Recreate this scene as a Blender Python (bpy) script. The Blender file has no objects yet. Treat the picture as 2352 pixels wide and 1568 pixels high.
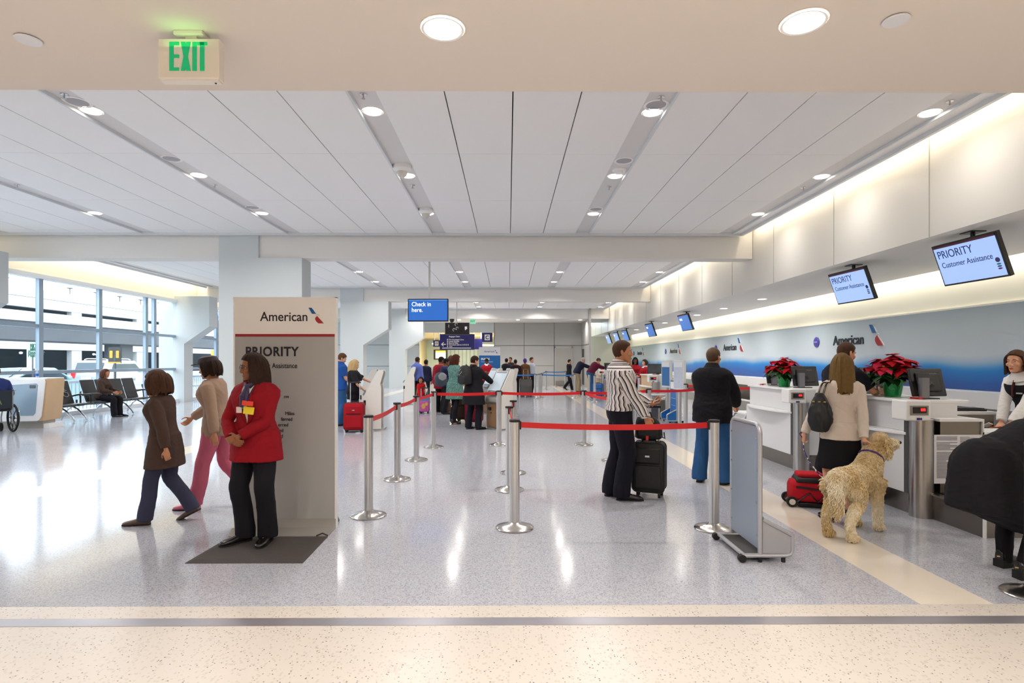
import bpy, bmesh, math, random
import numpy as np
from mathutils import Vector, Matrix, Euler
random.seed(7)
S = bpy.context.scene
COL = S.collection
PI = math.pi
R = math.radians

# ---------------------------------------------------------------- camera
FPX, CX, HY, CH, YAW = 1307.0, 1176.0, 829.0, 1.55, 0.0069
cam_data = bpy.data.cameras.new('camera')
cam_data.sensor_width = 36.0
cam_data.lens = FPX / 2352 * 36.0
cam_data.shift_y = (HY - 784.0) / 2352
cam_data.clip_start, cam_data.clip_end = 0.05, 500
cam = bpy.data.objects.new('camera', cam_data); COL.objects.link(cam)
cam.location = (0, 0, CH); cam.rotation_euler = (PI / 2, 0, -YAW)
S.camera = cam

# ---------------------------------------------------------------- world, daylight, exposure
w = bpy.data.worlds.new('sky'); S.world = w; w.use_nodes = True
bg = w.node_tree.nodes['Background']
bg.inputs[0].default_value = (0.80, 0.91, 1.0, 1); bg.inputs[1].default_value = 4.8
S.view_settings.view_transform = 'Standard'; S.view_settings.look = 'None'
S.view_settings.gamma = 1.0; S.view_settings.use_curve_mapping = False
S.view_settings.exposure = 0.34
S.cycles.use_denoising = True
S.cycles.use_adaptive_sampling = True; S.cycles.adaptive_threshold = 0.05
S.cycles.max_bounces = 7; S.cycles.diffuse_bounces = 4; S.cycles.glossy_bounces = 4
S.cycles.transparent_max_bounces = 8; S.cycles.sample_clamp_indirect = 6.0
S.cycles.caustics_reflective = False; S.cycles.caustics_refractive = False

def area_light(name, loc, rot, sx, sy, power, color, parent=None, spread=PI, shape='RECTANGLE'):
    d = bpy.data.lights.new(name, 'AREA'); d.shape = shape; d.size = sx; d.size_y = sy
    d.energy = power; d.color = color; d.spread = spread
    o = bpy.data.objects.new(name, d); COL.objects.link(o)
    o.location = loc; o.rotation_euler = rot
    if parent: o.parent = parent
    return o
WARM, NEUT, COOL = (1.0, 0.86, 0.64), (1.0, 0.96, 0.91), (0.78, 0.9, 1.0)
# light strips hidden in the coves along the right wall, the mural wall and the left window wall
for y0, y1 in ((3.9, 13.3), (14.0, 23.0), (23.7, 32.4)):
    area_light('cove_strip', (5.62, (y0 + y1) / 2, 4.74), (0, R(-25), 0), 0.10, y1 - y0, 3.6 * (y1 - y0), WARM)
    area_light('cove_strip', (-12.25, (y0 + y1) / 2, 4.74), (0, R(25), 0), 0.10, y1 - y0, 6 * (y1 - y0), WARM)
area_light('mural_cove_strip', (8.36, 19.5, 3.42), (0, R(-8), 0), 0.10, 39, 6 * 39, (1.0, 0.93, 0.8))

# ---------------------------------------------------------------- picture to place
def ray(px, py):
    a = (px - CX) / FPX; b = (HY - py) / FPX
    return Vector((math.sin(YAW) + a * math.cos(YAW), math.cos(YAW) - a * math.sin(YAW), b))
def W(px, py, Y):
    d = ray(px, py); t = Y / d.y
    return Vector((d.x * t, Y, CH + d.z * t))
def F(px, py, z=0.0):
    d = ray(px, py); t = (z - CH) / d.z
    return Vector((d.x * t, d.y * t, z))
# ---------------------------------------------------------------- materials
def lin(c):
    if isinstance(c, str):
        c = [int(c[i:i + 2], 16) / 255 for i in (0, 2, 4)]
    return tuple(((x / 12.92) if x <= 0.04045 else ((x + 0.055) / 1.055) ** 2.4) for x in c) + (1.0,)
MATS = {}
def mat(name, col, rough=0.5, metal=0.0, spec=0.5, coat=0.0, emit=0.0, alpha=1.0, trans=0.0, noise=None, bump=None, sheen=0.0, aniso=0.0):
    """noise = (scale, amount, detail): brightness variation; bump = (scale, strength, stretch-vector or None)"""
    if name in MATS: return MATS[name]
    m = bpy.data.materials.new(name); m.use_nodes = True; MATS[name] = m
    nt = m.node_tree; b = nt.nodes['Principled BSDF']
    c = lin(col)
    b.inputs['Base Color'].default_value = c
    b.inputs['Roughness'].default_value = rough; b.inputs['Metallic'].default_value = metal
    b.inputs['Specular IOR Level'].default_value = spec
    b.inputs['Coat Weight'].default_value = coat; b.inputs['Coat Roughness'].default_value = 0.08
    if sheen: b.inputs['Sheen Weight'].default_value = sheen
    if aniso: b.inputs['Anisotropic'].default_value = aniso
    if emit:
        b.inputs['Emission Color'].default_value = c; b.inputs['Emission Strength'].default_value = emit
    if alpha < 1: b.inputs['Alpha'].default_value = alpha
    if trans: b.inputs['Transmission Weight'].default_value = trans
    if noise or bump:
        tc = nt.nodes.new('ShaderNodeTexCoord')
    if noise:
        n = nt.nodes.new('ShaderNodeTexNoise'); n.inputs['Scale'].default_value = noise[0]
        n.inputs['Detail'].default_value = noise[2] if len(noise) > 2 else 3
        nt.links.new(tc.outputs['Object'], n.inputs['Vector'])
        r = nt.nodes.new('ShaderNodeMapRange')
        r.inputs['To Min'].default_value = 1 - noise[1]; r.inputs['To Max'].default_value = 1 + noise[1]
        nt.links.new(n.outputs['Fac'], r.inputs['Value'])
        mx = nt.nodes.new('ShaderNodeMix'); mx.data_type = 'RGBA'; mx.blend_type = 'MULTIPLY'; mx.inputs[0].default_value = 1
        mx.inputs[6].default_value = c
        nt.links.new(r.outputs['Result'], mx.inputs[7]); nt.links.new(mx.outputs[2], b.inputs['Base Color'])
    if bump:
        n = nt.nodes.new('ShaderNodeTexNoise'); n.inputs['Scale'].default_value = bump[0]; n.inputs['Detail'].default_value = 4
        src = tc.outputs['Object']
        if len(bump) > 2 and bump[2]:
            mp = nt.nodes.new('ShaderNodeMapping'); mp.inputs['Scale'].default_value = bump[2]
            nt.links.new(src, mp.inputs['Vector']); src = mp.outputs['Vector']
        nt.links.new(src, n.inputs['Vector'])
        bp = nt.nodes.new('ShaderNodeBump'); bp.inputs['Strength'].default_value = bump[1]; bp.inputs['Distance'].default_value = 0.01
        nt.links.new(n.outputs['Fac'], bp.inputs['Height']); nt.links.new(bp.outputs['Normal'], b.inputs['Normal'])
    return m
def nodes(m): return m.node_tree.nodes, m.node_tree.links, m.node_tree.nodes['Principled BSDF']
def fabric(name, col, amt=0.12, scale=9, strength=0.5, rough=0.85, stretch=None):
    return mat(name, col, rough, spec=0.25, noise=(6, amt), bump=(scale, strength, stretch))

# ---------------------------------------------------------------- mesh builder
class MB:
    def __init__(s): s.v = []; s.f = []; s.m = []; s.cur = 0
    def add(s, vs, fs):
        o = len(s.v); s.v += [tuple(p) for p in vs]
        for f in fs: s.f.append(tuple(i + o for i in f)); s.m.append(s.cur)
        return s
    def box(s, x0, x1, y0, y1, z0, z1):
        vs = [(x, y, z) for x in (x0, x1) for y in (y0, y1) for z in (z0, z1)]
        return s.add(vs, [(0, 1, 3, 2), (4, 6, 7, 5), (0, 4, 5, 1), (2, 3, 7, 6), (0, 2, 6, 4), (1, 5, 7, 3)])
    def obox(s, c, size, rot=None):
        c = Vector(c); r = rot if isinstance(rot, Matrix) else Euler(rot or (0, 0, 0)).to_matrix()
        vs = [c + r @ Vector((x * size[0] / 2, y * size[1] / 2, z * size[2] / 2)) for x in (-1, 1) for y in (-1, 1) for z in (-1, 1)]
        return s.add(vs, [(0, 1, 3, 2), (4, 6, 7, 5), (0, 4, 5, 1), (2, 3, 7, 6), (0, 2, 6, 4), (1, 5, 7, 3)])
    def loft(s, rings, cap=True, closed=True):
        n = len(rings[0]); vs = [p for r in rings for p in r]; fs = []
        for i in range(len(rings) - 1):
            for j in range(n if closed else n - 1):
                k = (j + 1) % n
                fs.append((i * n + j, i * n + k, (i + 1) * n + k, (i + 1) * n + j))
        if cap and closed:
            fs.append(tuple(range(n - 1, -1, -1))); fs.append(tuple(range((len(rings) - 1) * n, len(rings) * n)))
        return s.add(vs, fs)
    def tube(s, pts, r, n=10, cap=True, flat=None):
        """round sweep along a polyline; r = number or list; flat = (ratio) squashes one axis"""
        pts = [Vector(p) for p in pts]; k = len(pts)
        rs = r if isinstance(r, (list, tuple)) else [r] * k
        rings = []; up = None
        for i, p in enumerate(pts):
            t = (pts[min(i + 1, k - 1)] - pts[max(i - 1, 0)]).normalized()
            if up is None:
                up = Vector((0, 0, 1)) if abs(t.z) < 0.9 else Vector((1, 0, 0))
            u = t.cross(up)
            if u.length < 1e-5: u = t.orthogonal()
            u.normalize(); v = u.cross(t).normalized(); up = v
            q = flat or 1.0
            rings.append([p + u * (rs[i] * math.cos(2 * PI * j / n)) + v * (rs[i] * q * math.sin(2 * PI * j / n)) for j in range(n)])
        return s.loft(rings, cap)
    def cyl(s, p0, p1, r0, r1=None, n=16): return s.tube([p0, p1], [r0, r0 if r1 is None else r1], n)
    def lathe(s, prof, c=(0, 0, 0), n=24, cap=True):
        c = Vector(c)
        return s.loft([[c + Vector((r * math.cos(2 * PI * j / n), r * math.sin(2 * PI * j / n), z)) for j in range(n)] for r, z in prof], cap)
    def ell(s, c, rad, rot=None, nu=16, nv=10):
        c = Vector(c); r = rot if isinstance(rot, Matrix) else Euler(rot or (0, 0, 0)).to_matrix()
        rings = []
        for i in range(1, nv):
            th = PI * i / nv
            rings.append([c + r @ Vector((rad[0] * math.sin(th) * math.cos(2 * PI * j / nu), rad[1] * math.sin(th) * math.sin(2 * PI * j / nu), -rad[2] * math.cos(th))) for j in range(nu)])
        return s.loft(rings, True)
    def prism(s, poly, fn, d0, d1):
        """poly: 2-D outline; fn(u, v, d) -> point; extruded from d0 to d1"""
        n = len(poly)
        vs = [fn(u, v, d0) for u, v in poly] + [fn(u, v, d1) for u, v in poly]
        fs = [tuple(range(n - 1, -1, -1)), tuple(range(n, 2 * n))] + [(i, (i + 1) % n, n + (i + 1) % n, n + i) for i in range(n)]
        return s.add(vs, fs)
    def poly(s, pts): return s.add(pts, [tuple(range(len(pts)))])
    def mesh(s, name):
        me = bpy.data.meshes.new(name); me.from_pydata([tuple(p) for p in s.v], [], s.f)
        bm = bmesh.new(); bm.from_mesh(me); bmesh.ops.recalc_face_normals(bm, faces=bm.faces); bm.to_mesh(me); bm.free()
        return me
    def build(s, name, m, parent=None, smooth=True, bevel=0.0, seg=2, angle=35, loc=None, rot=None):
        me = s.mesh(name)
        ms = m if isinstance(m, (list, tuple)) else [m]
        for q in ms: me.materials.append(q)
        if len(ms) > 1:
            for p, i in zip(me.polygons, s.m): p.material_index = i
        o = bpy.data.objects.new(name, me); COL.objects.link(o)
        if parent: o.parent = parent
        if loc is not None: o.location = loc
        if rot is not None: o.rotation_euler = rot
        if bevel:
            b = o.modifiers.new('bevel', 'BEVEL'); b.width = bevel; b.segments = seg; b.limit_method = 'ANGLE'; b.angle_limit = R(40)
        if smooth:
            me.polygons.foreach_set('use_smooth', [True] * len(me.polygons))
            me.set_sharp_from_angle(angle=R(angle))
        return o
def BX(*a): return MB().box(*a)

# ---------------------------------------------------------------- things
def tag(o, label=None, cat=None, group=None, kind=None):
    if label: o['label'] = label
    if cat: o['category'] = cat
    if group: o['group'] = group
    if kind: o['kind'] = kind
    return o
def thing(name, label, cat, loc=(0, 0, 0), rz=0.0, group=None):
    o = bpy.data.objects.new(name, None); COL.objects.link(o); o.empty_display_size = 0.1
    o.location = loc; o.rotation_euler = (0, 0, rz)
    return tag(o, label, cat, group)
def struct(name, mb, m, **k):
    return tag(mb.build(name, m, **k), kind='structure')
KIDS = {}
def dup(root, loc=None, rz=None, label=None, group=None):
    """copy a thing with its parts and their sub-parts"""
    kids = {}
    for o in bpy.data.objects:
        if o.parent: kids.setdefault(o.parent, []).append(o)
    r = root.copy(); COL.objects.link(r)
    if loc is not None: r.location = loc
    if rz is not None: r.rotation_euler = (0, 0, rz)
    if label: r['label'] = label
    if group: r['group'] = group
    for ch in kids.get(root, []):
        c = ch.copy(); COL.objects.link(c); c.parent = r
        for g in kids.get(ch, []):
            d = g.copy(); COL.objects.link(d); d.parent = c
    return r
FONT = bpy.data.fonts.load('<builtin>') if '<builtin>' not in [f.filepath for f in bpy.data.fonts] else [f for f in bpy.data.fonts if f.filepath == '<builtin>'][0]
def lettering(body, size, m, parent, mx, bold=0.0, sx=1.0, align='LEFT', extrude=0.001, space=1.0, name='lettering'):
    cu = bpy.data.curves.new(name, 'FONT'); cu.body = body; cu.size = size; cu.offset = bold; cu.extrude = extrude
    cu.align_x = align; cu.space_character = space; cu.font = FONT
    t = bpy.data.objects.new(name, cu); COL.objects.link(t)
    dg = bpy.context.evaluated_depsgraph_get(); dg.update()
    me = bpy.data.meshes.new_from_object(t.evaluated_get(dg))
    bpy.data.objects.remove(t); bpy.data.curves.remove(cu)
    me.name = name
    me.transform(Matrix.Diagonal((sx, 1, 1, 1))); me.transform(mx)
    me.materials.clear(); me.materials.append(m)
    o = bpy.data.objects.new(name, me); COL.objects.link(o)
    if parent: o.parent = parent
    return o
def face_mx(origin, right, up):
    """matrix that lays text on a plane: right and up are directions of the page"""
    r = Vector(right).normalized(); u = Vector(up).normalized(); n = r.cross(u)
    M = Matrix((r, u, n)).transposed().to_4x4(); M.translation = Vector(origin)
    return M
# ---------------------------------------------------------------- room materials
def terrazzo(name, base, chips, chip_scale, thr, rough, light=None):
    m = mat(name, base, rough, spec=0.5)
    ns, ln, b = nodes(m)
    tc = ns.new('ShaderNodeTexCoord')
    cur = None
    nz = ns.new('ShaderNodeTexNoise'); nz.inputs['Scale'].default_value = 0.7; nz.inputs['Detail'].default_value = 4
    ln.new(tc.outputs['Object'], nz.inputs['Vector'])
    mr = ns.new('ShaderNodeMapRange'); mr.inputs['To Min'].default_value = 0.93; mr.inputs['To Max'].default_value = 1.07
    ln.new(nz.outputs['Fac'], mr.inputs['Value'])
    mx = ns.new('ShaderNodeMix'); mx.data_type = 'RGBA'; mx.blend_type = 'MULTIPLY'; mx.inputs[0].default_value = 1
    mx.inputs[6].default_value = lin(base); ln.new(mr.outputs['Result'], mx.inputs[7]); cur = mx.outputs[2]
    for i, (col, sc, t) in enumerate(chips):
        v = ns.new('ShaderNodeTexVoronoi'); v.inputs['Scale'].default_value = sc; v.inputs['Randomness'].default_value = 1
        mp = ns.new('ShaderNodeMapping'); mp.inputs['Location'].default_value = (i * 3.7, i * 1.3, 0); mp.inputs['Scale'].default_value = (1, 0.8 + 0.3 * i, 1)
        ln.new(tc.outputs['Object'], mp.inputs['Vector']); ln.new(mp.outputs['Vector'], v.inputs['Vector'])
        # chips: small cells, only some of them
        lt = ns.new('ShaderNodeMath'); lt.operation = 'LESS_THAN'; lt.inputs[1].default_value = t[0]
        ln.new(v.outputs['Distance'], lt.inputs[0])
        sp = ns.new('ShaderNodeSeparateColor'); ln.new(v.outputs['Color'], sp.inputs[0])
        l2 = ns.new('ShaderNodeMath'); l2.operation = 'LESS_THAN'; l2.inputs[1].default_value = t[1]
        ln.new(sp.outputs[0], l2.inputs[0])
        mu = ns.new('ShaderNodeMath'); mu.operation = 'MULTIPLY'; ln.new(lt.outputs[0], mu.inputs[0]); ln.new(l2.outputs[0], mu.inputs[1])
        m2 = ns.new('ShaderNodeMix'); m2.data_type = 'RGBA'; ln.new(mu.outputs[0], m2.inputs[0])
        ln.new(cur, m2.inputs[6]); m2.inputs[7].default_value = lin(col); cur = m2.outputs[2]
    ln.new(cur, b.inputs['Base Color'])
    # faint polishing unevenness
    n2 = ns.new('ShaderNodeTexNoise'); n2.inputs['Scale'].default_value = 2.5; ln.new(tc.outputs['Object'], n2.inputs['Vector'])
    r2 = ns.new('ShaderNodeMapRange'); r2.inputs['To Min'].default_value = rough * 0.7; r2.inputs['To Max'].default_value = rough * 1.4
    ln.new(n2.outputs['Fac'], r2.inputs['Value']); ln.new(r2.outputs['Result'], b.inputs['Roughness'])
    return m
M_FLOOR = terrazzo('blue_grey_terrazzo', 'B3B4BB', [('9A9CA8', 105, (0.55, 0.4)), ('C0C1C8', 95, (0.45, 0.3)), ('787A88', 130, (0.35, 0.22)), ('DAD9E0', 140, (0.3, 0.16))], 60, 0.3, 0.12)
M_BEIGE = terrazzo('speckled_beige_terrazzo', 'CEC5BB', [('C0B7AC', 70, (0.5, 0.25)), ('4A3A32', 62, (0.25, 0.13)), ('6A5444', 46, (0.2, 0.12))], 40, 0.3, 0.30)
M_STRIPE = mat('cream_terrazzo', 'DDD2C2', 0.14, noise=(1.5, 0.04))
M_STRIP = mat('worn_metal_strip', 'A4A2A8', 0.3, metal=0.6, noise=(3, 0.2))
M_WHITE = mat('matt_white_paint', 'E6E3DE', 0.75, spec=0.3)
M_SOFFIT = mat('warm_white_paint', 'E1D8D0', 0.8, spec=0.2)
M_PANEL = mat('white_ceiling_panel', 'F3F2F2', 0.6, spec=0.3)
M_JOINT = mat('dark_ceiling_joint', '6E6A6A', 0.8)
M_SLOT = mat('light_slot_grey', 'DDDBDB', 0.6)
M_TRIM = mat('pale_ceiling_trim', 'DADEE2', 0.35, spec=.6)
M_FASC = mat('pearl_wall_panel', 'E0DDD6', 0.35, spec=0.5)
M_GREY = mat('grey_wall_panel', 'B4B2AE', 0.4, spec=0.5)
M_PIER = mat('pier_pale_grey', 'C9CFD0', 0.5, spec=0.4)
M_SEAM = mat('dark_seam', '4A4A4A', 0.8)
M_CREAM = mat('cream_wall', 'E6E4D6', 0.6)
M_CHROME = mat('chrome', 'D8D8D8', 0.12, metal=1)
M_STEEL = mat('brushed_steel', 'B9B6B2', 0.28, metal=1, bump=(12, 0.08, (1, 1, 60)))
M_DSTEEL = mat('dark_brushed_steel', '8A857F', 0.3, metal=1, bump=(10, 0.08, (60, 1, 1)))
M_ALU = mat('satin_aluminium', 'CFCFCF', 0.32, metal=0.85)
M_BLACK = mat('black_plastic', '17171A', 0.4)
M_RUBBER = mat('black_rubber', '141414', 0.7)
M_GLOW = mat('lamp_lens', 'FFF6E6', 0.5, emit=9)

CEIL, SOFZ = 4.55, 3.26
YB = (13.47, 23.15, 32.6)
# ---------------------------------------------------------------- floor
struct('floor', BX(-12.6, -5.82, 3.61, 36, -0.1, 0).box(-5.36, 2.63, 3.61, 36, -0.1, 0).box(3.1, 8.6, 3.61, 39.9, -0.1, 0).box(-9, 2.63, 36, 62, -0.1, 0), M_FLOOR, smooth=False)
struct('floor.001', BX(-12.6, 9, -7, 3.34, -0.1, 0).box(-12.6, 9, 3.44, 3.61, -0.1, 0), M_BEIGE, smooth=False)
struct('wall_back_light_block', BX(-12.6, 9, -7.2, -7, 0, 3.3), mat('light_block_beige', 'CDBFAE', .7), smooth=False)  # unseen wall added behind the camera to hold back sky light
struct('trim_1', BX(-12.6, 9, 3.34, 3.44, -0.1, 0.002), M_STRIP, smooth=False)
struct('trim_2', BX(2.63, 3.1, 3.61, 36, -0.1, 0).box(-5.82, -5.36, 3.61, 36, -0.1, 0), M_STRIPE, smooth=False)

# ---------------------------------------------------------------- ceilings
struct('ceiling', BX(-13, 9.5, -7, 3.61, SOFZ, CEIL + 0.3), M_SOFFIT, smooth=False)
SLOTX = (-11.81, -8.42, -5.03, -1.64, 1.75, 5.14)
for bi, (y0, y1) in enumerate(((3.66, 13.36), (13.95, 23.05), (23.65, 32.5))):
    p = MB(); sl = MB()
    for k in range(len(SLOTX) - 1):
        a, b = SLOTX[k] + 0.16, SLOTX[k + 1] - 0.16
        wd = (b - a) / 4
        ys = [y0] + [y for y in np.arange(5.86, 34, 2.39) if y0 + 0.4 < y < y1 - 0.2] + [y1]
        for i in range(4):
            for j in range(len(ys) - 1):
                g = 0.007
                p.box(a + i * wd + g, a + (i + 1) * wd - g, ys[j] + 0.003, ys[j + 1] - 0.003, CEIL, CEIL + 0.03)
    p.box(-12.15, SLOTX[0] - 0.16, y0, y1, CEIL, CEIL + 0.03)
    p.box(SLOTX[-1] + 0.16, 5.5, y0, y1, CEIL, CEIL + 0.03)
    struct('ceiling.%03d' % (bi + 1), p, M_PANEL, smooth=False)
    for sx in SLOTX:
        sl.box(sx - 0.16, sx + 0.16, y0, y1, CEIL + 0.025, CEIL + 0.05)
    struct('ceiling.%03d' % (bi + 11), sl, M_SLOT, smooth=False)
    struct('ceiling.%03d' % (bi + 21), BX(-12.15, 5.5, y0, y1, CEIL + 0.12, CEIL + 0.16), M_JOINT, smooth=False)
    t = MB()
    t.box(5.48, 5.53, y0, y1, CEIL - 0.06, CEIL + 0.15)
    t.box(-12.2, -12.15, y0, y1, CEIL - 0.06, CEIL + 0.15)
    t.box(-12.1, 5.5, y1, y1 + 0.05, CEIL - 0.05, CEIL + 0.03)
    for sx in SLOTX: 
        e = -0.165 if sx < 0 else 0.135
        t.box(sx + e, sx + e + 0.03, y0, y1, CEIL - 0.02, CEIL + 0.08)
    struct('trim_%d' % (bi + 3), t, M_TRIM, smooth=False)
struct('ceiling.006', BX(-13, 9.5, 3.61, 40, CEIL + 0.5, CEIL + 0.6), M_WHITE, smooth=False)
struct('ceiling.007', BX(-13, 5.9, 33.06, 36.1, 3.98, 4.1), M_WHITE, smooth=False)
for i, y in enumerate(YB):
    struct('ceiling_beam' if i == 0 else 'ceiling_beam.%03d' % i, BX(-12.9, 5.8, y, y + 0.46, 3.98, CEIL + 0.5), M_WHITE, smooth=False)

# ---------------------------------------------------------------- right wall: fascia, soffit, mural wall
struct('wall_right_upper', BX(5.81, 5.95, 3.61, 39.9, SOFZ, CEIL + 0.5), M_FASC, smooth=False)
sm = MB()
for y in np.arange(5.5, 39, 2.3): sm.box(5.803, 5.81, y, y + 0.012, SOFZ, CEIL + 0.4)
struct('trim_6', sm, mat('pale_seam', 'B0ADA6', 0.6), smooth=False)
struct('ceiling.008', BX(5.95, 8.15, 3.61, 39.9, SOFZ, SOFZ + 0.12), M_WHITE, smooth=False)
struct('ceiling.009', BX(8.1, 8.15, 3.61, 39.9, SOFZ + 0.12, SOFZ + 0.5).box(8.1, 8.6, 3.61, 39.9, SOFZ + 0.5, SOFZ + 0.6), M_WHITE, smooth=False)
struct('wall_right', BX(8.5, 8.7, -7, 39.9, 0, SOFZ + 0.6), M_CREAM, smooth=False)
# mural: a printed sky over a blue skyline band (its own printed colours)
mm = mat('sky_mural_print', 'C6D2D8', 0.45)
ns, ln, b = nodes(mm)
tc = ns.new('ShaderNodeTexCoord'); sx_ = ns.new('ShaderNodeSeparateXYZ'); ln.new(tc.outputs['Object'], sx_.inputs[0])
nz = ns.new('ShaderNodeTexNoise'); nz.inputs['Scale'].default_value = 0.55; nz.inputs['Detail'].default_value = 1.5
mp = ns.new('ShaderNodeMapping'); mp.inputs['Scale'].default_value = (1, 1, 0.3); ln.new(tc.outputs['Object'], mp.inputs[0]); ln.new(mp.outputs[0], nz.inputs[0])
ad = ns.new('ShaderNodeMath'); ad.operation = 'MULTIPLY_ADD'; ad.inputs[1].default_value = 0.42; ln.new(nz.outputs['Fac'], ad.inputs[0]); ln.new(sx_.outputs['Z'], ad.inputs[2])
mr = ns.new('ShaderNodeMapRange'); mr.inputs['From Min'].default_value = 1.2; mr.inputs['From Max'].default_value = 2.75; ln.new(ad.outputs[0], mr.inputs[0])
cr = ns.new('ShaderNodeValToRGB'); ln.new(mr.outputs[0], cr.inputs[0])
el = cr.color_ramp.elements
el[0].position = 0; el[0].color = lin('1B4590'); el[1].position = 1; el[1].color = lin('C0CFD6')
for ps, c in ((0.14, '1557A8'), (0.27, '0E79C8'), (0.31, '3E93D2'), (0.37, '9DBBD6'), (0.45, 'CBD5DE'), (0.7, 'C6D2DA')):
    e = el.new(ps); e.color = lin(c)
ln.new(cr.outputs[0], b.inputs['Base Color'])
mural = MB().box(8.47, 8.5, 3.7, 39.7, 1.02, 2.53).build('wall_mural', mm, smooth=False); tag(mural, kind='structure')
struct('trim_7', BX(8.44, 8.5, 3.7, 39.8, 2.53, 2.56), mat('white_trim', 'F0EEE6', 0.5), smooth=False)
struct('wall_alcove', BX(4.7, 8.6, 39.8, 40, 0, 4), M_CREAM, smooth=False)
# ---------------------------------------------------------------- end wall with door
ew = BX(-0.9, 4.65, 36, 36.2, 0, 3.98)
struct('wall_end', ew, M_GREY, smooth=False)
struct('wall_end_side', BX(4.63, 4.75, 32.5, 36.2, 0, CEIL + 0.5), M_GREY, smooth=False)
sm = MB()
for x in (-0.88, 1.0, 2.9): sm.box(x, x + 0.02, 35.985, 36, 0, 3.98)
sm.box(-0.9, 4.63, 35.985, 36, 2.52, 2.545).box(4.615, 4.63, 32.5, 36, 2.52, 2.545).box(-0.9, 2.9, 35.99, 36, 1.25, 1.265).box(4.615, 4.63, 34.6, 35.5, 0.1, 2.3)
struct('trim_8', sm, M_SEAM, smooth=False)
d = struct('door_1', BX(3.0, 4.02, 35.94, 35.99, 0.02, 2.38), mat('grey_door', 'A9A69F', 0.4), smooth=False)
MB().box(2.94, 3.0, 35.93, 36, 0, 2.46).box(4.02, 4.08, 35.93, 36, 0, 2.46).box(2.94, 4.08, 35.93, 36, 2.38, 2.46).build('door_frame', M_GREY, d, smooth=False)
BX(3.02, 4.0, 35.925, 35.94, 0.04, 0.3).build('kick_plate', M_STEEL, d, smooth=False)
MB().cyl((3.9, 35.9, 1.05), (3.9, 35.94, 1.05), 0.03).cyl((3.9, 35.9, 1.05), (3.78, 35.9, 1.05), 0.015).build('door_handle', M_CHROME, d)
# left part of the end wall, beyond the piers
struct('wall_end_left', BX(-13, -5.6, 36, 36.2, 0, 4.6).box(-5.6, -0.9, 36, 36.2, 3.35, 4.6), M_PIER, smooth=False)
sm = MB().box(-13, -5.6, 35.985, 36, 2.56, 2.58).box(-13, -5.6, 35.985, 36, 1.23, 1.245)
for x in (-11.4, -9.3, -7.4): sm.box(x, x + 0.015, 35.985, 36, 0, 4)
struct('trim_9', sm, M_SEAM, smooth=False)

# ---------------------------------------------------------------- piers with bracket heads
def pier(name, x0, x1, y0, y1, xb, ztop, shaft_top):
    p = [(x0, 0), (x1, 0), (x1, 2.2), (xb, 2.86), (xb, ztop), (x1, ztop), (x1, shaft_top), (x0, shaft_top)]
    return struct(name, MB().prism(p, lambda u, v, d: (u, d, v), y0, y1), M_PIER, smooth=False)
for i, y in enumerate(YB):
    pier('pier' if not i else 'pier.%03d' % i, -6.8, -5.87, y - 0.05, y + 0.55, -4.85, 3.98, CEIL - 0.02)
for i, y in enumerate((12.35, 21.6, 30.8)):
    pier('pier.%03d' % (i + 3), -13.2, -12.25, y, y + 0.6, -11.3, 4.0, 4.0)

# ---------------------------------------------------------------- left window wall
XW = -12.6
struct('wall_left', BX(XW - 0.12, XW, 3, 36, 3.88, CEIL + 0.5).box(XW - 0.12, XW, -7, 3, 0, 5), M_CREAM, smooth=False)
struct('trim_10', BX(XW - 0.13, XW + 0.1, 3, 36, 3.76, 3.88).box(XW - 0.1, XW + 0.14, 3, 36, 0, 0.12), mat('pale_metal_header', 'DDE4EA', 0.35, spec=0.5), smooth=False)
M_MUL = mat('blue_grey_mullion', '9DB0C2', 0.4, metal=0.2)
M_GLASS = mat('window_glass', '7F98A6', 0.02, alpha=0.10, spec=0.6)
mull = [3.0] + list(np.arange(4.2, 21, 2.24)) + [20.35, 22.4, 24.64, 26.9, 29.1, 31.6, 33.8, 35.9]
mull = sorted(round(float(y), 2) for y in mull)
for i in range(len(mull) - 1):
    y0, y1 = mull[i], mull[i + 1]
    f = MB()
    f.box(XW - 0.06, XW + 0.04, y0 - 0.07, y0 + 0.07, 0.12, 3.78)
    for z in (1.25, 2.49): f.box(XW - 0.1, XW + 0.03, y0 + 0.07, y1 - 0.07, z - 0.045, z + 0.045)
    wo = struct('window_%d' % (i + 1), f, M_MUL, smooth=False)
    BX(XW - 0.055, XW - 0.045, y0 + 0.07, y1 - 0.07, 0.12, 3.76).build('pane', M_GLASS, wo, smooth=False)
# ---------------------------------------------------------------- ceiling fittings
def make_downlight(label, r=0.11, power=30.0, col=NEUT, group=None):
    t = thing('ceiling_downlight', label, 'light', (0, 0, 0), 0, group)
    MB().lathe([(r * 1.18, -0.006), (r * 1.18, -0.001), (r * 0.98, 0.0), (r * 0.98, -0.012), (r * 1.1, -0.014)], cap=False).build('trim_ring', M_PANEL, t)
    MB().lathe([(r, -0.004), (r * 0.6, -0.008), (0.002, -0.009)]).build('lens', M_GLOW, t)
    if power:
        l = area_light('lamp', (0, 0, -0.03), (0, 0, 0), r * 1.8, r * 1.8, power, col, t, spread=R(150), shape='DISK')
    return t
g = 'downlights in the white ceiling slots'
LABS = {}
rows = {0: (6.9, 9.29, 11.67), 1: (16.9, 19.3, 21.7), 2: (26.9, 29.3, 31.7)}
slotname = {-8.42: 'slot nearest the windows', -5.03: 'slot before the wide pier', -1.64: 'slot left of the hall centre', 1.75: 'slot right of the hall centre', 5.14: 'slot along the glowing right wall'}
pos = {0: ('nearest of three', 'middle one of three', 'last of three'), 1: ('nearest', 'second', 'third'), 2: ('first', 'second', 'third')}
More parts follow.
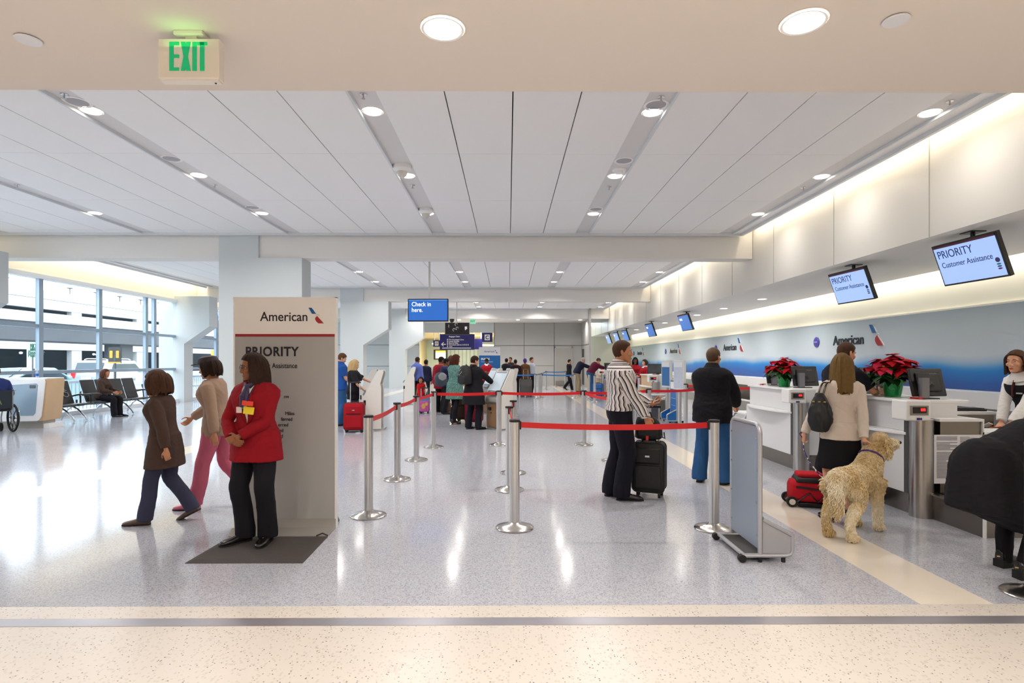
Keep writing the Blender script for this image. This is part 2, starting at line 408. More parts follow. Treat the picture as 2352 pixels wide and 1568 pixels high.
bay = {0: 'in the near ceiling', 1: 'in the ceiling beyond the first beam', 2: 'in the ceiling beyond the second beam'}
base = base_r = None
for bi in rows:
    for k, y in enumerate(rows[bi]):
        for sx in SLOTX[1:]:
            lab = 'round downlight, %s %s, %s' % (pos[bi][k], bay[bi], slotname[sx])
            if sx > 5 and base_r is None:
                base_r = make_downlight(lab, 0.11, 9, NEUT, g); base_r.location = (sx, y, CEIL + 0.025)
            elif sx > 5: dup(base_r, (sx, y, CEIL + 0.025), 0, lab)
            elif base is None:
                base = make_downlight(lab, 0.11, 30, NEUT, g); base.location = (sx, y, CEIL + 0.025)
            else:
                dup(base, (sx, y, CEIL + 0.025), 0, lab)
fg = make_downlight('large round downlight in the near soffit, left of the two, above the hall centre', 0.098, 16, NEUT, 'downlights in the near soffit')
p = F(1017, 63, SOFZ); fg.location = (p.x, p.y, SOFZ)
p = F(1846, 48, SOFZ)
dup(fg, (p.x, p.y, SOFZ), 0, 'large round downlight in the near soffit, right of the two')
fb_ = None
for x, y in ((-5.2, 0.6), (-2.2, -0.4), (0.8, -0.4), (3.8, -0.4), (-3.6, -2.2), (-0.6, -2.2), (2.4, -2.2), (5.2, -2.2), (-2, -4.4), (2, -4.4)):  # unseen fill lamps added behind the camera to brighten surfaces facing it
    if fb_ is None:
        fb_ = make_downlight('added fill downlight in the near soffit, unseen behind the viewer', 0.098, 44, NEUT, 'downlights in the near soffit'); fb_.location = (x, y, SOFZ)
    else: dup(fb_, (x, y, SOFZ), 0)
for k, px in enumerate((1053, 1190, 1335)):
    p = F(px, 733, 3.98)
    dup(base, (p.x, 33.5, 3.978), 0, ('left', 'middle', 'right')[k] + ' downlight in the low ceiling by the grey end wall', 'downlights by the end wall')
# downlights in the counter soffit
for k, (px, py) in enumerate(((1763, 686.5), (1675, 708), (1610, 723), (1536, 741), (1468, 757))):
    p = F(px, py, SOFZ)
    dup(base, (7.0, p.y, SOFZ), 0, 'downlight in the low soffit over the check-in counters, %s of five in a row' % ('nearest', 'second', 'third', 'fourth', 'farthest')[k], 'downlights over the counters')
dup(base, (7.0, 4.6, SOFZ), 0, 'downlight in the low soffit over the check-in counters, beside the nearest screen', 'downlights over the counters')

# flat white ceiling cover plates in the near soffit
def cover(px, py, label):
    p = F(px, py, SOFZ)
    t = thing('ceiling_cover_plate', label, 'cover plate', (p.x, p.y, SOFZ), 0, 'cover plates in the near soffit')
    MB().lathe([(0.06, -0.004), (0.062, -0.009), (0.058, -0.012), (0.002, -0.013)]).build('disc', mat('plate_white', 'E2E4EA', 0.5), t)
    MB().lathe([(0.055, 0.0), (0.055, -0.006)]).build('collar', M_SEAM, t)
cover(65, 89, 'round white cover plate in the soffit, left of the exit sign')
cover(2058, 44, 'round white cover plate in the soffit, right of the downlights')

# recessed speakers, smoke detectors and sprinkler heads in the slots
def make_speaker(label):
    t = thing('ceiling_speaker', label, 'speaker', (0, 0, 0), 0, 'round speakers in the ceiling slots')
    MB().lathe([(0.15, 0), (0.15, -0.006), (0.125, -0.009), (0.115, -0.003)], cap=False).build('rim', M_PANEL, t)
    MB().lathe([(0.118, -0.002), (0.1, -0.006), (0.002, -0.008)]).build('grille', mat('speaker_grille', 'A9A7AC', 0.6), t)
    return t
sp = None
for px, py, lab in ((166, 234, 'in the slot before the wide pier, beside the nearest downlight'), (384, 364, 'in the slot before the wide pier, by the middle downlight'), (571, 476, 'in the slot before the wide pier, farthest'),
                    (1510, 241, 'in the right-centre slot, nearest'), (1436, 369, 'in the right-centre slot, before the smoke detector'), (1368, 480, 'in the right-centre slot, farthest')):
    p = F(px, py, CEIL + 0.025); lab = 'round ceiling speaker ' + lab
    sx = min(SLOTX, key=lambda s: abs(s - p.x))
    if sp is None: sp = make_speaker(lab); sp.location = (sx, p.y, CEIL + 0.025)
    else: dup(sp, (sx, p.y, CEIL + 0.025), 0, lab)
def smoke(px, py, label, tall):
    p = F(px, py, CEIL + 0.025); sx = min(SLOTX, key=lambda s: abs(s - p.x))
    t = thing('smoke_detector' if not tall else 'dome_camera', label, 'detector' if not tall else 'camera', (sx, p.y, CEIL + 0.025))
    if tall:
        MB().lathe([(0.14, 0), (0.14, -0.06), (0.10, -0.09), (0.085, -0.1)]).build('housing', M_PANEL, t)
        MB().lathe([(0.085, -0.1), (0.07, -0.15), (0.04, -0.18), (0.002, -0.19)]).build('dome', mat('dome_white', 'D8D4CC', 0.3), t)
    else:
        MB().lathe([(0.11, 0), (0.11, -0.025), (0.09, -0.04)]).build('base', M_PANEL, t)
        MB().lathe([(0.06, -0.04), (0.055, -0.07), (0.03, -0.08), (0.002, -0.082)]).build('sensor', M_PANEL, t)
smoke(1422, 388, 'round smoke detector in the right-centre ceiling slot', False)
smoke(916, 380, 'white dome camera in the left-centre ceiling slot, nearer one', True)
smoke(970, 480, 'white dome camera in the left-centre ceiling slot, farther one', True)
spr = None
for px, py, lab in ((833, 216, 'left-centre slot, nearest'), (945, 425, 'left-centre slot, past the dome camera'), (1523, 222, 'right-centre slot, nearest'), (1398, 428, 'right-centre slot, past the smoke detector'),
                    (136, 216, 'slot before the wide pier, nearest'), (488, 424, 'slot before the wide pier, past the middle downlight'), (2200, 232, 'slot along the right wall, nearest'), (1849, 430, 'slot along the right wall, past the middle downlight'), (33, 424, 'slot nearest the windows')):
    p = F(px, py, CEIL + 0.025); sx = min(SLOTX, key=lambda s: abs(s - p.x))
    lab = 'small sprinkler head in the ceiling, ' + lab
    if spr is None:
        spr = thing('sprinkler_head', lab, 'sprinkler', (sx, p.y, CEIL + 0.025), 0, 'sprinkler heads in the ceiling slots')
        MB().lathe([(0.04, 0), (0.04, -0.008), (0.012, -0.012)]).build('escutcheon', M_CHROME, spr)
        MB().cyl((0, 0, -0.01), (0, 0, -0.05), 0.008).lathe([(0.022, -0.052), (0.022, -0.055)]).build('nozzle', M_STEEL, spr)
    else: dup(spr, (sx, p.y, CEIL + 0.025), 0, lab)
# ---------------------------------------------------------------- marks
M_INK = mat('dark_ink', '14121E', 0.5); M_RED_INK = mat('red_ink', '9E1B22', 0.5); M_LOGO_R = mat('emblem_red', 'A3222B', 0.4)
M_LOGO_B = mat('emblem_blue', '0F5A99', 0.4); M_LOGO_W = mat('emblem_silver', 'C8CCD2', 0.35)
M_SCREENTXT = mat('screen_text_white', 'FFFFFF', 0.5, emit=0.9)
E_BLUE = [(0, 1), (.19, 1), (.30, .87), (.48, .61), (.23, .61), (.12, .8)]
E_RED = [(.55, .47), (.78, .22), (.98, 0), (.64, 0), (.50, .12), (.42, .27), (.45, .38)]
E_BEAK = [(.48, .585), (.62, .575), (.73, .52), (.69, .495), (.58, .525)]
def emblem(parent, mx, size, depth=0.003, white=False, sx=1.0):
    fn = lambda u, v, d: mx @ Vector((u * size * sx, v * size, d))
    for nm, P, m in (('emblem_upper', E_BLUE, M_LOGO_B), ('emblem_lower', E_RED, M_LOGO_R), ('emblem_beak', E_BEAK, M_LOGO_W)):
        MB().prism(P, fn, 0, depth).build(nm, m, parent, smooth=False)
    if white:
        Wp = [(u + .06, v + .02) for u, v in E_BLUE]; Wr = [(u + .05, v + .015) for u, v in E_RED]
        MB().prism(Wp, fn, -depth, 0).prism(Wr, fn, -depth, 0).build('emblem_edge', mat('emblem_white', 'F4F4F2', 0.4), parent, smooth=False)

# ---------------------------------------------------------------- exit sign
t = thing('exit_sign', 'white ceiling exit sign with green EXIT letters hanging from the near soffit', 'exit sign', (ray(436, 0).x * 2.95, 2.95, 3.0))
M_EXIT = mat('exit_housing', 'E6DFD4', 0.5); M_EGREEN = mat('exit_green', '00A86B', 0.5, emit=0.3)
BX(-0.157, 0.157, 0, 0.055, 0.01, 0.215).build('housing', M_EXIT, t, bevel=0.004)
BX(-0.15, 0.15, 0.006, 0.05, 0.0, 0.012).build('bottom_cover', M_WHITE, t)
MB().box(-0.08, 0.07, 0.0, 0.09, 0.238, 0.26).box(-0.03, 0.03, 0.02, 0.06, 0.21, 0.24).build('canopy', M_EXIT, t, bevel=0.003)
MB().cyl((0.125, 0.03, 0.0), (0.125, 0.03, -0.004), 0.005, n=8).build('test_button', M_BLACK, t)
def block_letters(spec, x, z, h, wd, st):
    mb = MB(); y0, y1 = -0.003, 0.0
    for ch in spec:
        W_ = wd * (0.32 if ch == 'I' else 1.0)
        if ch == 'E':
            mb.box(x, x + st, y0, y1, z, z + h)
            for zz in (z, z + h / 2 - st * .35, z + h - st * .75): mb.box(x + st, x + W_, y0, y1, zz, zz + st * .75)
        elif ch == 'I': mb.box(x, x + st, y0, y1, z, z + h)
        elif ch == 'T':
            mb.box(x + W_ / 2 - st / 2, x + W_ / 2 + st / 2, y0, y1, z, z + h).box(x, x + W_, y0, y1, z + h - st * .75, z + h)
        elif ch == 'X':
            f = lambda u, v, d: (u, d, v)
            mb.prism([(x, z), (x + st, z), (x + W_, z + h), (x + W_ - st, z + h)], f, y0, y1)
            mb.prism([(x + W_ - st, z), (x + W_, z), (x + st, z + h), (x, z + h)], f, y0 - .0005, y1)
        x += W_ + st * 0.42
    return mb
block_letters('EXIT', -0.098, 0.048, 0.148, 0.05, 0.022).build('lettering', M_EGREEN, t, smooth=False)
area_light('exit_lamp', (-0.01, -0.03, 0.17), (PI, 0, 0), 0.2, 0.04, 0.06, (0.25, 1.0, 0.2), t)

# ---------------------------------------------------------------- priority sign
Ys, xl, xr, zt = 5.29, -2.53, -1.607, 2.137
t = thing('priority_sign', 'tall free-standing grey and white priority sign behind the woman in the red blazer', 'sign', (0, 0, 0))
M_SIGNG = mat('sign_grey_print', 'ABA9A6', 0.45); M_SIGNW = mat('sign_white_print', 'EFEAE4', 0.45)
BX(xl, xr, Ys, Ys + 0.05, 0.0, zt).build('panel', M_SIGNG, t, smooth=False)
zh = 1.55 + (829 - 767) / 1307 * Ys; zr = 1.55 + (829 - 773) / 1307 * Ys
BX(xl - 0.004, xr, Ys - 0.003, Ys, zh, zt).build('header', M_SIGNW, t, smooth=False)
BX(xl + 0.005, xr, Ys - 0.004, Ys, zr, zh).build('red_stripe', M_RED_INK, t, smooth=False)
MB().box(xr, xr + 0.012, Ys - 0.004, Ys + 0.055, 0, zt + 0.006).box(xl - 0.012, xl, Ys - 0.004, Ys + 0.055, 0, zt + 0.006).box(xl - .012, xr + .012, Ys - .004, Ys + .055, zt, zt + .006).build('edge_frame', mat('edge_white', 'EFEDE9', 0.4), t, smooth=False)
MB().loft([[(xl - .01, Ys - .001, 0.09), (xr + .01, Ys - .001, 0.09), (xr + .01, Ys - .001, 0.0), (xl - .01, Ys - .001, 0.0)], [(xl + .02, Ys - .1, 0.035), (xr + .012, Ys - .1, 0.035), (xr + .012, Ys - .1, 0), (xl + .02, Ys - .1, 0)],
           [(xl + .06, Ys - 0.25, 0.006), (xr + 0.015, Ys - 0.25, 0.006), (xr + 0.015, Ys - 0.25, 0), (xl + 0.06, Ys - 0.25, 0)]]).build('foot_apron', mat('apron_grey', 'A5A098', 0.4, metal=0.3), t, smooth=False)
MB().prism([(0, 0), (0.2, 0), (0.2, 0.01), (0, 0.2)], lambda u, v, d: (d, Ys + 0.05 + u, v), xr - 0.05, xr - 0.03).build('rear_foot', mat('apron_dark', '55524E', 0.5), t, smooth=False)
def sg(px, py, Y): 
    p = W(px, py, Y); return face_mx((p.x, Y - 0.004, p.z), (1, 0, 0), (0, 0, 1))
lettering('American', 0.122, M_INK, t, sg(598, 737, Ys), 0.001, 0.93)
emblem(t, sg(709, 742.5, Ys), 0.145)
lettering('PRIORITY', 0.119, M_INK, t, sg(564, 817, Ys), 0.003, 0.88, space=1.12)
lettering('Customer Assistance', 0.068, M_INK, t, sg(564, 845, Ys), 0, 0.82)
for s_, px, py in (('rm', 652, 914), ('Miles', 655, 953), ('ferred', 646, 966), ('erred', 639, 979), ('rred', 633, 992), ('rred', 632, 1005)):
    lettering(s_, 0.047, M_INK, t, sg(px, py, Ys), 0, 0.9)

# ---------------------------------------------------------------- dark floor mat
t = thing('floor_mat', 'dark brown anti-fatigue floor mat under the woman in the red blazer', 'mat', (-2.02, 4.7, 0))
rg = lambda k, z: [(-0.455 + k, -0.325 + k, z), (0.445 - k, -0.325 + k, z), (0.43 - k, 0.33 - k, z), (-0.43 + k, 0.33 - k, z)]
MB().loft([rg(0, 0), rg(0, .004), rg(0.05, .014), rg(0.055, .015)]).build('rubber_pad', mat('mat_brown', '463F3C', 0.8, noise=(5, .12), bump=(120, .3)), t, smooth=False)
MB().tube([(0.33, 0.325, 0.012), (0.38, 0.34, 0.03), (0.43, 0.33, 0.012)], 0.006, 6).build('curled_corner', mat('mat_brown_edge', '3A3432', 0.8), t)

# ---------------------------------------------------------------- main check-in sign far away
Ym = 26.3
t = thing('check_in_sign', 'white and blue free-standing sign reading MAIN in front of the far grey wall', 'sign', (0, 0, 0))
a = W(1100, 797, Ym); bq = W(1149, 797, Ym)
x0, x1, zt = a.x, bq.x, a.z
BX(x0, x1, Ym, Ym + 0.05, 0, zt).build('panel', mat('sign_blue_print', '1769AE', 0.45), t, smooth=False)
BX(x0, x1, Ym - 0.003, Ym, W(0, 816, Ym).z, zt).build('header', mat('sign_white2', 'E8E8EA', 0.4), t, smooth=False)
MB().prism([(0, 0), (-0.45, 0), (0, 0.12)], lambda u, v, d: (d, Ym + u, v), x0, x1).build('foot_apron', M_ALU, t, smooth=False)
lettering('American', 0.13, M_INK, t, sg(1112, 809, Ym), 0, 0.95); emblem(t, sg(1136, 811, Ym), 0.15)
lettering('MAIN', 0.14, mat('print_white', 'F2F4F6', 0.5), t, sg(1105, 826.5, Ym), 0.006, 1.05, space=1.1)
lettering('Customer Assistance', 0.07, MATS['print_white'], t, sg(1105, 831.5, Ym), 0, 0.9)

# ---------------------------------------------------------------- hanging check-in screen
Yc = 14.5
c = W(983, 712, Yc)
t = thing('hanging_screen', 'blue hanging screen reading Check in here above the kiosks', 'screen', (c.x, Yc, c.z), R(-3))
BX(-0.52, 0.52, 0, 0.07, -0.29, 0.29).build('housing', M_BLACK, t, bevel=0.01)
BX(-0.495, 0.495, -0.004, 0.0, -0.262, 0.265).build('display', mat('screen_blue', '2862B4', 0.3, emit=0.55), t, smooth=False)
MB().cyl((0.03, 0.04, 0.28), (0.03, 0.04, CEIL - c.z), 0.025).build('pole', M_ALU, t)
MB().box(-0.495, 0.495, -0.006, -0.004, 0.245, 0.262).build('highlight_bar', mat('screen_bar', '5E93D8', 0.3, emit=0.5), t, smooth=False)
for s_, z in (('Check in', 0.1), ('here.', -0.045)):
    lettering(s_, 0.155, M_SCREENTXT, t, face_mx((-0.42, -0.008, z), (1, 0, 0), (0, 0, 1)), 0, 0.9)

# black advertising screen behind it
Yb = 24.0; c = W(1050, 754.5, Yb)
t = thing('hanging_screen', 'black hanging advert screen with faint white drawing, above the dark blue wayfinding sign', 'screen', (c.x, Yb, c.z))
BX(-0.51, 0.51, 0, 0.08, -0.25, 0.25).build('housing', mat('ad_black', '1B181A', 0.3), t, bevel=0.01)
q = MB()
for k in range(3):
    cxk = (-0.04, -0.13, 0.0)[k]; czk = (0.18, 0.02, 0.15)[k]
    q.tube([(cxk + 0.05 * math.cos(a_), -0.004, czk - 0.07 * k + 0.06 * math.sin(a_)) for a_ in np.linspace(0, 4.5, 9)], 0.008, 5)
q.box(-0.36, -0.345, -0.003, 0, 0.05, 0.17).build('drawing', MATS['print_white'], t)
MB().box(0.32, 0.42, -0.003, 0, -0.02, 0.09).box(0.33, 0.37, -0.003, 0, -0.06, 0).build('logo_block', MATS['print_white'], t, smooth=False)
MB().cyl((-0.02, 0.04, 0.25), (-0.02, 0.04, CEIL - c.z), 0.022).build('pole', M_ALU, t)

# dark blue wayfinding signs at the opening
M_NAVY = mat('wayfinding_navy', '1A1C66', 0.4, emit=0.12)
Yw = 37.5
Yroof = 3.85
def wpanel(label, xa, ya, xb, yb, Y, cat='sign'):
    p0 = W(xa, yb, Y); p1 = W(xb, ya, Y); c = ((p0.x + p1.x) / 2, Y, (p0.z + p1.z) / 2)
    t = thing('wayfinding_sign', label, cat, c)
    hw, hh = (p1.x - p0.x) / 2, (p1.z - p0.z) / 2
    BX(-hw, hw, 0, 0.12, -hh, hh).build('panel', M_NAVY, t, smooth=False)
    MB().cyl((-hw * .7, .06, hh), (-hw * .7, .06, Yroof - c[2]), 0.03).cyl((hw * .7, .06, hh), (hw * .7, .06, Yroof - c[2]), 0.03).build('hanger', M_ALU, t)
    return t, hw, hh
t, hw, hh = wpanel('dark blue wayfinding sign with white arrow and list of transport lines', 1010, 767, 1090, 803, Yw)
s = hw / 40  # one photograph pixel there
def wl(px, py): return face_mx(((px - 1050) * s, -0.004, (785 - py) * s), (1, 0, 0), (0, 0, 1))
for tx, py in (('Baggage Claim', 774), ('Pre-Arranged Limo', 781), ('Hotel Shuttle', 785), ('Shared Ride', 789), ('Terminal Link to A B D E', 793), ('Taxi', 797)):
    lettering(tx, 4.4 * s, MATS['print_white'], t, wl(1031, py), 0.003)
q = MB()
for py in (779.5, 783.5, 787.5, 791.5, 795.5): q.lathe([(1.4 * s, 0), (1.4 * s, 0.004)], (0, 0, 0), 10) if False else q.obox(((1028 - 1050) * s, -0.003, (785 - py) * s), (2.6 * s, 0.004, 2.6 * s))
q.build('symbols', MATS['print_white'], t, smooth=False)
MB().prism([(1013, 790.5), (1018, 785.5), (1019.5, 786.5), (1016.6, 789.6), (1024, 789.6), (1024, 791.4), (1016.6, 791.4), (1019.5, 794.5), (1018, 795.5)], lambda u, v, d: ((u - 1050) * s, d, (785 - v) * s), -0.004, 0).build('arrow', MATS['print_white'], t, smooth=False)
BX(-hw * .85, hw * .8, -0.12, -0.02, -hh * .85, -hh * .72).build('light_rail', M_ALU, t)
t, hw, hh = wpanel('dark blue sign with a white square letter C beside the opening in the end wall', 1107, 764, 1131, 785, 36.6)
BX(-.5 * hw, .5 * hw, -.006, 0, -.62 * hh, .62 * hh).build('symbol_square', MATS['print_white'], t, smooth=False)
lettering('C', hh * 1.1, M_NAVY, t, face_mx((0, -0.01, -hh * .38), (1, 0, 0), (0, 0, 1)), 0.01, align='CENTER')
t, hw, hh = wpanel('small dark blue restroom sign left of the long wayfinding sign', 995, 781, 1011, 796, 39)
BX(-.5 * hw, .5 * hw, -.006, 0, -.62 * hh, .62 * hh).build('symbol_square', MATS['print_white'], t, smooth=False)
MB().box(-.3 * hw, -.08 * hw, -.01, -.006, -.4 * hh, .4 * hh).box(.08 * hw, .3 * hw, -.01, -.006, -.4 * hh, .4 * hh).build('pictogram', M_SEAM, t, smooth=False)
t, hw, hh = wpanel('dark blue blank sign just behind the long wayfinding sign', 1085, 778, 1108, 802, 40)
# distant green exit sign and dome camera
p = W(1086, 737.5, 33.2)
t = thing('exit_sign', 'small distant green exit sign under the last beam', 'exit sign', (p.x, 33.2, p.z))
BX(-.17, .17, 0, .05, -.14, .13).build('housing', mat('exit_mint', '9AE0C0', 0.5, emit=0.4), t)
lettering('EXIT', 0.17, M_EGREEN, t, face_mx((0, -.004, -.06), (1, 0, 0), (0, 0, 1)), 0.006, .8, 'CENTER')
MB().cyl((0, .02, .13), (0, .02, 3.98 - p.z), .02).build('stem', M_ALU, t)
p = W(1038, 734, 32.9)
t = thing('dome_camera', 'small black dome camera under the last beam, right of the Check in screen', 'camera', (p.x, 32.9, 3.98))
MB().lathe([(.14, 0), (.14, -.08), (.12, -.1)]).build('housing', M_BLACK, t)
MB().lathe([(.12, -.1), (.1, -.17), (.05, -.21), (.002, -.22)]).build('dome', mat('smoked_dome', '0C0C0E', 0.1), t)

# ---------------------------------------------------------------- screens over the counters
M_SCR = mat('screen_pale_blue', '9DBAEA', 0.3, emit=0.62); M_SCRD = mat('screen_mid_blue', '3F78C8', 0.3, emit=0.5)
M_SNAVY = mat('screen_navy_text', '16398C', 0.4, emit=0.08); M_SMAR = mat('screen_maroon', '5E1A30', 0.4)
def counter_screen(y, label, big):
    w_, h_ = 1.0, 0.59
    t = thing('counter_screen', label, 'screen', (6.1, y, 2.88), 0, 'tilted screens over the counters')
    yaw, pit = R(87), R(20)
    rt = Vector((math.cos(yaw), -math.sin(yaw), 0)); n0 = Vector((-math.sin(yaw), -math.cos(yaw), 0))
    up = Vector((0, 0, 1)) * math.cos(pit) + n0 * math.sin(pit); nn = up.cross(-rt) if False else rt.cross(up)
    rm = Matrix((rt, nn, up)).transposed()
    P = lambda a, b, d=0: rt * a + up * b + nn * d
    MB().obox(P(0, 0, -.03), (w_, .06, h_), rm).build('housing', M_BLACK, t, bevel=0.006)
    MB().obox(P(0, -.01, .003), (w_ - .05, .004, h_ - .07), rm).build('display', M_SCR if big else M_SCRD, t, smooth=False)
    MB().obox(P(0, h_ / 2 - .035, .004), (w_ - .05, .005, .025), rm).build('title_bar', M_SMAR, t, smooth=False)
    MB().obox(P(0.02, .05, -.1), (.2, .1, .2), rm).tube([P(0, .1, -.12), Vector((.06, 0, .25)), Vector((.06, 0, .38))], .028, 10).obox((.06, 0, .372), (.2, .2, .012)).build('ceiling_bracket', M_BLACK, t)
    mxt = lambda a, b: face_mx(P(a, b, .006), rt, up)
    if big:
        lettering('PRIORITY', .155, M_SNAVY, t, mxt(-.44, .10), 0, .85)
        lettering('Customer Assistance', .108, M_SNAVY, t, mxt(-.42, -.035), 0, .84)
        for k, (cc, zz) in enumerate((('4A4790', -.06), ('1C8A94', -.115), ('2B6CB4', -.145), ('7A2C86', -.175))):
            MB().prism([(.41 + (.032 if k == 0 else .03) * math.cos(q), zz + (.032 if k == 0 else .011) * math.sin(q)) for q in np.linspace(0, 2 * PI, 17)[:-1]], lambda u, v, d: P(u, v, d), .005, .007).build('loyalty_mark', mat('mark_' + cc, cc, .4), t, smooth=False)
    else:
        lettering('MAIN', .12, M_SCREENTXT, t, mxt(-.38, .08), 0, .85)
    return t
for y, l, b_ in ((7.5, 'nearest tilted screen reading PRIORITY over the check-in counters', 1), (10.1, 'second tilted screen reading PRIORITY, left of the nearest one', 1), (19.6, 'third tilted screen from the front, blue, above the man in the dark jacket', 0), (24.4, 'fourth tilted screen from the front, blue', 0),
                 (29.6, 'fifth tilted screen from the front, blue, above the striped-shirt man', 0), (32.0, 'sixth tilted screen from the front, blue, above the striped-shirt man', 0), (34.6, 'farthest tilted screen, grey-blue, over the counters', 0)):
    counter_screen(y, l, b_)
# wall lettering and emblems on the mural
XM = 8.465
M_INKW = mat('raised_dark_letters', '1E2A36', 0.35)
for k, (ya, yl, yb, zc) in enumerate(((14.75, 13.26, 15.55, 2.0), (22.3, 20.9, 23.1, 2.0), (29.7, 28.3, 30.5, 2.0), (37.2, 35.8, 38.2, 2.0))):
    pl = ('nearest', 'second', 'third', 'farthest')[k]
    t = thing('wall_lettering', 'raised dark American lettering with red and blue emblem on the mural, %s of four' % pl, 'wall sign', (XM, ya, 1.96), 0, 'airline lettering on the mural')
    lettering('American', .345, M_INKW, t, face_mx((0, 0, 0), (0, -1, 0), (0, 0, 1)), .004, .95, extrude=.012)
    emblem(t, face_mx((-.004, yl - ya, -.06), (0, -1, 0), (0, 0, 1)), .5, .016, True)
    t = thing('wall_disc', 'purple round alliance disc on the mural, left of the %s lettering' % pl, 'wall sign', (XM - .01, yb, 2.07), 0, 'purple discs on the mural')
    MB().ell((0, 0, 0), (.03, .145, .145), nu=24, nv=16).build('disc', mat('alliance_purple', '4B45A0', .3), t)
    MB().obox((-.031, 0, 0), (.003, .2, .03)).build('disc_band', mat('alliance_band', '9C98CC', .4), t, smooth=False)
# ---------------------------------------------------------------- queue stanchions
M_BELT = mat('red_belt', 'D3121C', 0.45, emit=0.0); M_BELTB = mat('blue_belt', '1B6FB4', 0.5); M_DOME = mat('spun_steel', 'BDB9B4', 0.22, metal=1, bump=(4, 0.05))
def post_mesh():
    b = MB().lathe([(0.176, 0.0), (0.178, 0.008), (0.17, 0.016), (0.12, 0.03), (0.07, 0.045), (0.054, 0.058), (0.05, 0.06)], n=36)
    ring = []
    n = 48
    rr = [0.047 - (0.004 if (j % 8) in (0,) else 0) for j in range(n)]
    q = MB().loft([[(rr[j] * math.cos(2 * PI * j / n), rr[j] * math.sin(2 * PI * j / n), z) for j in range(n)] for z in (0.055, 0.985)])
    c = MB().lathe([(0.049, 0.985), (0.051, 0.99), (0.051, 1.004), (0.046, 1.009), (0.002, 1.01)])
    return b, q, c
PROTO = {}
def stanchion(x, y, label, to=None, belt=None, group='queue stanchions with red belts', thin=False, rz=0):
    key = thin
    if key not in PROTO:
        t = thing('queue_stanchion', label, 'stanchion', (x, y, 0), 0, group)
        b, q, c = post_mesh()
        b.build('base', M_DOME, t); q.build('post', M_ALU, t, angle=20); c.build('cap', M_BLACK, t)
        PROTO[key] = t
    else: t = dup(PROTO[key], (x, y, 0), 0, label, group)
    if to: BELTS.append((t, (x, y), to, belt or M_BELT))
    return t
BELTS = []
def finish_belts():
    for t, a, e, m in BELTS:
        a = Vector((a[0], a[1], 0)); e = Vector((e[0], e[1], 0)); d = e - a; L = d.length; d /= L
        n = Vector((-d.y, d.x, 0)) * 0.0015
        rings = []
        for k in range(9):
            s = k / 8; p = d * (0.05 + (L - 0.1) * s); sag = 0.025 * 4 * s * (1 - s) * min(1, L / 2)
            zt, zb = 0.985 - sag, 0.933 - sag
            rings.append([p - n + Vector((0, 0, zt)), p + n + Vector((0, 0, zt)), p + n + Vector((0, 0, zb)), p - n + Vector((0, 0, zb))])
        MB().loft(rings).build('belt', m, t, smooth=False)
        # belt latches at both ends
        r = Matrix.Rotation(math.atan2(d.y, d.x), 3, 'Z')
        MB().obox(d * 0.052 + Vector((0, 0, .955)), (.02, .03, .075), r).obox(d * (L - .052) + Vector((0, 0, .955)), (.02, .03, .075), r).build('belt_latch', M_BLACK, t, smooth=False)
def fp(px, py): p = F(px, py); return (p.x, p.y)
A, B = fp(1182, 1212), fp(1640, 1214)
C_, D_, E_ = fp(1170, 1125), fp(1179, 1086), fp(1146, 1022)
L1, L2, L3, L4 = fp(846, 1184), fp(912, 1101), fp(956, 1056), fp(996, 1027)
G_, H_, I_, J_ = fp(1341, 1021), (W(1490, 0, 11.2).x, 11.2), fp(1408, 1058), fp(1476, 1105)
N_, M_ = fp(1630, 993), (W(1575, 0, 13.6).x, 13.6)
stanchion(*A, 'nearest centre queue stanchion, at the left end of the front red belt', B)
stanchion(*B, 'queue stanchion at the right end of the front red belt, beside the grey wheeled board')
stanchion(*C_, 'queue stanchion hidden just behind the nearest centre one', A)
stanchion(*D_, 'second queue stanchion behind the nearest centre one', C_)
stanchion(*E_, 'queue stanchion in front of the kiosk, middle of the rear red belt', G_)
stanchion(*L1, 'queue stanchion right of the priority sign, nearest of the left row', L2)
stanchion(*L2, 'second queue stanchion of the left row', L3)
stanchion(*L3, 'third queue stanchion of the left row', L4)
stanchion(*L4, 'corner queue stanchion where the left row meets the rear red belt', E_)
stanchion(*G_, 'queue stanchion on the rear red belt, left of the striped-shirt man', H_)
stanchion(*I_, 'queue stanchion hidden behind the striped-shirt man', G_)
stanchion(*J_, 'queue stanchion behind the black suitcase', I_)
stanchion(*H_, 'queue stanchion on the rear belt, right of the striped-shirt man', N_)
stanchion(*N_, 'queue stanchion behind the man in the dark jacket')
stanchion(*M_, 'queue stanchion beside the blue poster stands', (M_[0] + 1.6, M_[1] - 1.4))
p = fp(2374, 1366)
stanchion(*p, 'queue stanchion at the lower right corner of the picture')
gb = 'queue stanchions with blue belts'
BP = {k: (W(px, 0, Y).x, Y) for k, px, Y in (('a', 1172, 24.2), ('b', 1229, 24.2), ('c', 1237, 23.7), ('d', 1243, 24.6), ('e', 1254, 31), ('f', 1299, 31), ('g', 1320, 23.8), ('h', 1353, 23.6), ('i', 1366, 21.5), ('j', 1468, 19.2))}
stanchion(*BP['a'], 'blue-belt stanchion behind the kiosk, left end of the near blue belt', BP['b'], M_BELTB, gb)
stanchion(*BP['b'], 'blue-belt stanchion, leftmost of the three standing together', BP['e'], M_BELTB, gb)
stanchion(*BP['c'], 'blue-belt stanchion, middle of the three standing together', None, None, gb)
stanchion(*BP['d'], 'blue-belt stanchion, rightmost of the three standing together', BP['g'], M_BELTB, gb)
stanchion(*BP['e'], 'blue-belt stanchion left of the grey door, on the far belt', BP['f'], M_BELTB, gb)
stanchion(*BP['f'], 'blue-belt stanchion in front of the grey door', None, None, gb)
stanchion(*BP['g'], 'blue-belt stanchion at the right end of the near blue belt', None, None, gb)
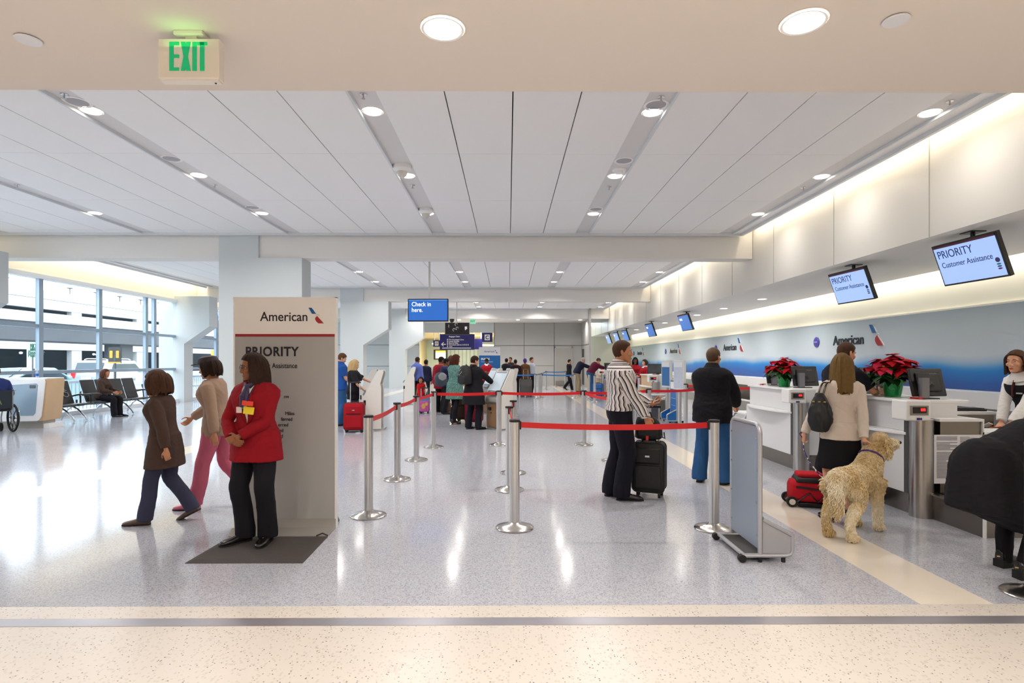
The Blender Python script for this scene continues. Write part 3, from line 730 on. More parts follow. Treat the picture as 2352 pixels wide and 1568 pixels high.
stanchion(*BP['h'], 'blue-belt stanchion between the two leaning men', None, None, gb)
stanchion(*BP['i'], 'blue-belt stanchion beside the leaning man in maroon', None, None, gb)
stanchion(*BP['j'], 'blue-belt stanchion in front of the two women in red', (BP['j'][0] - 1.0, 20.4), M_BELTB, gb)
finish_belts()

# ---------------------------------------------------------------- wheeled board stands
M_BOARD = mat('board_back_grey', '9AA5B4', 0.35, metal=0.35); M_BSTAND = mat('stand_tube_silver', 'B8B8BC', 0.35, metal=0.6)
def wheeled_board(label, loc, rz, mb, txt=None):
    t = thing('wheeled_sign_stand', label, 'sign stand', loc, rz)
    # board in the local Y-Z plane, its printed side toward +X
    hw = 0.275
    BX(-0.012, 0.012, -hw + .02, hw - .02, 0.1, 1.04).build('board', mb, t, smooth=False)
    r = 0.07
    pts = [(0, -hw, 0.06), (0, -hw, 1.06 - r)] + [(0, -hw + r - r * math.cos(a), 1.06 - r + r * math.sin(a)) for a in (0.5, 1.05)] + [(0, -hw + r, 1.06), (0, hw - r, 1.06)] + [(0, hw - r + r * math.sin(a), 1.06 - r + r * math.cos(a)) for a in (0.5, 1.05)] + [(0, hw, 1.06 - r), (0, hw, 0.06)]
    MB().tube(pts, 0.018, 12).build('frame', M_BSTAND, t)
    q = MB()
    for z in (0.2, 0.45, 0.7, 0.95):
        for y in (-hw + .03, hw - .03): q.obox((-.014, y, z), (.006, .012, .012))
    q.build('screws', M_CHROME, t, smooth=False)
    for y in (-hw, hw):
        MB().tube([(-0.14, y, 0.05), (0.2, y, 0.05), (.235, y, .06), (0.25, y, 0.09), (0.25, y, 0.2), (0.235, y, .215), (0.02, y, 0.33)], 0.017, 10).build('side_foot', M_BSTAND, t)
        MB().prism([(0.02, 0.07), (0.235, 0.07), (0.235, 0.2), (0.02, 0.31)], lambda u, v, d: (u, d, v), y - .004, y + .004).build('side_panel', mat('board_side_grey', 'A9A9AC', .4, metal=.3) if not txt else mb, t, smooth=False)
        MB().cyl((-0.14, y - .018, 0.03), (-0.14, y + .018, 0.03), 0.03).build('wheel', M_RUBBER, t)
        MB().cyl((.18, y, 0.0), (.18, y, 0.035), 0.016).build('rubber_foot', M_RUBBER, t)
        MB().cyl((0.0, y, 0), (0.0, y, 0.035), 0.014).build('rubber_foot', M_RUBBER, t)
    MB().tube([(-0.12, -hw, 0.05), (-0.12, hw, 0.05)], 0.017).build('cross_tube', M_BSTAND, t)
    BX(-0.1, 0.16, -hw + .02, hw - .02, 0.035, 0.045).build('floor_plate', M_SEAM if not txt else mb, t, smooth=False)
    if txt:
        BX(0.0125, 0.0135, -hw + .03, hw - .03, 0.84, 1.02).build('header', MATS['print_white'], t, smooth=False)
        MB().box(0.0125, 0.014, -.2, .2, .60, .605).box(.0125, .014, -.2, .2, .42, .425).build('rule_lines', MATS['print_white'], t, smooth=False)
        lettering('Bag size check', .05, MATS['print_white'], t, face_mx((.015, .0, .66), (0, 1, 0), (0, 0, 1)), 0, 1, 'CENTER') if False else None
    return t
wheeled_board('grey wheeled board stand seen from behind, right of the front belt', (1.945, 4.655, 0), 0, M_BOARD)
wheeled_board('blue wheeled board stand with white frame beside the poster stands', (W(1545, 0, 14.6).x, 14.5, 0), PI, mat('board_blue', '1F6DB8', .4), True)

# ---------------------------------------------------------------- poster stands
def poster_stand(px, Y, yt, yb, label, m):
    p = W(px, (yt + yb) / 2, Y)
    t = thing('poster_stand', label, 'poster stand', (p.x, Y, 0), R(-80))
    h = (yb - yt) / 1307 * Y / 2; zc = p.z
    # local: face toward -Y
    MB().box(-.26, .26, 0, .07, zc - h, zc + h).build('frame', mat('poster_frame_white', 'DEDEDA', .4), t, bevel=.006)
    BX(-.225, .225, -.004, 0, zc - h + .04, zc + h - .05).build('poster', m, t, smooth=False)
    BX(-.225, .225, -.006, -.002, zc + h - .17, zc + h - .05).build('poster_header', mat('poster_white', 'E4E6EA', .4), t, smooth=False)
    MB().cyl((0, .035, .02), (0, .035, zc - h), .045).build('post', M_ALU, t)
    MB().lathe([(.19, 0), (.19, .01), (.06, .03), (.045, .035)], (0, .035, 0)).build('base', M_DOME, t)
poster_stand(1529, 15.2, 828, 889, 'slim poster stand with a blue poster, left of the pair', mat('poster_blue', '1D69A8', .4))
poster_stand(1558, 13.9, 827, 895, 'slim poster stand with a pale printed notice, right of the pair', mat('poster_pale', 'C4CCDC', .4, noise=(14, .2)))
# ---------------------------------------------------------------- check-in counters along the right wall
M_CTR = mat('counter_white_laminate', 'DEDEDF', 0.3, spec=0.5); M_CTOP = mat('counter_top_white', 'EFEFEF', 0.25)
M_KICK = mat('kick_plate_steel', '8F8880', 0.25, metal=1, bump=(8, .06, (1, 1, 40))); M_WOOD = mat('pale_maple', 'C9A983', 0.4, noise=(3, .12), bump=(6, .05, (8, 8, 1)))
M_LED = mat('led_red', 'FF1A20', 0.4, emit=2.2); M_RDR = mat('display_black', '120C10', 0.15)
M_BEZ = mat('bezel_grey', '8E8880', 0.4)
def counter(y0, y1, label, wood=False, rdr=True):
    L = y1 - y0
    t = thing('check_in_counter', label, 'counter', (4.04, y0, 0), 0, 'check-in counters')
    fr = M_WOOD if wood else M_CTR
    BX(0.05, 0.5, 0.0, L, 0, 0.215).build('kick_base', M_KICK, t, smooth=False)
    BX(0.0, 0.5, 0.06, L, 0.215, 0.80).build('lower_panel', fr, t, smooth=False, bevel=.003)
    BX(0.06, 0.5, 0.06, L, 0.83, 1.125).build('upper_panel', fr, t, smooth=False)
    BX(0.02, 0.62, 0.0, L, 1.125, 1.155).build('counter_top', M_CTOP, t, bevel=.004)
    # curved shelf bulging toward the customer
    pts = [(0.1, 0.03)] + [(-0.005 - 0.13 * math.sin(PI * k / 14) ** 0.8, 0.03 + (L - 0.06) * k / 14) for k in range(15)] + [(0.1, L - 0.03)]
    MB().prism(pts, lambda u, v, d: (u, v, d), 0.80, 0.828).build('bag_shelf', M_CTOP, t, bevel=.004)
    BX(0.0, 0.07, 0.0, 0.06, 0.215, 1.125).build('end_strip', M_SEAM, t, smooth=False)
    BX(0.07, 0.5, 0.0, 0.06, 0.215, 1.125).build('end_panel', M_CTR, t, smooth=False)
    # rounded steel column and the reader above it
    MB().lathe([(0.105, 0), (0.105, 0.97), (0.1, 0.975)], (0.09, -0.06, 0), 32).build('end_column', M_STEEL, t)
    if rdr:
        MB().box(-0.145, 0.095, -0.19, 0.04, 0.965, 1.165).build('reader_housing', M_CTOP, t, bevel=.015, seg=3)
        BX(-0.115, 0.065, -0.194, -0.188, 1.02, 1.115).build('reader_bezel', M_BEZ, t, smooth=False)
        BX(-0.09, 0.045, -0.197, -0.192, 1.04, 1.10).build('reader_display', M_RDR, t, smooth=False)
        MB().obox((0.008, -0.199, 1.075), (.045, .003, .026)).build('reader_light', M_LED, t, bevel=.001)
        MB().obox((-0.025, -0.194, 0.985), (.05, .004, .022)).build('reader_badge', mat('badge_violet', '3A2C86', .4), t, smooth=False)
    return t
counter(5.72, 7.35, 'nearest white check-in counter, behind the woman with the dog')
counter(8.05, 9.62, 'second white check-in counter, behind the grey wheeled board')
counter(15.9, 17.5, 'beige check-in counter with wooden front behind the blue poster stand', True)
counter(21.9, 23.4, 'wooden check-in counter behind the two women in red', True)
counter(24.6, 26.2, 'wooden check-in counter the man in maroon leans on', True)
counter(27.6, 29.2, 'farthest wooden check-in counter, by the older man leaning', True)
# baggage well with scale beside the nearest counter
t = thing('baggage_scale_cabinet', 'brushed steel baggage scale cabinet with white stepped top, right of the nearest counter', 'cabinet', (4.24, 5.58, 0))
BX(0.02, 0.42, 0, .13, 0.0, 0.955).build('tall_body', M_DSTEEL, t, smooth=False)
BX(0.42, 1.0, 0, .3, 0.0, 0.83).build('low_body', M_DSTEEL, t, smooth=False)
MB().box(0.0, 0.44, -0.02, .14, 0.955, 0.98).box(0.425, 0.44, -0.02, .3, 0.83, 0.955).box(.3, .44, .14, .7, .955, .98).build('upper_top', M_CTOP, t, smooth=False)
BX(0.42, 1.05, -0.02, .32, 0.83, 0.85).build('lower_top', M_CTOP, t, smooth=False)
t2 = thing('baggage_scale', 'low brushed steel baggage scale platform at the bending person in black', 'scale', (4.17, 4.94, 0))
BX(0.0, 1.3, 0.02, 0.70, 0, 0.23).build('platform', M_DSTEEL, t2, smooth=False)
BX(-0.012, 1.3, 0.0, 0.70, 0.23, 0.245).build('top_rim', M_STEEL, t2, smooth=False)
BX(-0.01, 0.01, 0.0, 0.02, 0, 0.23).build('corner_strip', M_CTOP, t2, smooth=False)
MB().box(0.08, 1.25, 0.06, 0.64, 0.245, 0.255).build('weighing_plate', M_RUBBER, t2, smooth=False)
# printed notice on the cabinet
c0 = W(2145, 1110, 5.575); c1 = W(2255, 998, 5.575)
t = thing('printed_notice', 'white printed notice with two columns of small text on the steel cabinet', 'notice', (c0.x, 5.575, c0.z))
wd, ht = c1.x - c0.x, c1.z - c0.z
BX(0, wd, -.004, 0, 0, ht).build('sheet', mat('notice_paper', 'E8E6EA', .5), t, smooth=False)
q = MB(); random.seed(3)
for cidx in (0, 1):
    x0 = .025 + cidx * (wd / 2 - .005)
    for k in range(30 if cidx == 0 else 38):
        z = ht - .025 - k * (.0138 if cidx == 0 else .0105)
        if z < .03: break
        if random.random() < (.08 if cidx == 0 else .12): continue
        ln_ = (wd / 2 - .035) * (1 if random.random() < .75 else random.uniform(.4, .9))
        q.box(x0, x0 + ln_, -.006, -.004, z, z + (.0065 if cidx == 0 else .004))
q.build('small_print', mat('small_print_grey', '77757E', .6), t, smooth=False)
# black keyboard on the low desk
t = thing('keyboard', 'black keyboard lying behind the baggage cabinet, left of the bending agent', 'keyboard', (5.15, 6.55, 0.98), R(-6))
BX(-.3, .3, -.1, .1, 0.0, .025).build('body', M_BLACK, t, bevel=.006)
q = MB()
for i in range(15):
    for j in range(5): q.box(-.285 + i * .038, -.255 + i * .038, -.09 + j * .036, -.06 + j * .036, .025, .035)
q.build('keys', mat('key_black', '222226', .5), t, smooth=False)
t = thing('agent_desk', 'low agent desk behind the nearest counter carrying the keyboard', 'desk', (4.85, 5.95, 0))
BX(0, .62, .42, .46, 0, .95).build('body', M_DSTEEL, t, smooth=False)
BX(-.05, .65, .4, 1.0, .95, .98).build('desk_top', M_CTOP, t, smooth=False)

# baggage conveyor and ledge under the mural
t = thing('baggage_conveyor', 'long white ledge with brushed steel baggage conveyor under the blue mural', 'conveyor', (8.0, 4.0, 0))
BX(-.05, .46, 0, 35.7, .76, 1.02).build('ledge', M_CTOP, t, smooth=False)
BX(.1, .46, 0, 35.7, .3, .76).build('back_panel', M_DSTEEL, t, smooth=False)
BX(-.55, .46, 0, 35.7, 0, .3).build('conveyor_body', M_STEEL, t, smooth=False)
BX(-.5, .1, 0, 35.7, .3, .315).build('belt', M_RUBBER, t, smooth=False)
MB().box(-.58, -.5, 0, 35.7, .3, .34).build('side_rail', M_CTOP, t, smooth=False)
# bag rails in front of the far counters
def bag_rail(x, y, label):
    t = thing('bag_rail', label, 'rail', (x, y, 0), 0, 'tubular bag rails at the counters')
    MB().tube([(0, 0, .01), (0, 0, .55), (.03, 0, .6), (.09, 0, .63), (.5, 0, .63)], .022, 10).tube([(.0, .5, .01), (0, .5, .55), (.03, .5, .6), (.09, .5, .63), (.5, .5, .63)], .022, 10).build('tube', M_BSTAND, t)
    BX(.02, .55, -.02, .55, .62, .645).build('shelf', M_CTOP, t, smooth=False)
    BX(.1, .5, .02, .48, 0, .5).build('scale_box', M_DSTEEL, t, smooth=False)
bag_rail(3.72, 15.25, 'silver bag rail with white shelf left of the blue poster stand')
bag_rail(4.1, 9.85, 'silver bag rail with white shelf beside the second counter')

# ---------------------------------------------------------------- monitors on the counters
def monitor(x, y, rz, label, back=True, tilt=14):
    t = thing('monitor', label, 'monitor', (x, y, 1.155), rz, 'monitors on the counters')
    rx = Matrix.Rotation(R(-tilt), 3, 'X')
    c = Vector((0, 0, .17))
    MB().obox(c, (.40, .035, .30), rx).obox(c + rx @ Vector((0, -.025, 0)), (.28, .03, .2), rx).build('housing', mat('monitor_black', '16161A', .35), t, bevel=.012, seg=3)
    MB().obox(c + rx @ Vector((0, .019, 0)), (.36, .003, .26), rx).build('display', mat('monitor_glass', '3A4248', .15), t, smooth=False)
    q = MB()
    for k in range(6): q.obox(c + rx @ Vector((.02 + .014 * k, -.042, .085 - .004 * (k % 2))), (.007, .003, .006), rx)
    q.build('vents', M_BEZ, t, smooth=False)
    MB().obox((-.1, -.07, .11), (.085, .05, .22)).build('pillar', mat('pillar_grey', '86848A', .35, metal=.7), t, smooth=False)
    MB().box(-.15, .05, -.11, .05, 0, .012).tube([(-.07, -.05, .1), (0, -.06, .14), (0, -.03, .16)], .03, 8).build('stand', M_BLACK, t)
    return t
mo = monitor(4.42, 5.98, R(8), 'largest black monitor, right of the nearest poinsettia')
for x, y, rz, l in ((4.5, 6.95, R(6), 'black monitor between the leaning man and the nearest poinsettia'), (4.42, 8.45, R(6), 'black monitor right of the second poinsettia'), (4.42, 9.3, R(6), 'black monitor left of the second poinsettia')):
    dup(mo, (x, y, 1.155), rz, l)
dup(mo, (4.3, 16.7, 1.155), R(165), 'monitor with its pale display turned this way, left of the poster stands')
dup(mo, (4.4, 24.9, 1.155), R(20), 'small dark monitor right of the man in maroon')
dup(mo, (4.4, 28.3, 1.155), R(20), 'small dark monitor behind the older leaning man')

# ---------------------------------------------------------------- poinsettias
M_BRACT = mat('poinsettia_red', 'A80A1A', .75, spec=.12, noise=(14, .25)); M_BRACT2 = mat('poinsettia_pink', 'C02844', .75, spec=.12); M_LEAF = mat('leaf_green', '1F4A1E', .45, noise=(20, .3))
M_FOIL = mat('green_foil', '16A050', .2, metal=.35, spec=.8, bump=(40, .8)); M_BUD = mat('flower_bud', 'D8B24A', .5); M_SOIL = mat('soil', '3A2A20', .9)
def leaf(mb, base, az, el, ln_, wd, droop, fold=.15):
    """pointed leaf: a midrib curve with a width, five stations"""
    d = Vector((math.cos(az) * math.cos(el), math.sin(az) * math.cos(el), math.sin(el))); s = Vector((-math.sin(az), math.cos(az), 0)); n = s.cross(d)
    st = [(0, .06), (.2, .55), (.42, 1.0), (.62, .8), (.82, .4), (1, .03)]
    L_, M_, R_ = [], [], []
    for u, w_ in st:
        p = Vector(base) + d * (ln_ * u) + Vector((0, 0, -droop * u * u * ln_))
        L_.append(p + s * (wd * w_) - n * (-fold * wd * w_)); M_.append(p); R_.append(p - s * (wd * w_) - n * (-fold * wd * w_))
    vs = L_ + M_ + R_; k = len(st); fs = []
    for i in range(k - 1):
        fs += [(i, i + 1, k + i + 1, k + i), (k + i, k + i + 1, 2 * k + i + 1, 2 * k + i)]
    mb.add(vs, fs)
def poinsettia(x, y, z, s, label, seed):
    rnd = random.Random(seed)
    t = thing('poinsettia', label, 'plant', (x, y, z), 0, 'potted poinsettias on the counters')
    MB().lathe([(.075, 0), (.082, .03), (.1, .15), (.108, .19), (.104, .192), (.095, .17)], n=20, cap=False).add([], []).lathe([(.074, .0), (.002, .001)], n=20).build('foil_pot', M_FOIL, t)
    q = MB()
    for k in range(14):   # crimped foil flares
        a = 2 * PI * k / 14; leaf(q, (.09 * math.cos(a), .09 * math.sin(a), .16), a + .2, R(60), .1 * rnd.uniform(.6, 1.2), .045, .2)
    q.build('foil_flare', M_FOIL, t)
    MB().lathe([(.09, .165), (.002, .17)]).build('soil', M_SOIL, t)
    st = MB(); gl = MB(); rd = MB(); pk = MB(); bd = MB()
    heads = [(0, 0, .44)] + [(.13 * math.cos(a), .13 * math.sin(a), .39) for a in (0.3, 1.5, 2.8, 4.0, 5.2)] + [(.2 * math.cos(a), .2 * math.sin(a), .31) for a in (0.0, .9, 1.9, 2.7, 3.7, 4.6, 5.6)]
    for hx, hy, hz in heads:
        top = Vector((hx * s, hy * s, hz * s + .02)); st.tube([(hx * .2, hy * .2, .16), (hx * .7 * s, hy * .7 * s, hz * .75), top], .006, 5)
        out = math.atan2(hy, hx)
        for ringk, (nn, ln_, el) in enumerate(((6, .14, -.1), (5, .10, .35))):
            for k in range(nn):
                a = out + 2 * PI * k / nn + ringk * .5 + rnd.uniform(-.2, .2)
                leaf(pk if rnd.random() < .10 else rd, top, a, el + rnd.uniform(-.45, .3), ln_ * s * rnd.uniform(.85, 1.2), .054 * s, .45)
        for k in range(4): bd.ell(top + Vector((rnd.uniform(-.012, .012), rnd.uniform(-.012, .012), .008)), (.006, .006, .007), nu=6, nv=5)
        for k in range(5):
            a = out + rnd.uniform(-1.6, 1.6); leaf(gl, top + Vector((0, 0, -.07)), a, rnd.uniform(-.5, .1), .15 * s * rnd.uniform(.8, 1.1), .045 * s, .4)
    for k in range(16):
        a = 2 * PI * k / 16; leaf(gl, (.05 * math.cos(a), .05 * math.sin(a), .2), a, rnd.uniform(-.1, .5), .18 * s, .05 * s, .6)
    st.build('stems', M_LEAF, t); tag(gl.build('foliage', M_LEAF, t), kind='stuff'); rd.build('bracts', M_BRACT, t); pk.build('pink_bracts', M_BRACT2, t); bd.build('buds', M_BUD, t)
    return t
poinsettia(4.30, 6.33, 1.155, 1.0, 'large red poinsettia in green foil on the nearest counter', 1)
poinsettia(4.26, 8.75, 1.155, .95, 'red poinsettia in green foil on the second counter', 2)
def bloom(x, y, z, label, seed):
    rnd = random.Random(seed); t = thing('cut_poinsettia_bloom', label, 'flower', (x, y, z), 0, 'loose red blooms on the counters')
    q = MB()
    for k in range(11): leaf(q, (0, 0, .012), 2 * PI * k / 11 + rnd.uniform(-.2, .2), rnd.uniform(.05, .6), rnd.uniform(.07, .11), .028, .4)
    q.build('petals', mat('cut_bloom_red', 'D8141E', .5), t)
    MB().ell((0, 0, .015), (.012, .012, .012), nu=8, nv=6).build('centre', M_BUD, t)
bloom(4.2, 5.83, 1.155, 'loose red bloom on the nearest counter, below the largest monitor', 1)
bloom(4.2, 9.35, 1.155, 'loose red bloom at the left end of the second counter', 2)
bloom(4.2, 16.3, 1.155, 'loose red bloom on the beige counter', 3)
bloom(4.2, 25.5, 1.155, 'loose red bloom by the hands of the man in maroon', 4)

# ---------------------------------------------------------------- self-service kiosks
M_KSIDE = mat('kiosk_white', 'DEDAD2', .4); M_KSCR = mat('kiosk_screen', 'B7C3CC', .2, emit=.25); M_KGREY = mat('kiosk_grey', '9C978F', .4); M_KBROWN = mat('kiosk_bronze', '8A6440', .4)
def kiosk(px, py, rz, label, scale=1.0, bronze=True):
    p = F(px, py)
    t = thing('check_in_kiosk', label, 'kiosk', (p.x, p.y, 0), rz, 'self-service check-in kiosks')
    prof = [(.05, 0), (.42, 0), (.42, .95), (.40, 1.04), (.47, 1.30), (.455, 1.345), (.36, 1.345), (.02, .74), (0, .70), (0, .64), (.05, .6)]
    prof = [(u - .22, v) for u, v in prof]
    for x0 in (-.27, .24): MB().prism(prof, lambda u, v, d: (d, u, v), x0, x0 + .03).build('side_panel', M_KSIDE, t, smooth=False, bevel=.003)
    inn = [(u * .96, v * .985 + .004) for u, v in prof]
    MB().prism(inn, lambda u, v, d: (d, u, v), -.24, .24).build('body', M_KGREY, t, smooth=False)
    BX(-.22, .22, -.19, -.165, .06, .58).build('front_door', M_KBROWN if bronze else M_KSIDE, t, smooth=False)
    BX(-.27, .27, -.24, .26, 0, .03).build('base_plate', M_ALU, t, smooth=False)
    a = math.atan2(1.345 - .74, .34); rx = Matrix.Rotation(a, 3, 'X')
    c = Vector((0, (-.20 + .14) / 2 - .012, (.74 + 1.345) / 2 + .012))
    MB().obox(c + rx @ Vector((0, .05, -.003)), (.44, .5, .014), rx).build('display', M_KSCR, t, smooth=False)
    MB().obox(c + rx @ Vector((0, .27, .002)), (.4, .03, .016), rx).build('display_bar', M_KGREY, t, smooth=False)
    MB().obox(c + rx @ Vector((0.05, -.27, .01)), (.3, .09, .04), rx).build('reader_tray', mat('kiosk_blue_grey', '7C8C9C', .4), t, smooth=False, bevel=.006)
    MB().obox((-.08, -.2, .47), (.1, .03, .07)).obox((-.02, -.2, .38), (.02, .03, .02)).build('ticket_slot', M_BLACK, t, smooth=False)
    MB().obox((-.272, -.16, .62), (.006, .05, .11)).obox((.272, -.16, .62), (.006, .05, .11)).build('side_grip', M_BLACK, t, smooth=False)
    return t
kiosk(858, 985, R(-84), 'white check-in kiosk right of the red suitcase, nearest of the pair')
kiosk(846, 965, R(-84), 'white check-in kiosk behind the nearest one by the blonde woman', bronze=False)
kiosk(941, 928, R(-88), 'white check-in kiosk left of the girl in red')
kiosk(984, 922, R(-80), 'white check-in kiosk just right of the girl in red')
kiosk(1146, 985, R(-55), 'large check-in kiosk with bronze door used by the man in the long black coat')
kiosk(1128, 950, R(-65), 'check-in kiosk behind the bronze one, in front of the MAIN sign')
kiosk(1163, 955, R(-65), 'check-in kiosk just right of the bronze one, turned away', bronze=False)
# ---------------------------------------------------------------- passage beyond the end wall
struct('wall_passage', BX(-9, -8.8, 36.2, 62, 0, 4).box(2.4, 2.6, 36.2, 62, 0, 4), mat('passage_beige', 'CFC6A6', .6), smooth=False)
struct('ceiling.010', BX(-9, 2.6, 36.2, 62, 3.85, 4), mat('passage_ceiling', 'CFC39E', .7), smooth=False)
struct('wall_passage_end', BX(-9, 2.6, 61.8, 62, 0, 4), mat('passage_end_glass', 'BFD2D6', .3, noise=(1.2, .1)), smooth=False)
sm = MB()
for x in np.arange(-7.5, 2, .42): sm.box(x, x + .05, 61.7, 61.8, .8, 2.8)
struct('trim_11', sm, mat('passage_fins', '8FA4AA', .4), smooth=False)
for k, (x, y, pw) in enumerate(((-4.2, 40, 420), (-3.6, 46, 420), (-1.4, 40, 420), (-2, 52, 480), (-5, 55, 480))):
    dup(base, (x, y, 3.845), 0, 'downlight in the beige passage ceiling beyond the end wall', 'passage downlights')
    area_light('passage_lamp', (x, y, 3.8), (0, 0, 0), .5, .5, pw, (1, .86, .6))
t = thing('passage_cove', 'long glowing white ceiling cove deep in the beige passage', 'light', (-3, 50, 2.95))
MB().prism([(-3.4, -2), (1.5, 3.0), (2.1, 3.0), (-2.6, -2)], lambda u, v, d: (u, v, d), 0, .12).build('lens', mat('cove_glow', 'FFF4DE', .5, emit=1.4), t, smooth=False)
MB().cyl((-.5, .5, .1), (-.5, .5, .92), .03).build('hanger', M_ALU, t)
t = thing('passage_screen', 'small lit yellow and white screen deep in the beige passage', 'screen', (W(1012, 0, 45).x, 45, W(0, 814, 45).z))
BX(-.55, .55, 0, .1, -.4, .4).build('housing', M_BLACK, t); BX(-.4, .4, -.004, 0, -.3, .18).build('display', mat('passage_lit', 'F2F0E4', .4, emit=.8), t, smooth=False); BX(-.4, .4, -.005, 0, .18, .32).build('title_bar', mat('passage_yellow', 'E2B23C', .4, emit=.5), t, smooth=False)
MB().cyl((0, .05, .4), (0, .05, 3.85 - t.location.z), .04).build('hanger', M_ALU, t)

# ---------------------------------------------------------------- outside the windows
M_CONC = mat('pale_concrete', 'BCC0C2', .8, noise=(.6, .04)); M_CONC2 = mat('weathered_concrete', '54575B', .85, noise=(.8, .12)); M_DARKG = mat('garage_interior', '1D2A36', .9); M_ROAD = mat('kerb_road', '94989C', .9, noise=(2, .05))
struct('road', BX(-60, XW - .14, -5, 90, -.25, -.12), M_ROAD, smooth=False)
struct('sidewalk', BX(-15.4, XW - .14, -5, 60, -.12, -.02), mat('sidewalk_concrete', 'B0B4B6', .9, noise=(2, .05)), smooth=False)
t = thing('parking_garage', 'white concrete parking garage across the road outside the windows', 'building', (-36, 0, -.12))
q = MB(); q.box(-.3, .2, -10, 110, 5.7, 7.15).box(-.3, .2, -10, 110, 2.55, 3.3).box(-.3, .1, -10, 110, 0, .55)
q.build('parapets', M_CONC, t, smooth=False)
BX(.195, .21, -10, 110, 6.45, 6.48).build('parapet_joint', M_CONC2, t, smooth=False)
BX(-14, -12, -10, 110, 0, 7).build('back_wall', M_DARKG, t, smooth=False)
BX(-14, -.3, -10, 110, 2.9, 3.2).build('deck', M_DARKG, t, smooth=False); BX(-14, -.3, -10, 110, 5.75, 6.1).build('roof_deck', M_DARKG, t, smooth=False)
for y in np.arange(6, 100, 8.2):
    BX(-.25, .15, y, y + 1.1, 0, 5.7).build('column', M_CONC, t, smooth=False)
for k, y in enumerate(np.arange(15, 75, 3.2)):
    MB().ell((-4 - (k * 37 % 5), y, 2.35), (.12, .12, .1), nu=8, nv=6).build('ceiling_lamp', mat('garage_lamp', 'C8DCFF', .5, emit=6), t)
for k, y in enumerate(np.arange(20, 80, 3.0)):
    MB().tube([(0, y, 7.15), (0, y, 7.6)], .04, 6).obox((0, y, 7.65), (.3, .3, .08)).build('roof_post', M_CONC2, t)
t = thing('elevated_road', 'grey concrete elevated roadway running in front of the garage', 'road bridge', (-28, 0, -.12))
BX(-1.5, 1.2, -12, 105, 2.85, 4.0).build('beam', M_CONC2, t, smooth=False)
BX(1.2, 1.35, -12, 105, 3.9, 4.45).build('barrier', M_CONC, t, smooth=False)
for y in (8, 40.5, 70): BX(-.6, .5, y, y + 1.4, 0, 2.85).build('pillar', M_CONC2, t, smooth=False)

def car(loc, rz, label, body, kind='suv'):
    t = thing('parked_car', label, 'car', loc, rz)
    # local: nose toward +Y, width X
    prof = [(-2.25, .35), (-2.3, .7), (-2.2, 1.05), (-1.95, 1.62), (-1.6, 1.72), (.3, 1.70), (.95, 1.12), (2.1, .95), (2.3, .72), (2.3, .35)] if kind == 'suv' else [(-2.2, .3), (-2.25, .75), (-2.05, 1.0), (-1.5, 1.05), (-.8, 1.42), (.2, 1.45), (1.0, 1.0), (2.1, .85), (2.25, .6), (2.25, .3)]
    def ring(x, k, zz):
        return [(x, u * k, v if v < 1.06 else 1.06 + (v - 1.06) * zz) for u, v in prof]
    MB().loft([ring(-.88, .97, .86), ring(-.80, .995, .97), ring(-.5, 1, 1), ring(.5, 1, 1), ring(.8, .995, .97), ring(.88, .97, .86)]).build('body', body, t, angle=30)
    gl = mat('car_glass', '3C4C58', .08)
    for sx in (-1, 1):
        P = [(-1.72, 1.12), (-1.55, 1.52), (.22, 1.52), (.78, 1.12)] if kind == 'suv' else [(-1.4, 1.06), (-.75, 1.32), (.18, 1.34), (.8, 1.03)]
        MB().prism(P, lambda u, v, d: (d, u, v), sx * .865, sx * .885).build('side_window', gl, t, smooth=False)
        for y in (-1.4, 1.4):
            w_ = MB().cyl((sx * .68, y, .33), (sx * .9, y, .33), .33, n=24).build('wheel', M_RUBBER, t)
            MB().cyl((sx * .89, y, .33), (sx * .91, y, .33), .2, n=16).build('hub', M_ALU, w_)
        MB().obox((sx * .72, -2.2 if kind == 'suv' else -2.2, .98), (.2, .18, .42 if kind == 'suv' else .16)).build('tail_lamp', mat('tail_lamp_red', 'C81E24', .25, emit=.3), t, bevel=.02)
        MB().ell((sx * .95, .62, 1.1), (.1, .06, .08)).build('mirror', body, t)
    rx = Matrix.Rotation(R(-67 if kind == 'suv' else -40), 3, 'X')
    MB().obox((0, -2.09 if kind == 'suv' else -1.2, 1.36 if kind == 'suv' else 1.25), (1.4, .5 if kind == 'suv' else .7, .02), Matrix.Rotation(R(66 if kind == 'suv' else 30), 3, 'X')).build('rear_window', gl, t, smooth=False)
    MB().obox((0, .66, 1.4 if kind == 'suv' else 1.22), (1.4, .75, .02), Matrix.Rotation(R(-42 if kind == 'suv' else -30), 3, 'X')).build('windscreen', gl, t, smooth=False)
    if kind == 'suv':
        for sx in (-.62, .62): MB().tube([(sx, -1.6, 1.74), (sx, -1.4, 1.8), (sx, .0, 1.79), (sx, .2, 1.73)], .025, 6).build('roof_rail', M_ALU, t)
    BX(-.26, .26, -2.33, -2.3, .72, .85).build('number_plate', mat('plate_pale', 'D8DCDC', .5), t, smooth=False)
    BX(-.85, .85, -2.34, -2.2, .35, .55).build('bumper', mat('bumper_grey', '6A6E72', .5), t, bevel=.03)
    return t
M_SILVER = mat('car_silver', 'C2CCD4', .22, metal=.5)
car((-21.9, 32, -.12), 0, 'silver estate car with red tail lamp parked outside the windows', M_SILVER)
c = W(30, 0, 18.5)
car((c.x - .3, 19.4, -.12), R(-4), 'pale blue-green car at the left edge, outside behind the wooden desk', mat('car_pale_teal', 'BFE0E2', .25, metal=.3), 'sedan')
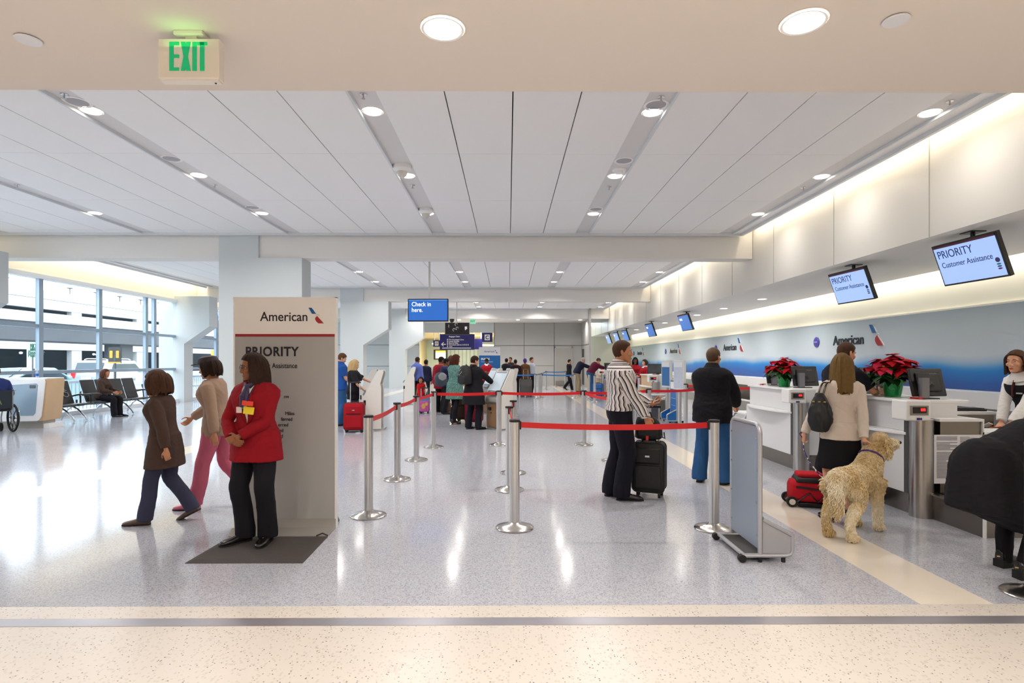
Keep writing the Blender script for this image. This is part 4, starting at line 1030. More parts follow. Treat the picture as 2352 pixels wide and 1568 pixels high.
# signs and railings outside
def post_sign(px, ya, yb, w_px, Y, label, col, fn=None):
    p = W(px, (ya + yb) / 2, Y); s = Y / 1307
    t = thing('street_sign', label, 'sign', (p.x, Y, -.12))
    h, wd = (yb - ya) * s / 2, w_px * s / 2; zc = p.z + .12
    BX(-wd, wd, 0, .04, zc - h, zc + h).build('panel', col, t, smooth=False)
    MB().cyl((0, .03, 0), (0, .03, zc), .04).build('post', M_CONC2, t)
    if fn: fn(t, wd, h, zc)
def ped(t, wd, h, zc):
    g = mat('sign_green', '1C5A44', .5)
    MB().box(-.4 * wd, .55 * wd, -.01, 0, zc + .35 * h, zc + .4 * h).box(-.4 * wd, .55 * wd, -.01, 0, zc + .83 * h, zc + .88 * h).box(-.4 * wd, -.32 * wd, -.01, 0, zc + .35 * h, zc + .88 * h).box(.47 * wd, .55 * wd, -.01, 0, zc + .35 * h, zc + .88 * h).build('symbol_border', g, t, smooth=False)
    MB().ell((0, -.01, zc + .78 * h), (.05, .01, .05)).tube([(0, -.01, zc + .72 * h), (.03, -.01, zc + .56 * h), (-.03, -.01, zc + .42 * h)], .04, 6).tube([(.03, -.01, zc + .56 * h), (.14, -.01, zc + .44 * h)], .035, 6).build('figure_symbol', g, t)
    for k, s_ in enumerate(('Passenger', 'Pick-Up')): lettering(s_, .17, g, t, face_mx((-.75 * wd, -.012, zc + (.1 - .22 * k) * h), (1, 0, 0), (0, 0, 1)), .004, .8)
post_sign(75, 786, 846, 27, 18.5, 'white sign with green walking figure outside the left window', mat('sign_pale_green', 'C9DCD6', .5), ped)
def tow(t, wd, h, zc):
    y = mat('sign_amber', 'D8A22E', .5)
    for sx in (-.5, .5): MB().obox((sx * wd, -.01, zc + .1 * h), (.5 * wd, .02, .9 * h)).build('amber_block', y, t, bevel=.03)
    BX(-wd, wd, -.012, 0, zc - h, zc - .82 * h).build('amber_strip', y, t, smooth=False)
post_sign(263, 797, 834, 29, 21.5, 'black sign with amber blocks outside, above the silver car', mat('sign_black', '33302C', .5), tow)
def gates(t, wd, h, zc):
    for k, s_ in enumerate(('Gates', 'Parking')): lettering(s_, .5 - .2 * k, mat('sign_blue_text', '3A6CA8', .5), t, face_mx((-wd * .95, -.012, zc + (.1 - .55 * k) * h), (1, 0, 0), (0, 0, 1)), .004, .9)
post_sign(501, 712, 736, 34, 34, 'white sign with blue Gates lettering outside, just left of the wide pier', mat('sign_white3', 'F0F2F4', .5), gates)
def park(t, wd, h, zc): lettering('P', .5, mat('sign_blue_text', '3A6CA8', .5), t, face_mx((-wd * .5, -.012, zc - .35 * h), (1, 0, 0), (0, 0, 1)), .01)
post_sign(501, 803, 823, 14, 37, 'small white sign with blue P outside, left of the wide pier', mat('sign_white3', 'F0F2F4', .5), park)
post_sign(489, 804, 832, 9, 33.5, 'orange and yellow sign outside, beside the small P sign', mat('sign_orange', 'E8A93C', .5))
M_RAIL = mat('railing_white', 'D6E2EA', .4)
for k, (y0, y1) in enumerate(((12.5, 20.5), (22.2, 27.6), (28, 35))):
    t = thing('railing', 'pale metal railing with upright bars outside the windows, %s section' % ('nearest', 'middle', 'farthest')[k], 'railing', (-13.4, y0, -.08), 0, 'railings outside the windows')
    MB().box(-.04, .04, 0, y1 - y0, .94, 1.02).box(-.03, .03, 0, y1 - y0, .55, .6).box(-.03, .03, 0, y1 - y0, .06, .12).build('rails', M_RAIL, t, smooth=False)
    q = MB()
    for y in np.arange(.05, y1 - y0, .16): q.box(-.012, .012, y, y + .045, .1, .95)
    q.build('balusters', M_RAIL, t, smooth=False)

# ---------------------------------------------------------------- desk at the left
p = F(84, 984)
t = thing('service_desk', 'white service desk with pale wooden end at the left edge, behind the wheelchair', 'desk', (p.x, p.y, 0), R(6))
q = MB().prism([(-1.0, .17), (.02, .17), (.07, .2), (.12, .28), (.2, 1.08), (.18, 1.14), (-1.0, 1.12)], lambda u, v, d: (u, d, v), -.03, .0)
q.build('white_front', M_CTOP, t, bevel=.01)
MB().prism([(-.6, .3), (-.05, .3), (0, .36), (.05, 1.0), (.02, 1.04), (-.6, 1.0)], lambda u, v, d: (u, d, v), -.035, -.03).build('frosted_panel', mat('frosted_blue', '8FA6B8', .25), t, smooth=False)
BX(-.12, .0, -.042, -.035, .93, 1.0).build('display', M_RDR, t, smooth=False)
MB().prism([(.12, .17), (.16, .3), (.22, 1.1), (.2, 1.15), (.02, 1.15), (.0, .17)], lambda u, v, d: (u, d, v), 0, .62).build('wooden_end', M_WOOD, t, bevel=.012)
BX(-1.0, .2, 0, .62, 1.12, 1.16).build('desk_top', M_CTOP, t, bevel=.006)
BX(-.9, .08, .08, .5, 0, .17).build('plinth', M_KGREY, t, smooth=False)
BX(-.1, .2, .1, .6, .0, .1).build('step_block', M_CTOP, t, smooth=False)
p2 = t.matrix_basis @ Vector((-.12, .2, 1.16))
t = thing('water_bottle', 'small clear water bottle with blue label on the service desk', 'bottle', p2)
MB().lathe([(.03, 0), (.032, .02), (.032, .13), (.012, .18), (.012, .2)]).build('body', mat('clear_plastic', 'DCE8F0', .1, alpha=.4), t)
MB().lathe([(.033, .04), (.033, .1)], cap=False).build('paper_label', mat('bottle_blue', '2A6CC8', .4), t)
MB().lathe([(.014, .195), (.014, .215), (.002, .216)]).build('bottle_cap', mat('cap_white', 'E8EEF2', .4), t)

# ---------------------------------------------------------------- beam seating along the windows
M_SEAT = mat('black_leather', '2A282B', .45, bump=(20, .15)); M_BEAM = mat('beam_steel_grey', '8D98A4', .3, metal=.8)
def bench(y0, n, label, symbols=0, x=-11.35):
    t = thing('beam_seating', label, 'bench', (x, y0, 0), 0, 'black beam seating along the windows')
    wd = .56
    MB().box(-.06, .03, -.05, n * wd + .02, .36, .42).build('beam', M_BEAM, t, bevel=.01)
    for k in range(n):
        yc = k * wd + wd / 2
        s_ = MB().loft([[(u, yc - wd / 2 + .03, v) for u, v in ((-.2, .43), (.28, .45), (.31, .43), (.29, .40), (-.2, .39))], [(u, yc + wd / 2 - .03, v) for u, v in ((-.2, .43), (.28, .45), (.31, .43), (.29, .40), (-.2, .39))]]).build('seat', M_SEAT, t, bevel=.015)
        B_ = [(-.19, .44), (-.25, .6), (-.38, 1.03), (-.42, 1.03), (-.29, .6), (-.23, .42)]
        b_ = MB().loft([[(u, yc - wd / 2 + .03, v) for u, v in B_], [(u, yc + wd / 2 - .03, v) for u, v in B_]]).build('backrest', M_SEAT, t, bevel=.012)
        if k < symbols:
            f = lambda u, v: Vector((-.25 - (v * .10 + .02) + .026, yc + u, .66 + v * .33))
            MB().ell(f(.0, .62), (.012, .025, .025)).tube([f(0, .5), f(.0, .2), f(.08, .18), f(.11, -.05)], .012, 6).tube([f(0, .38), f(.07, .36)], .01, 6).tube([f(.02 + .09 * math.cos(a), .08 + .28 * math.sin(a) * .8) for a in np.linspace(1.9, 6.0, 10)], .01, 6).build('wheelchair_symbol', mat('symbol_grey', '9A9A9C', .5), b_)
    for y in ((.35, n * wd - .35) if n < 4 else (.4, n * wd / 2, n * wd - .4)):
        MB().tube([(0, y, .36), (.12, y, .3), (.3, y, .12), (.36, y, .02)], .025, 8).tube([(-.03, y, .36), (-.12, y, .3), (-.26, y, .12), (-.3, y, .02)], .025, 8).build('leg', M_CHROME, t)
    for y in (-.02, n * wd):
        MB().tube([(-.28, y, .62), (-.1, y, .66), (.2, y, .66), (.24, y, .62)], .022, 8).tube([(-.05, y, .4), (-.08, y, .64)], .015, 6).build('armrest', M_BLACK, t)
    return t
bench(14.15, 2, 'black beam seating with two grey wheelchair symbols, nearest the desk', 2)
bench(15.65, 4, 'black beam seating between the symbol seats and the window pier')
bench(23.3, 3, 'black beam seating beyond the window pier', 0, -11.6)

# ---------------------------------------------------------------- wheelchair
p = F(14, 993)
WCX, WCY = p.x, p.y
t = thing('wheelchair', 'black wheelchair with red armrests at the left edge', 'wheelchair', (p.x - .15, p.y - .12, 0), R(58))
M_TUBE = mat('wheelchair_tube', 'A9AAB0', .3, metal=.8); M_WRED = mat('armrest_red', 'A81828', .4)
# local: facing +Y, width X
for sx in (-1, 1):
    x = sx * .3
    n = 28
    wv = MB().tube([(x, -.05 + .29 * math.cos(2 * PI * k / n), .31 + .29 * math.sin(2 * PI * k / n)) for k in range(n + 1)], .022, 8).build('wheel', M_RUBBER, t)
    MB().tube([(x + sx * .04, -.05 + .25 * math.cos(2 * PI * k / n), .31 + .25 * math.sin(2 * PI * k / n)) for k in range(n + 1)], .008, 6).build('push_rim', M_CHROME, wv)
    q = MB()
    for k in range(8): q.tube([(x, -.05, .31), (x, -.05 + .28 * math.cos(2 * PI * k / 8), .31 + .28 * math.sin(2 * PI * k / 8))], .009, 6)
    q.cyl((x - .03, -.05, .31), (x + .03, -.05, .31), .04).build('spokes', M_BLACK, wv)
    MB().tube([(sx * .24, .42, .09 + .09 * 0), (sx * .24, .42, .1)], .01, 6).lathe([(.09, -.0), (.09, .0)], (0, 0, 0)) if False else None
    MB().cyl((sx * .24 - .015, .42, .09), (sx * .24 + .015, .42, .09), .09).build('caster', M_RUBBER, t)
    MB().tube([(sx * .25, -.22, .95), (sx * .25, -.2, .5), (sx * .25, -.18, .2)], .014, 8).tube([(sx * .25, -.2, .5), (sx * .25, .35, .5), (sx * .25, .45, .3), (sx * .25, .42, .1)], .014, 8).tube([(sx * .25, -.2, .72), (sx * .25, .25, .72), (sx * .25, .3, .5)], .013, 8).tube([(sx * .25, -.22, .92), (sx * .25, -.34, .92)], .016, 8).build('side_frame', M_TUBE, t)
    MB().tube([(sx * .26, -.14, .735), (sx * .26, .22, .75), (sx * .26, .28, .73)], [.03, .032, .028], 8).build('armrest', M_WRED, t)
    BX(sx * .17 - .08, sx * .17 + .08, .5, .66, .12, .135).build('footplate', M_BLACK, t, smooth=False)
BX(-.23, .23, -.2, .25, .47, .53).build('seat', M_BLACK, t, bevel=.02)
bk = BX(-.235, .235, -.24, -.21, .52, .92).build('backrest', mat('navy_canvas', '16202C', .7), t, bevel=.012)
MB().tube([(-.04, -.245, .62), (.0, -.246, .78), (.05, -.245, .62)], .008, 6).build('green_mark', mat('mark_green', '7E9A50', .6), bk)
# ---------------------------------------------------------------- people: continuous bodies grown from a posed skeleton
def crom(P, k=4):
    """Catmull-Rom through rows of numbers"""
    P = np.array(P, float); out = []
    n = len(P)
    for i in range(n - 1):
        a, b, c, d = P[max(i - 1, 0)], P[i], P[i + 1], P[min(i + 2, n - 1)]
        for j in range(k):
            t = j / k
            out.append(0.5 * ((2 * b) + (c - a) * t + (2 * a - 5 * b + 4 * c - d) * t * t + (3 * b - a - 3 * c + d) * t ** 3))
    out.append(P[-1]); return np.array(out)
def limb(mb, pts, rad, n=14, k=3, flat=None):
    q = crom([list(p) + [r] for p, r in zip(pts, rad)], k)
    mb.tube([Vector(r[:3]) for r in q], [max(0.003, float(r[3])) for r in q], n, flat=flat)
def ik(a, b, l1, l2, pole):
    a, b = Vector(a), Vector(b); d = b - a; L = min(d.length, (l1 + l2) * .999); d.normalize()
    b = a + d * L
    x = (l1 * l1 - l2 * l2 + L * L) / (2 * L); h = math.sqrt(max(l1 * l1 - x * x, 1e-6))
    p = Vector(pole); p = p - d * p.dot(d)
    if p.length < 1e-4: p = d.orthogonal()
    return a + d * x + p.normalized() * h, b
def remesh(mb, name, m, parent, voxel, smooth=3, factor=.5):
    me = mb.mesh(name); o = bpy.data.objects.new(name, me); COL.objects.link(o)
    r = o.modifiers.new('r', 'REMESH'); r.mode = 'VOXEL'; r.voxel_size = voxel; r.use_smooth_shade = True
    sm = o.modifiers.new('s', 'SMOOTH'); sm.factor = factor; sm.iterations = smooth
    dg = bpy.context.evaluated_depsgraph_get(); dg.update()
    m2 = bpy.data.meshes.new_from_object(o.evaluated_get(dg))
    bpy.data.objects.remove(o); bpy.data.meshes.remove(me)
    m2.name = name; m2.materials.clear(); m2.materials.append(m)
    m2.polygons.foreach_set('use_smooth', [True] * len(m2.polygons))
    o = bpy.data.objects.new(name, m2); COL.objects.link(o)
    if parent: o.parent = parent
    return o
from mathutils import noise as mnoise
def wrinkle(o, amp, fr, st):
    if amp <= 0: return
    me = o.data; n = len(me.vertices)
    if n > 120000: return
    off = Vector((o.data.vertices[0].co.x * 13, len(me.vertices) * .01, 0))
    new = []
    for v in me.vertices:
        c = v.co; q = Vector((c.x * st[0], c.y * st[1], c.z * st[2] + c.x * .6 - c.y * .4)) * fr + off
        a = mnoise.noise(q); r = 1 - abs(mnoise.noise(q * 1.7)) * 2.2
        new.append(c + v.normal * (amp * (.8 * a + .7 * r * abs(r) - .25)))
    me.vertices.foreach_set('co', [x for c in new for x in c]); me.update()
def skin(name, col): return mat('skin_' + name, col, .5, spec=.35, noise=(14, .06), bump=(160, .04))
SK_L, SK_M, SK_D, SK_DD = skin('fair', 'D9A182'), skin('tan', 'C08662'), skin('brown', '8A5636'), skin('dark', '5E3A28')
def hairm(name, col): return mat('hair_' + name, col, .6, spec=.18, noise=(30, .3), bump=(26, .55, (6, 6, .5)))
H_DK, H_BR, H_BLD, H_BLK, H_GR, H_LB, H_RED = hairm('dark_brown', '2E1C12'), hairm('brown', '4A3020'), hairm('blond', 'B2976A'), hairm('black', '17120F'), hairm('grey', 'A8A49E'), hairm('light_brown', '7C5A34'), hairm('auburn', '4A2416')
M_EYEW, M_EYED, M_LIP = mat('eye_white', 'E8E4DC', .2), mat('eye_dark', '2A1C14', .15), mat('lip', 'A85A50', .4)
TORSO_M = [(-.12, .10, .085, 0), (-.06, .162, .108, -.005), (.02, .172, .112, -.01), (.11, .160, .105, 0), (.20, .152, .102, .005), (.30, .168, .115, .01), (.39, .180, .12, .008), (.445, .180, .108, 0), (.485, .148, .092, -.006), (.515, .105, .076, -.011), (.55, .068, .062, -.014)]
TORSO_F = [(-.12, .10, .085, 0), (-.06, .168, .112, -.008), (.02, .172, .112, -.012), (.11, .145, .098, 0), (.20, .126, .09, .004), (.30, .142, .112, .018), (.37, .152, .122, .024), (.44, .156, .100, .006), (.48, .124, .082, -.004), (.512, .088, .066, -.010), (.545, .056, .054, -.013)]
class Fig: pass
def person(label, loc, rz, H, sex='m', skin_m=None, lean=0, side=0, twist=0, hip=(0, 0, 0), feet=None, hands=None, head=(0, 0, 0), hair=None, top=None, legs=None, shoes=None, vox=.006, group=None, curl=.35, poles=None, hdir=None, girth=1.0, face=True, knees=None, hipyaw=0):
    skin_m = skin_m or SK_L
    f = Fig(); s = H / 1.75; f.s = s; f.root = t = thing('person', label, 'person', loc, rz, group)
    V = lambda *a: Vector(a)
    P0 = V(hip[0], hip[1], .95 + hip[2]) * s
    Rl = Matrix.Rotation(R(-lean), 3, 'X') @ Matrix.Rotation(R(side), 3, 'Y')
    Rt_ = Rl @ Matrix.Rotation(R(twist), 3, 'Z')
    Rp = Matrix.Rotation(R(-lean * .35), 3, 'X') @ Matrix.Rotation(R(side * .3), 3, 'Y')
    f.P0, f.Rl, f.Rt, f.girth, f.T, f.off = P0, Rl, Rt_, girth, (TORSO_M if sex == 'm' else TORSO_F), .014
    T = TORSO_M if sex == 'm' else TORSO_F
    def spine(tt):   # point and frame along the spine, bending between the hips and the ribs
        w_ = min(1, max(0, (tt + .02) / .25)); w_ = w_ * w_ * (3 - 2 * w_)
        if tt <= .0: return P0 + Rp @ V(0, 0, tt) * s, Rp
        a = Rp @ V(0, 0, 1); b = Rl @ V(0, 0, 1)
        steps = 8; p = P0.copy()
        for i in range(steps):
            tm = tt * (i + .5) / steps; wm = min(1, max(0, (tm + .02) / .25)); wm = wm * wm * (3 - 2 * wm)
            p += (a.lerp(b, wm)).normalized() * (tt / steps) * s
        tw = Matrix.Rotation(R(twist * w_), 3, 'Z')
        u = (a.lerp(b, w_)).normalized(); x = (Rl @ tw @ V(1, 0, 0)).lerp(Rp @ V(1, 0, 0), 1 - w_); x = (x - u * x.dot(u)).normalized()
        return p, Matrix((x, u.cross(x), u)).transposed()
    f.spine = spine
    def torso(mb, t0, t1, off=0.0, scale=1.0, extra=None, n=28):
        rows = crom(T, 4); rings = []
        for r in rows:
            tt = r[0]
            if tt < t0 - 1e-6 or tt > t1 + 1e-6: continue
            p, Mx = spine(tt)
            a, b = (r[1] * girth * scale + off) * s, (r[2] * girth * scale + off) * s
            if extra: e = extra(tt); a += e[0] * s; b += e[1] * s
            ring = []
            for j in range(n):
                c_, s_ = math.cos(2 * PI * j / n), math.sin(2 * PI * j / n)
                e = .86
                ring.append(p + Mx @ V(a * math.copysign(abs(c_) ** e, c_), b * math.copysign(abs(s_) ** e, s_) + r[3] * s, 0))
            rings.append(ring)
        mb.loft(rings)
    f.torso = torso
    # joints
    sw = (.182 if sex == 'm' else .158) * girth ** .5
    Sp, Sm = spine(.448)
    sh = {k: Sp + Sm @ V(k * sw * s, -.01 * s, -.012 * s) for k in (-1, 1)}
    feet = feet or {-1: (-.1, 0, 0, 8, 0), 1: (.1, 0, 0, -8, 0)}
    hands = hands or {}
    A1, A2 = .29 * s, .255 * s
    wr, el = {}, {}
    for k in (-1, 1):
        tgt = hands.get(k, (k * (sw + .07), .04, .80))
        pole = (poles or {}).get(k, (k * .35, -1, -.2))
        el[k], wr[k] = ik(sh[k], V(*tgt) * s, A1, A2, Rt_ @ V(*pole))
    f.sh, f.el, f.wr = sh, el, wr
    hj = {k: P0 + Rp @ V(k * .088 * s, 0, -.03 * s) for k in (-1, 1)}
    an, kn, fd = {}, {}, {}
    for k in (-1, 1):
        x, y, z, yaw, pit = feet[k]
        fm = Matrix.Rotation(R(yaw), 3, 'Z') @ Matrix.Rotation(R(pit), 3, 'X')
        ankle = V(x, y, z) * s + fm @ V(0, -.045, .085) * s
        kn[k], an[k] = ik(hj[k], ankle, .424 * s, .421 * s, (knees or {}).get(k, fm @ V(k * .1, 1, 0)))
        fd[k] = (V(x, y, z) * s, fm)
    f.hj, f.kn, f.an, f.fd = hj, kn, an, fd
    # ---- body
    b = MB()
    torso(b, -.12, .54, -.008)
    Np, Nm = spine(.52)
    Hb = Matrix.Rotation(R(head[0]), 3, 'Z') @ Matrix.Rotation(R(-head[1]), 3, 'X') @ Matrix.Rotation(R(head[2]), 3, 'Y')
    lift = (Nm @ V(0, 0, 1)).lerp(V(0, 0, 1), .45).normalized()
    Hm = (Matrix.Rotation(R(-lean * .25), 3, 'X') @ Hb) if lean < 40 else (Matrix.Rotation(R(-lean * .6), 3, 'X') @ Hb)
    hs = s * (1.0 if H > 1.45 else 1.22)   # children have larger heads
    if H <= 1.2: hs = s * 1.35
    Hc = Np + lift * .135 * s * (1 if H > 1.45 else 1.08) + Hm @ V(0, .03, 0) * hs
    f.Hc, f.Hm, f.hs = Hc, Hm, hs
    hp = lambda x, y, z: Hc + Hm @ (V(x, y, z) * hs)
    he = lambda c, r, rot=None, nu=14, nv=9: b.ell(hp(*c), [q * hs for q in r], Hm @ Euler(rot or (0, 0, 0)).to_matrix(), nu, nv)
    limb(b, [Np - lift * .06 * s, Np + lift * .03 * s, hp(0, -.03, -.06), hp(0, -.01, 0)], [.07 * s, (.056 if sex == 'm' else .047) * s, (.055 if sex == 'm' else .045) * s, .05 * s], 14, 3)
    he((0, -.008, .035), (.076, .097, .088), None, 20, 14)
    jw = 1.0 if sex == 'm' else .9
    rows = [(.02, .066, .075, .012), (-.02, .066, .072, .016), (-.055, .060 * jw, .062, .024), (-.085, .050 * jw, .05, .034), (-.108, .032 * jw, .034, .048), (-.118, .016 * jw, .018, .056)]
    b.loft([[hp(r[1] * math.cos(2 * PI * j / 16), r[3] + r[2] * math.sin(2 * PI * j / 16), r[0]) for j in range(16)] for r in crom(rows, 2)[::-1]])
    b.loft([[hp(x, y, z) for x, y, z in ring] for ring in ([(-.008, .082, .018), (.008, .082, .018), (.006, .094, .02), (-.006, .094, .02)], [(-.011, .08, -.01), (.011, .08, -.01), (.007, .100, -.006), (-.007, .100, -.006)], [(-.018, .075, -.042), (.018, .075, -.042), (.010, .115, -.034), (-.010, .115, -.034)], [(-.015, .075, -.05), (.015, .075, -.05), (.008, .104, -.047), (-.008, .104, -.047)])])
    for k in (-1, 1):
        he((k * .03, .077, .020), (.026, .014, .0085), (0, k * .12, k * -.25)); he((k * .043, .058, -.028), (.024, .026, .022)); he((k * .078, -.012, -.006), (.009, .020, .033), (.15, 0, k * .35), 10, 8)
        he((k * .013, .098, -.042), (.009, .012, .008), None, 8, 6)
    he((0, .079, -.070), (.026, .014, .008)); he((0, .077, -.081), (.022, .014, .008)); he((0, .074, -.106), (.02, .018, .014))
    for k in (-1, 1):
        e, w_ = el[k], wr[k]
        ax = (w_ - e).normalized()
        limb(b, [sh[k] + (Sp - sh[k]) * .25, sh[k], sh[k].lerp(e, .5), e, e.lerp(w_, .3), e.lerp(w_, .75), w_, w_ + ax * .03 * s], [r * s * (1 if sex == 'm' else .84) for r in (.042, .045, .042, .037, .040, .031, .026, .025)], 12, 2)
        # hand: palm, four fingers of unequal length, thumb from the side of the palm
        hd = (hdir or {}).get(k)
        d = (V(*hd[0]).normalized() if hd and hd[0] else (ax + V(0, 0, -.15)).normalized()); nrm = V(*(hd[1] if hd else (-k, .25, 0)))
        nrm = (nrm - d * nrm.dot(d)).normalized(); lat = d.cross(nrm)
        th = (d.cross(nrm) if k > 0 else nrm.cross(d)).normalized()   # toward the thumb
        cu = (hd[2] if hd and len(hd) > 2 else curl); q = s * (1 if sex == 'm' else .9)
        pr = []
        for u, hw, ht in ((-.01, .024, .018), (.02, .032, .017), (.055, .040, .015), (.085, .040, .013), (.098, .034, .010)):
            c0 = w_ + d * (u * q)
            pr.append([c0 + lat * (hw * q * math.cos(2 * PI * j / 12)) + nrm * (ht * q * math.sin(2 * PI * j / 12)) for j in range(12)])
        b.loft(pr)
        fr = .0088 if vox < .007 else max(.0088, vox * 1.1)
        for i, (off, ln_) in enumerate(((.031, .070), (.011, .078), (-.010, .073), (-.029, .057))):
            p = w_ + d * (.088 * q) + th * (off * q); pts = [p - d * .02 * q]; a = .12 + .05 * i
            for sg_ in (.45, .32, .23):
                pts.append(p); a += cu * (1.25 + .1 * i)
                p = p + (d * math.cos(a) + nrm * math.sin(a) + th * (off * .9)).normalized() * (ln_ * sg_ * q)
            pts.append(p); limb(b, pts, [fr * q * x for x in (1.05, 1.05, 1, .92, .75)], 8, 2)
        p = w_ + d * .022 * q + th * .024 * q
        p1 = p + (th * .75 + d * .6 + nrm * (.25 + cu * .5)).normalized() * .042 * q; p2 = p1 + (th * .25 + d * .85 + nrm * (.15 + cu * .8)).normalized() * .034 * q; p3 = p2 + (d * .9 + nrm * (.2 + cu * .9) - th * .1).normalized() * .026 * q
        limb(b, [p - d * .01, p, p1, p2, p3], [x * q * max(1, fr / .0088) for x in (.012, .0135, .0115, .0098, .0075)], 8, 2)
        ft, fm = fd[k]
        lr = [x * s * (1 if sex == 'm' else .95) * girth ** .4 for x in (.092, .080, .066, .053, .056, .054, .040, .036)]
        limb(b, [hj[k] + V(0, 0, .02) * s, hj[k].lerp(kn[k], .3), hj[k].lerp(kn[k], .7), kn[k], kn[k].lerp(an[k], .18) + fm @ V(0, -.012, 0) * s, kn[k].lerp(an[k], .38) + fm @ V(0, -.014, 0) * s, kn[k].lerp(an[k], .8), an[k]], lr, 14, 2)
        limb(b, [an[k], ft + fm @ V(0, -.05, .05) * s, ft + fm @ V(0, .06, .035) * s, ft + fm @ V(0, .15, .022) * s], [.036 * s, .036 * s, .033 * s, .02 * s], 10, 2)
    f.body = remesh(b, 'body', skin_m, t, vox, 2)
    # ---- eyes, brows, lips
    if face:
        for k in (-1, 1):
            e = MB(); e.ell(hp(k * .031, .0668, .0), (.0120 * hs, .0125 * hs, .0070 * hs), Hm, 12, 8); e.cur = 1; e.ell(hp(k * .031, .0745, 0), (.0058 * hs,) * 3, Hm, 10, 6)
            e.build('eye', [M_EYEW, M_EYED], t)
            if hair: MB().tube([hp(k * .016, .094, .021), hp(k * .03, .093, .027), hp(k * .048, .082, .022)], [.0035 * hs, .0042 * hs, .002 * hs], 6, flat=.6).build('eyebrow', hair[1] if hair[1] not in (H_BLD,) else H_LB, t)
        MB().ell(hp(0, .0915, -.0705), (.021 * hs, .0035 * hs, .0045 * hs), Hm, 12, 6).ell(hp(0, .0895, -.0795), (.018 * hs, .004 * hs, .005 * hs), Hm, 12, 6).build('lips', M_LIP, t)
    if hair: make_hair(f, *hair)
    if top: make_top(f, top, vox)
    if legs: make_legs(f, legs, vox)
    if shoes: make_shoes(f, *shoes)
    return f
def make_hair(f, kind, m, length=.0, thick=1.0):
    Hc, Hm, hs = f.Hc, f.Hm, f.hs
    hp = lambda x, y, z: Hc + Hm @ (Vector((x, y, z)) * hs)
    nu, nv = 48, 30; rows = []; rnd = random.Random(int(Hc.x * 991 + Hc.z * 577 + length * 100))
    ph = [rnd.uniform(0, 6) for _ in range(4)]
    def hl(y):   # hairline height against depth
        return float(np.interp(y, [-.10, -.06, -.03, -.005, .022, .05, .075, .1], [-.085, -.075, -.045, -.02, .005, .052, .068, .078])) if kind != 'bald' else float(np.interp(y, [-.1, -.06, -.02, .02, .04, .1], [-.08, -.07, -.02, .0, .06, .125]))
    b = MB()
    for i in range(nv + 1):
        th = PI * (i + .5) / (nv + 1); ring = []
        for j in range(nu):
            a = 2 * PI * j / nu
            d = Vector((math.sin(th) * math.cos(a), math.sin(th) * math.sin(a), math.cos(th)))
            zz = .088 if d.z > 0 else .118
            p = Vector((d.x * .076, -.008 + d.y * .097, .035 + d.z * zz))
            g = (p.z - hl(p.y)) / .012; g = max(0, min(1, g + .5)); g = g * g * (3 - 2 * g)
            lump = .02 * math.sin(a * 7 + ph[0]) * math.sin(th * 5 + ph[1]) + .015 * math.sin(a * 19 + ph[2] + th * 4)
            th_ = (1.055 + .05 * thick * (0.4 + max(0, d.z)) + lump * thick)
            if kind in ('long', 'bob'): th_ += .03
            k = .86 + (th_ - .86) * g
            q = Vector((p.x * k, -.008 + (p.y + .008) * k, .035 + (p.z - .035) * k)); ring.append(hp(*q))
        rows.append(ring)
    b.loft(rows)
    o = b.build('hair', m, f.root)
    if kind in ('long', 'bob'):
        # a draped sheet of hair behind and beside the face
        L = length; span = R(128 if kind == 'long' else 122); n = 40; st = 16; b = MB(); rows = []
        for i in range(st + 1):
            v = i / st; z = .09 - v * (L + .09)
            flare = 1 + .16 * math.sin(min(1, v * 1.6) * PI / 2) + (.12 * v if kind == 'long' else -.1 * max(0, v - .7))
            arc = []
            for j in range(n + 1):
                u = -1 + 2 * j / n; a = u * span * (1 - .12 * v)
                lump = .004 * math.sin(a * 11 + ph[0] + v * 2) + .003 * math.sin(a * 27 + ph[1])
                top_ = math.sqrt(max(.05, 1 - max(0, (z - .02) / .11) ** 2))
                rx, ry = (.094 * flare * top_ + lump), (.118 * flare * top_ + lump)
                zz = z - (.012 * math.sin(a * 9 + ph[2]) + .012 * math.sin(a * 21) if i == st else 0)
                arc.append((rx * math.sin(a), -.012 - ry * math.cos(a), zz))
            inn = [(x * .80, -.012 + (y + .012) * .80, zz + .004) for x, y, zz in arc[::-1]]
            # long hair falls straight down, whatever the tilt of the head
            ring = []
            for x, y, zz in arc + inn:
                p = hp(x, y, max(zz, -.06)); p = p + Vector((0, 0, min(0, zz + .06))) * hs; ring.append(p)
            rows.append(ring)
        b.loft(rows); b.build('hair_length', m, o)
    return o
def sleeves(f, mb, r0, r1, upto=1.0, puff=0):
    s = f.s
    for k in (-1, 1):
        a, e, w_ = f.sh[k], f.el[k], f.wr[k]; c, cm = f.spine(.44); ex = max(0, r0 - .055); a = a - cm @ Vector((k * ex * .35, 0, ex * .7)) * s
        pts = [a + (c - a) * .35, a, a.lerp(e, .5), e] + ([e.lerp(w_, .35), e.lerp(w_, .7), e.lerp(w_, .93)] if upto >= 1 else [])
        rr = [.060 + ex * .4, .062 + ex * .45, r0 * .95, r0 * .85] + ([r0 * .84, (r0 + r1) / 2 * .92, r1] if upto >= 1 else [])
        if upto < 1:
            pts = pts[:2] + [a.lerp(e, upto * .6), a.lerp(e, upto)]; rr = [.060 + ex * .4, .062 + ex * .45, r0 * 1.02, r0 * 1.06]
        limb(mb, pts, [r * s for r in rr], 16, 3)
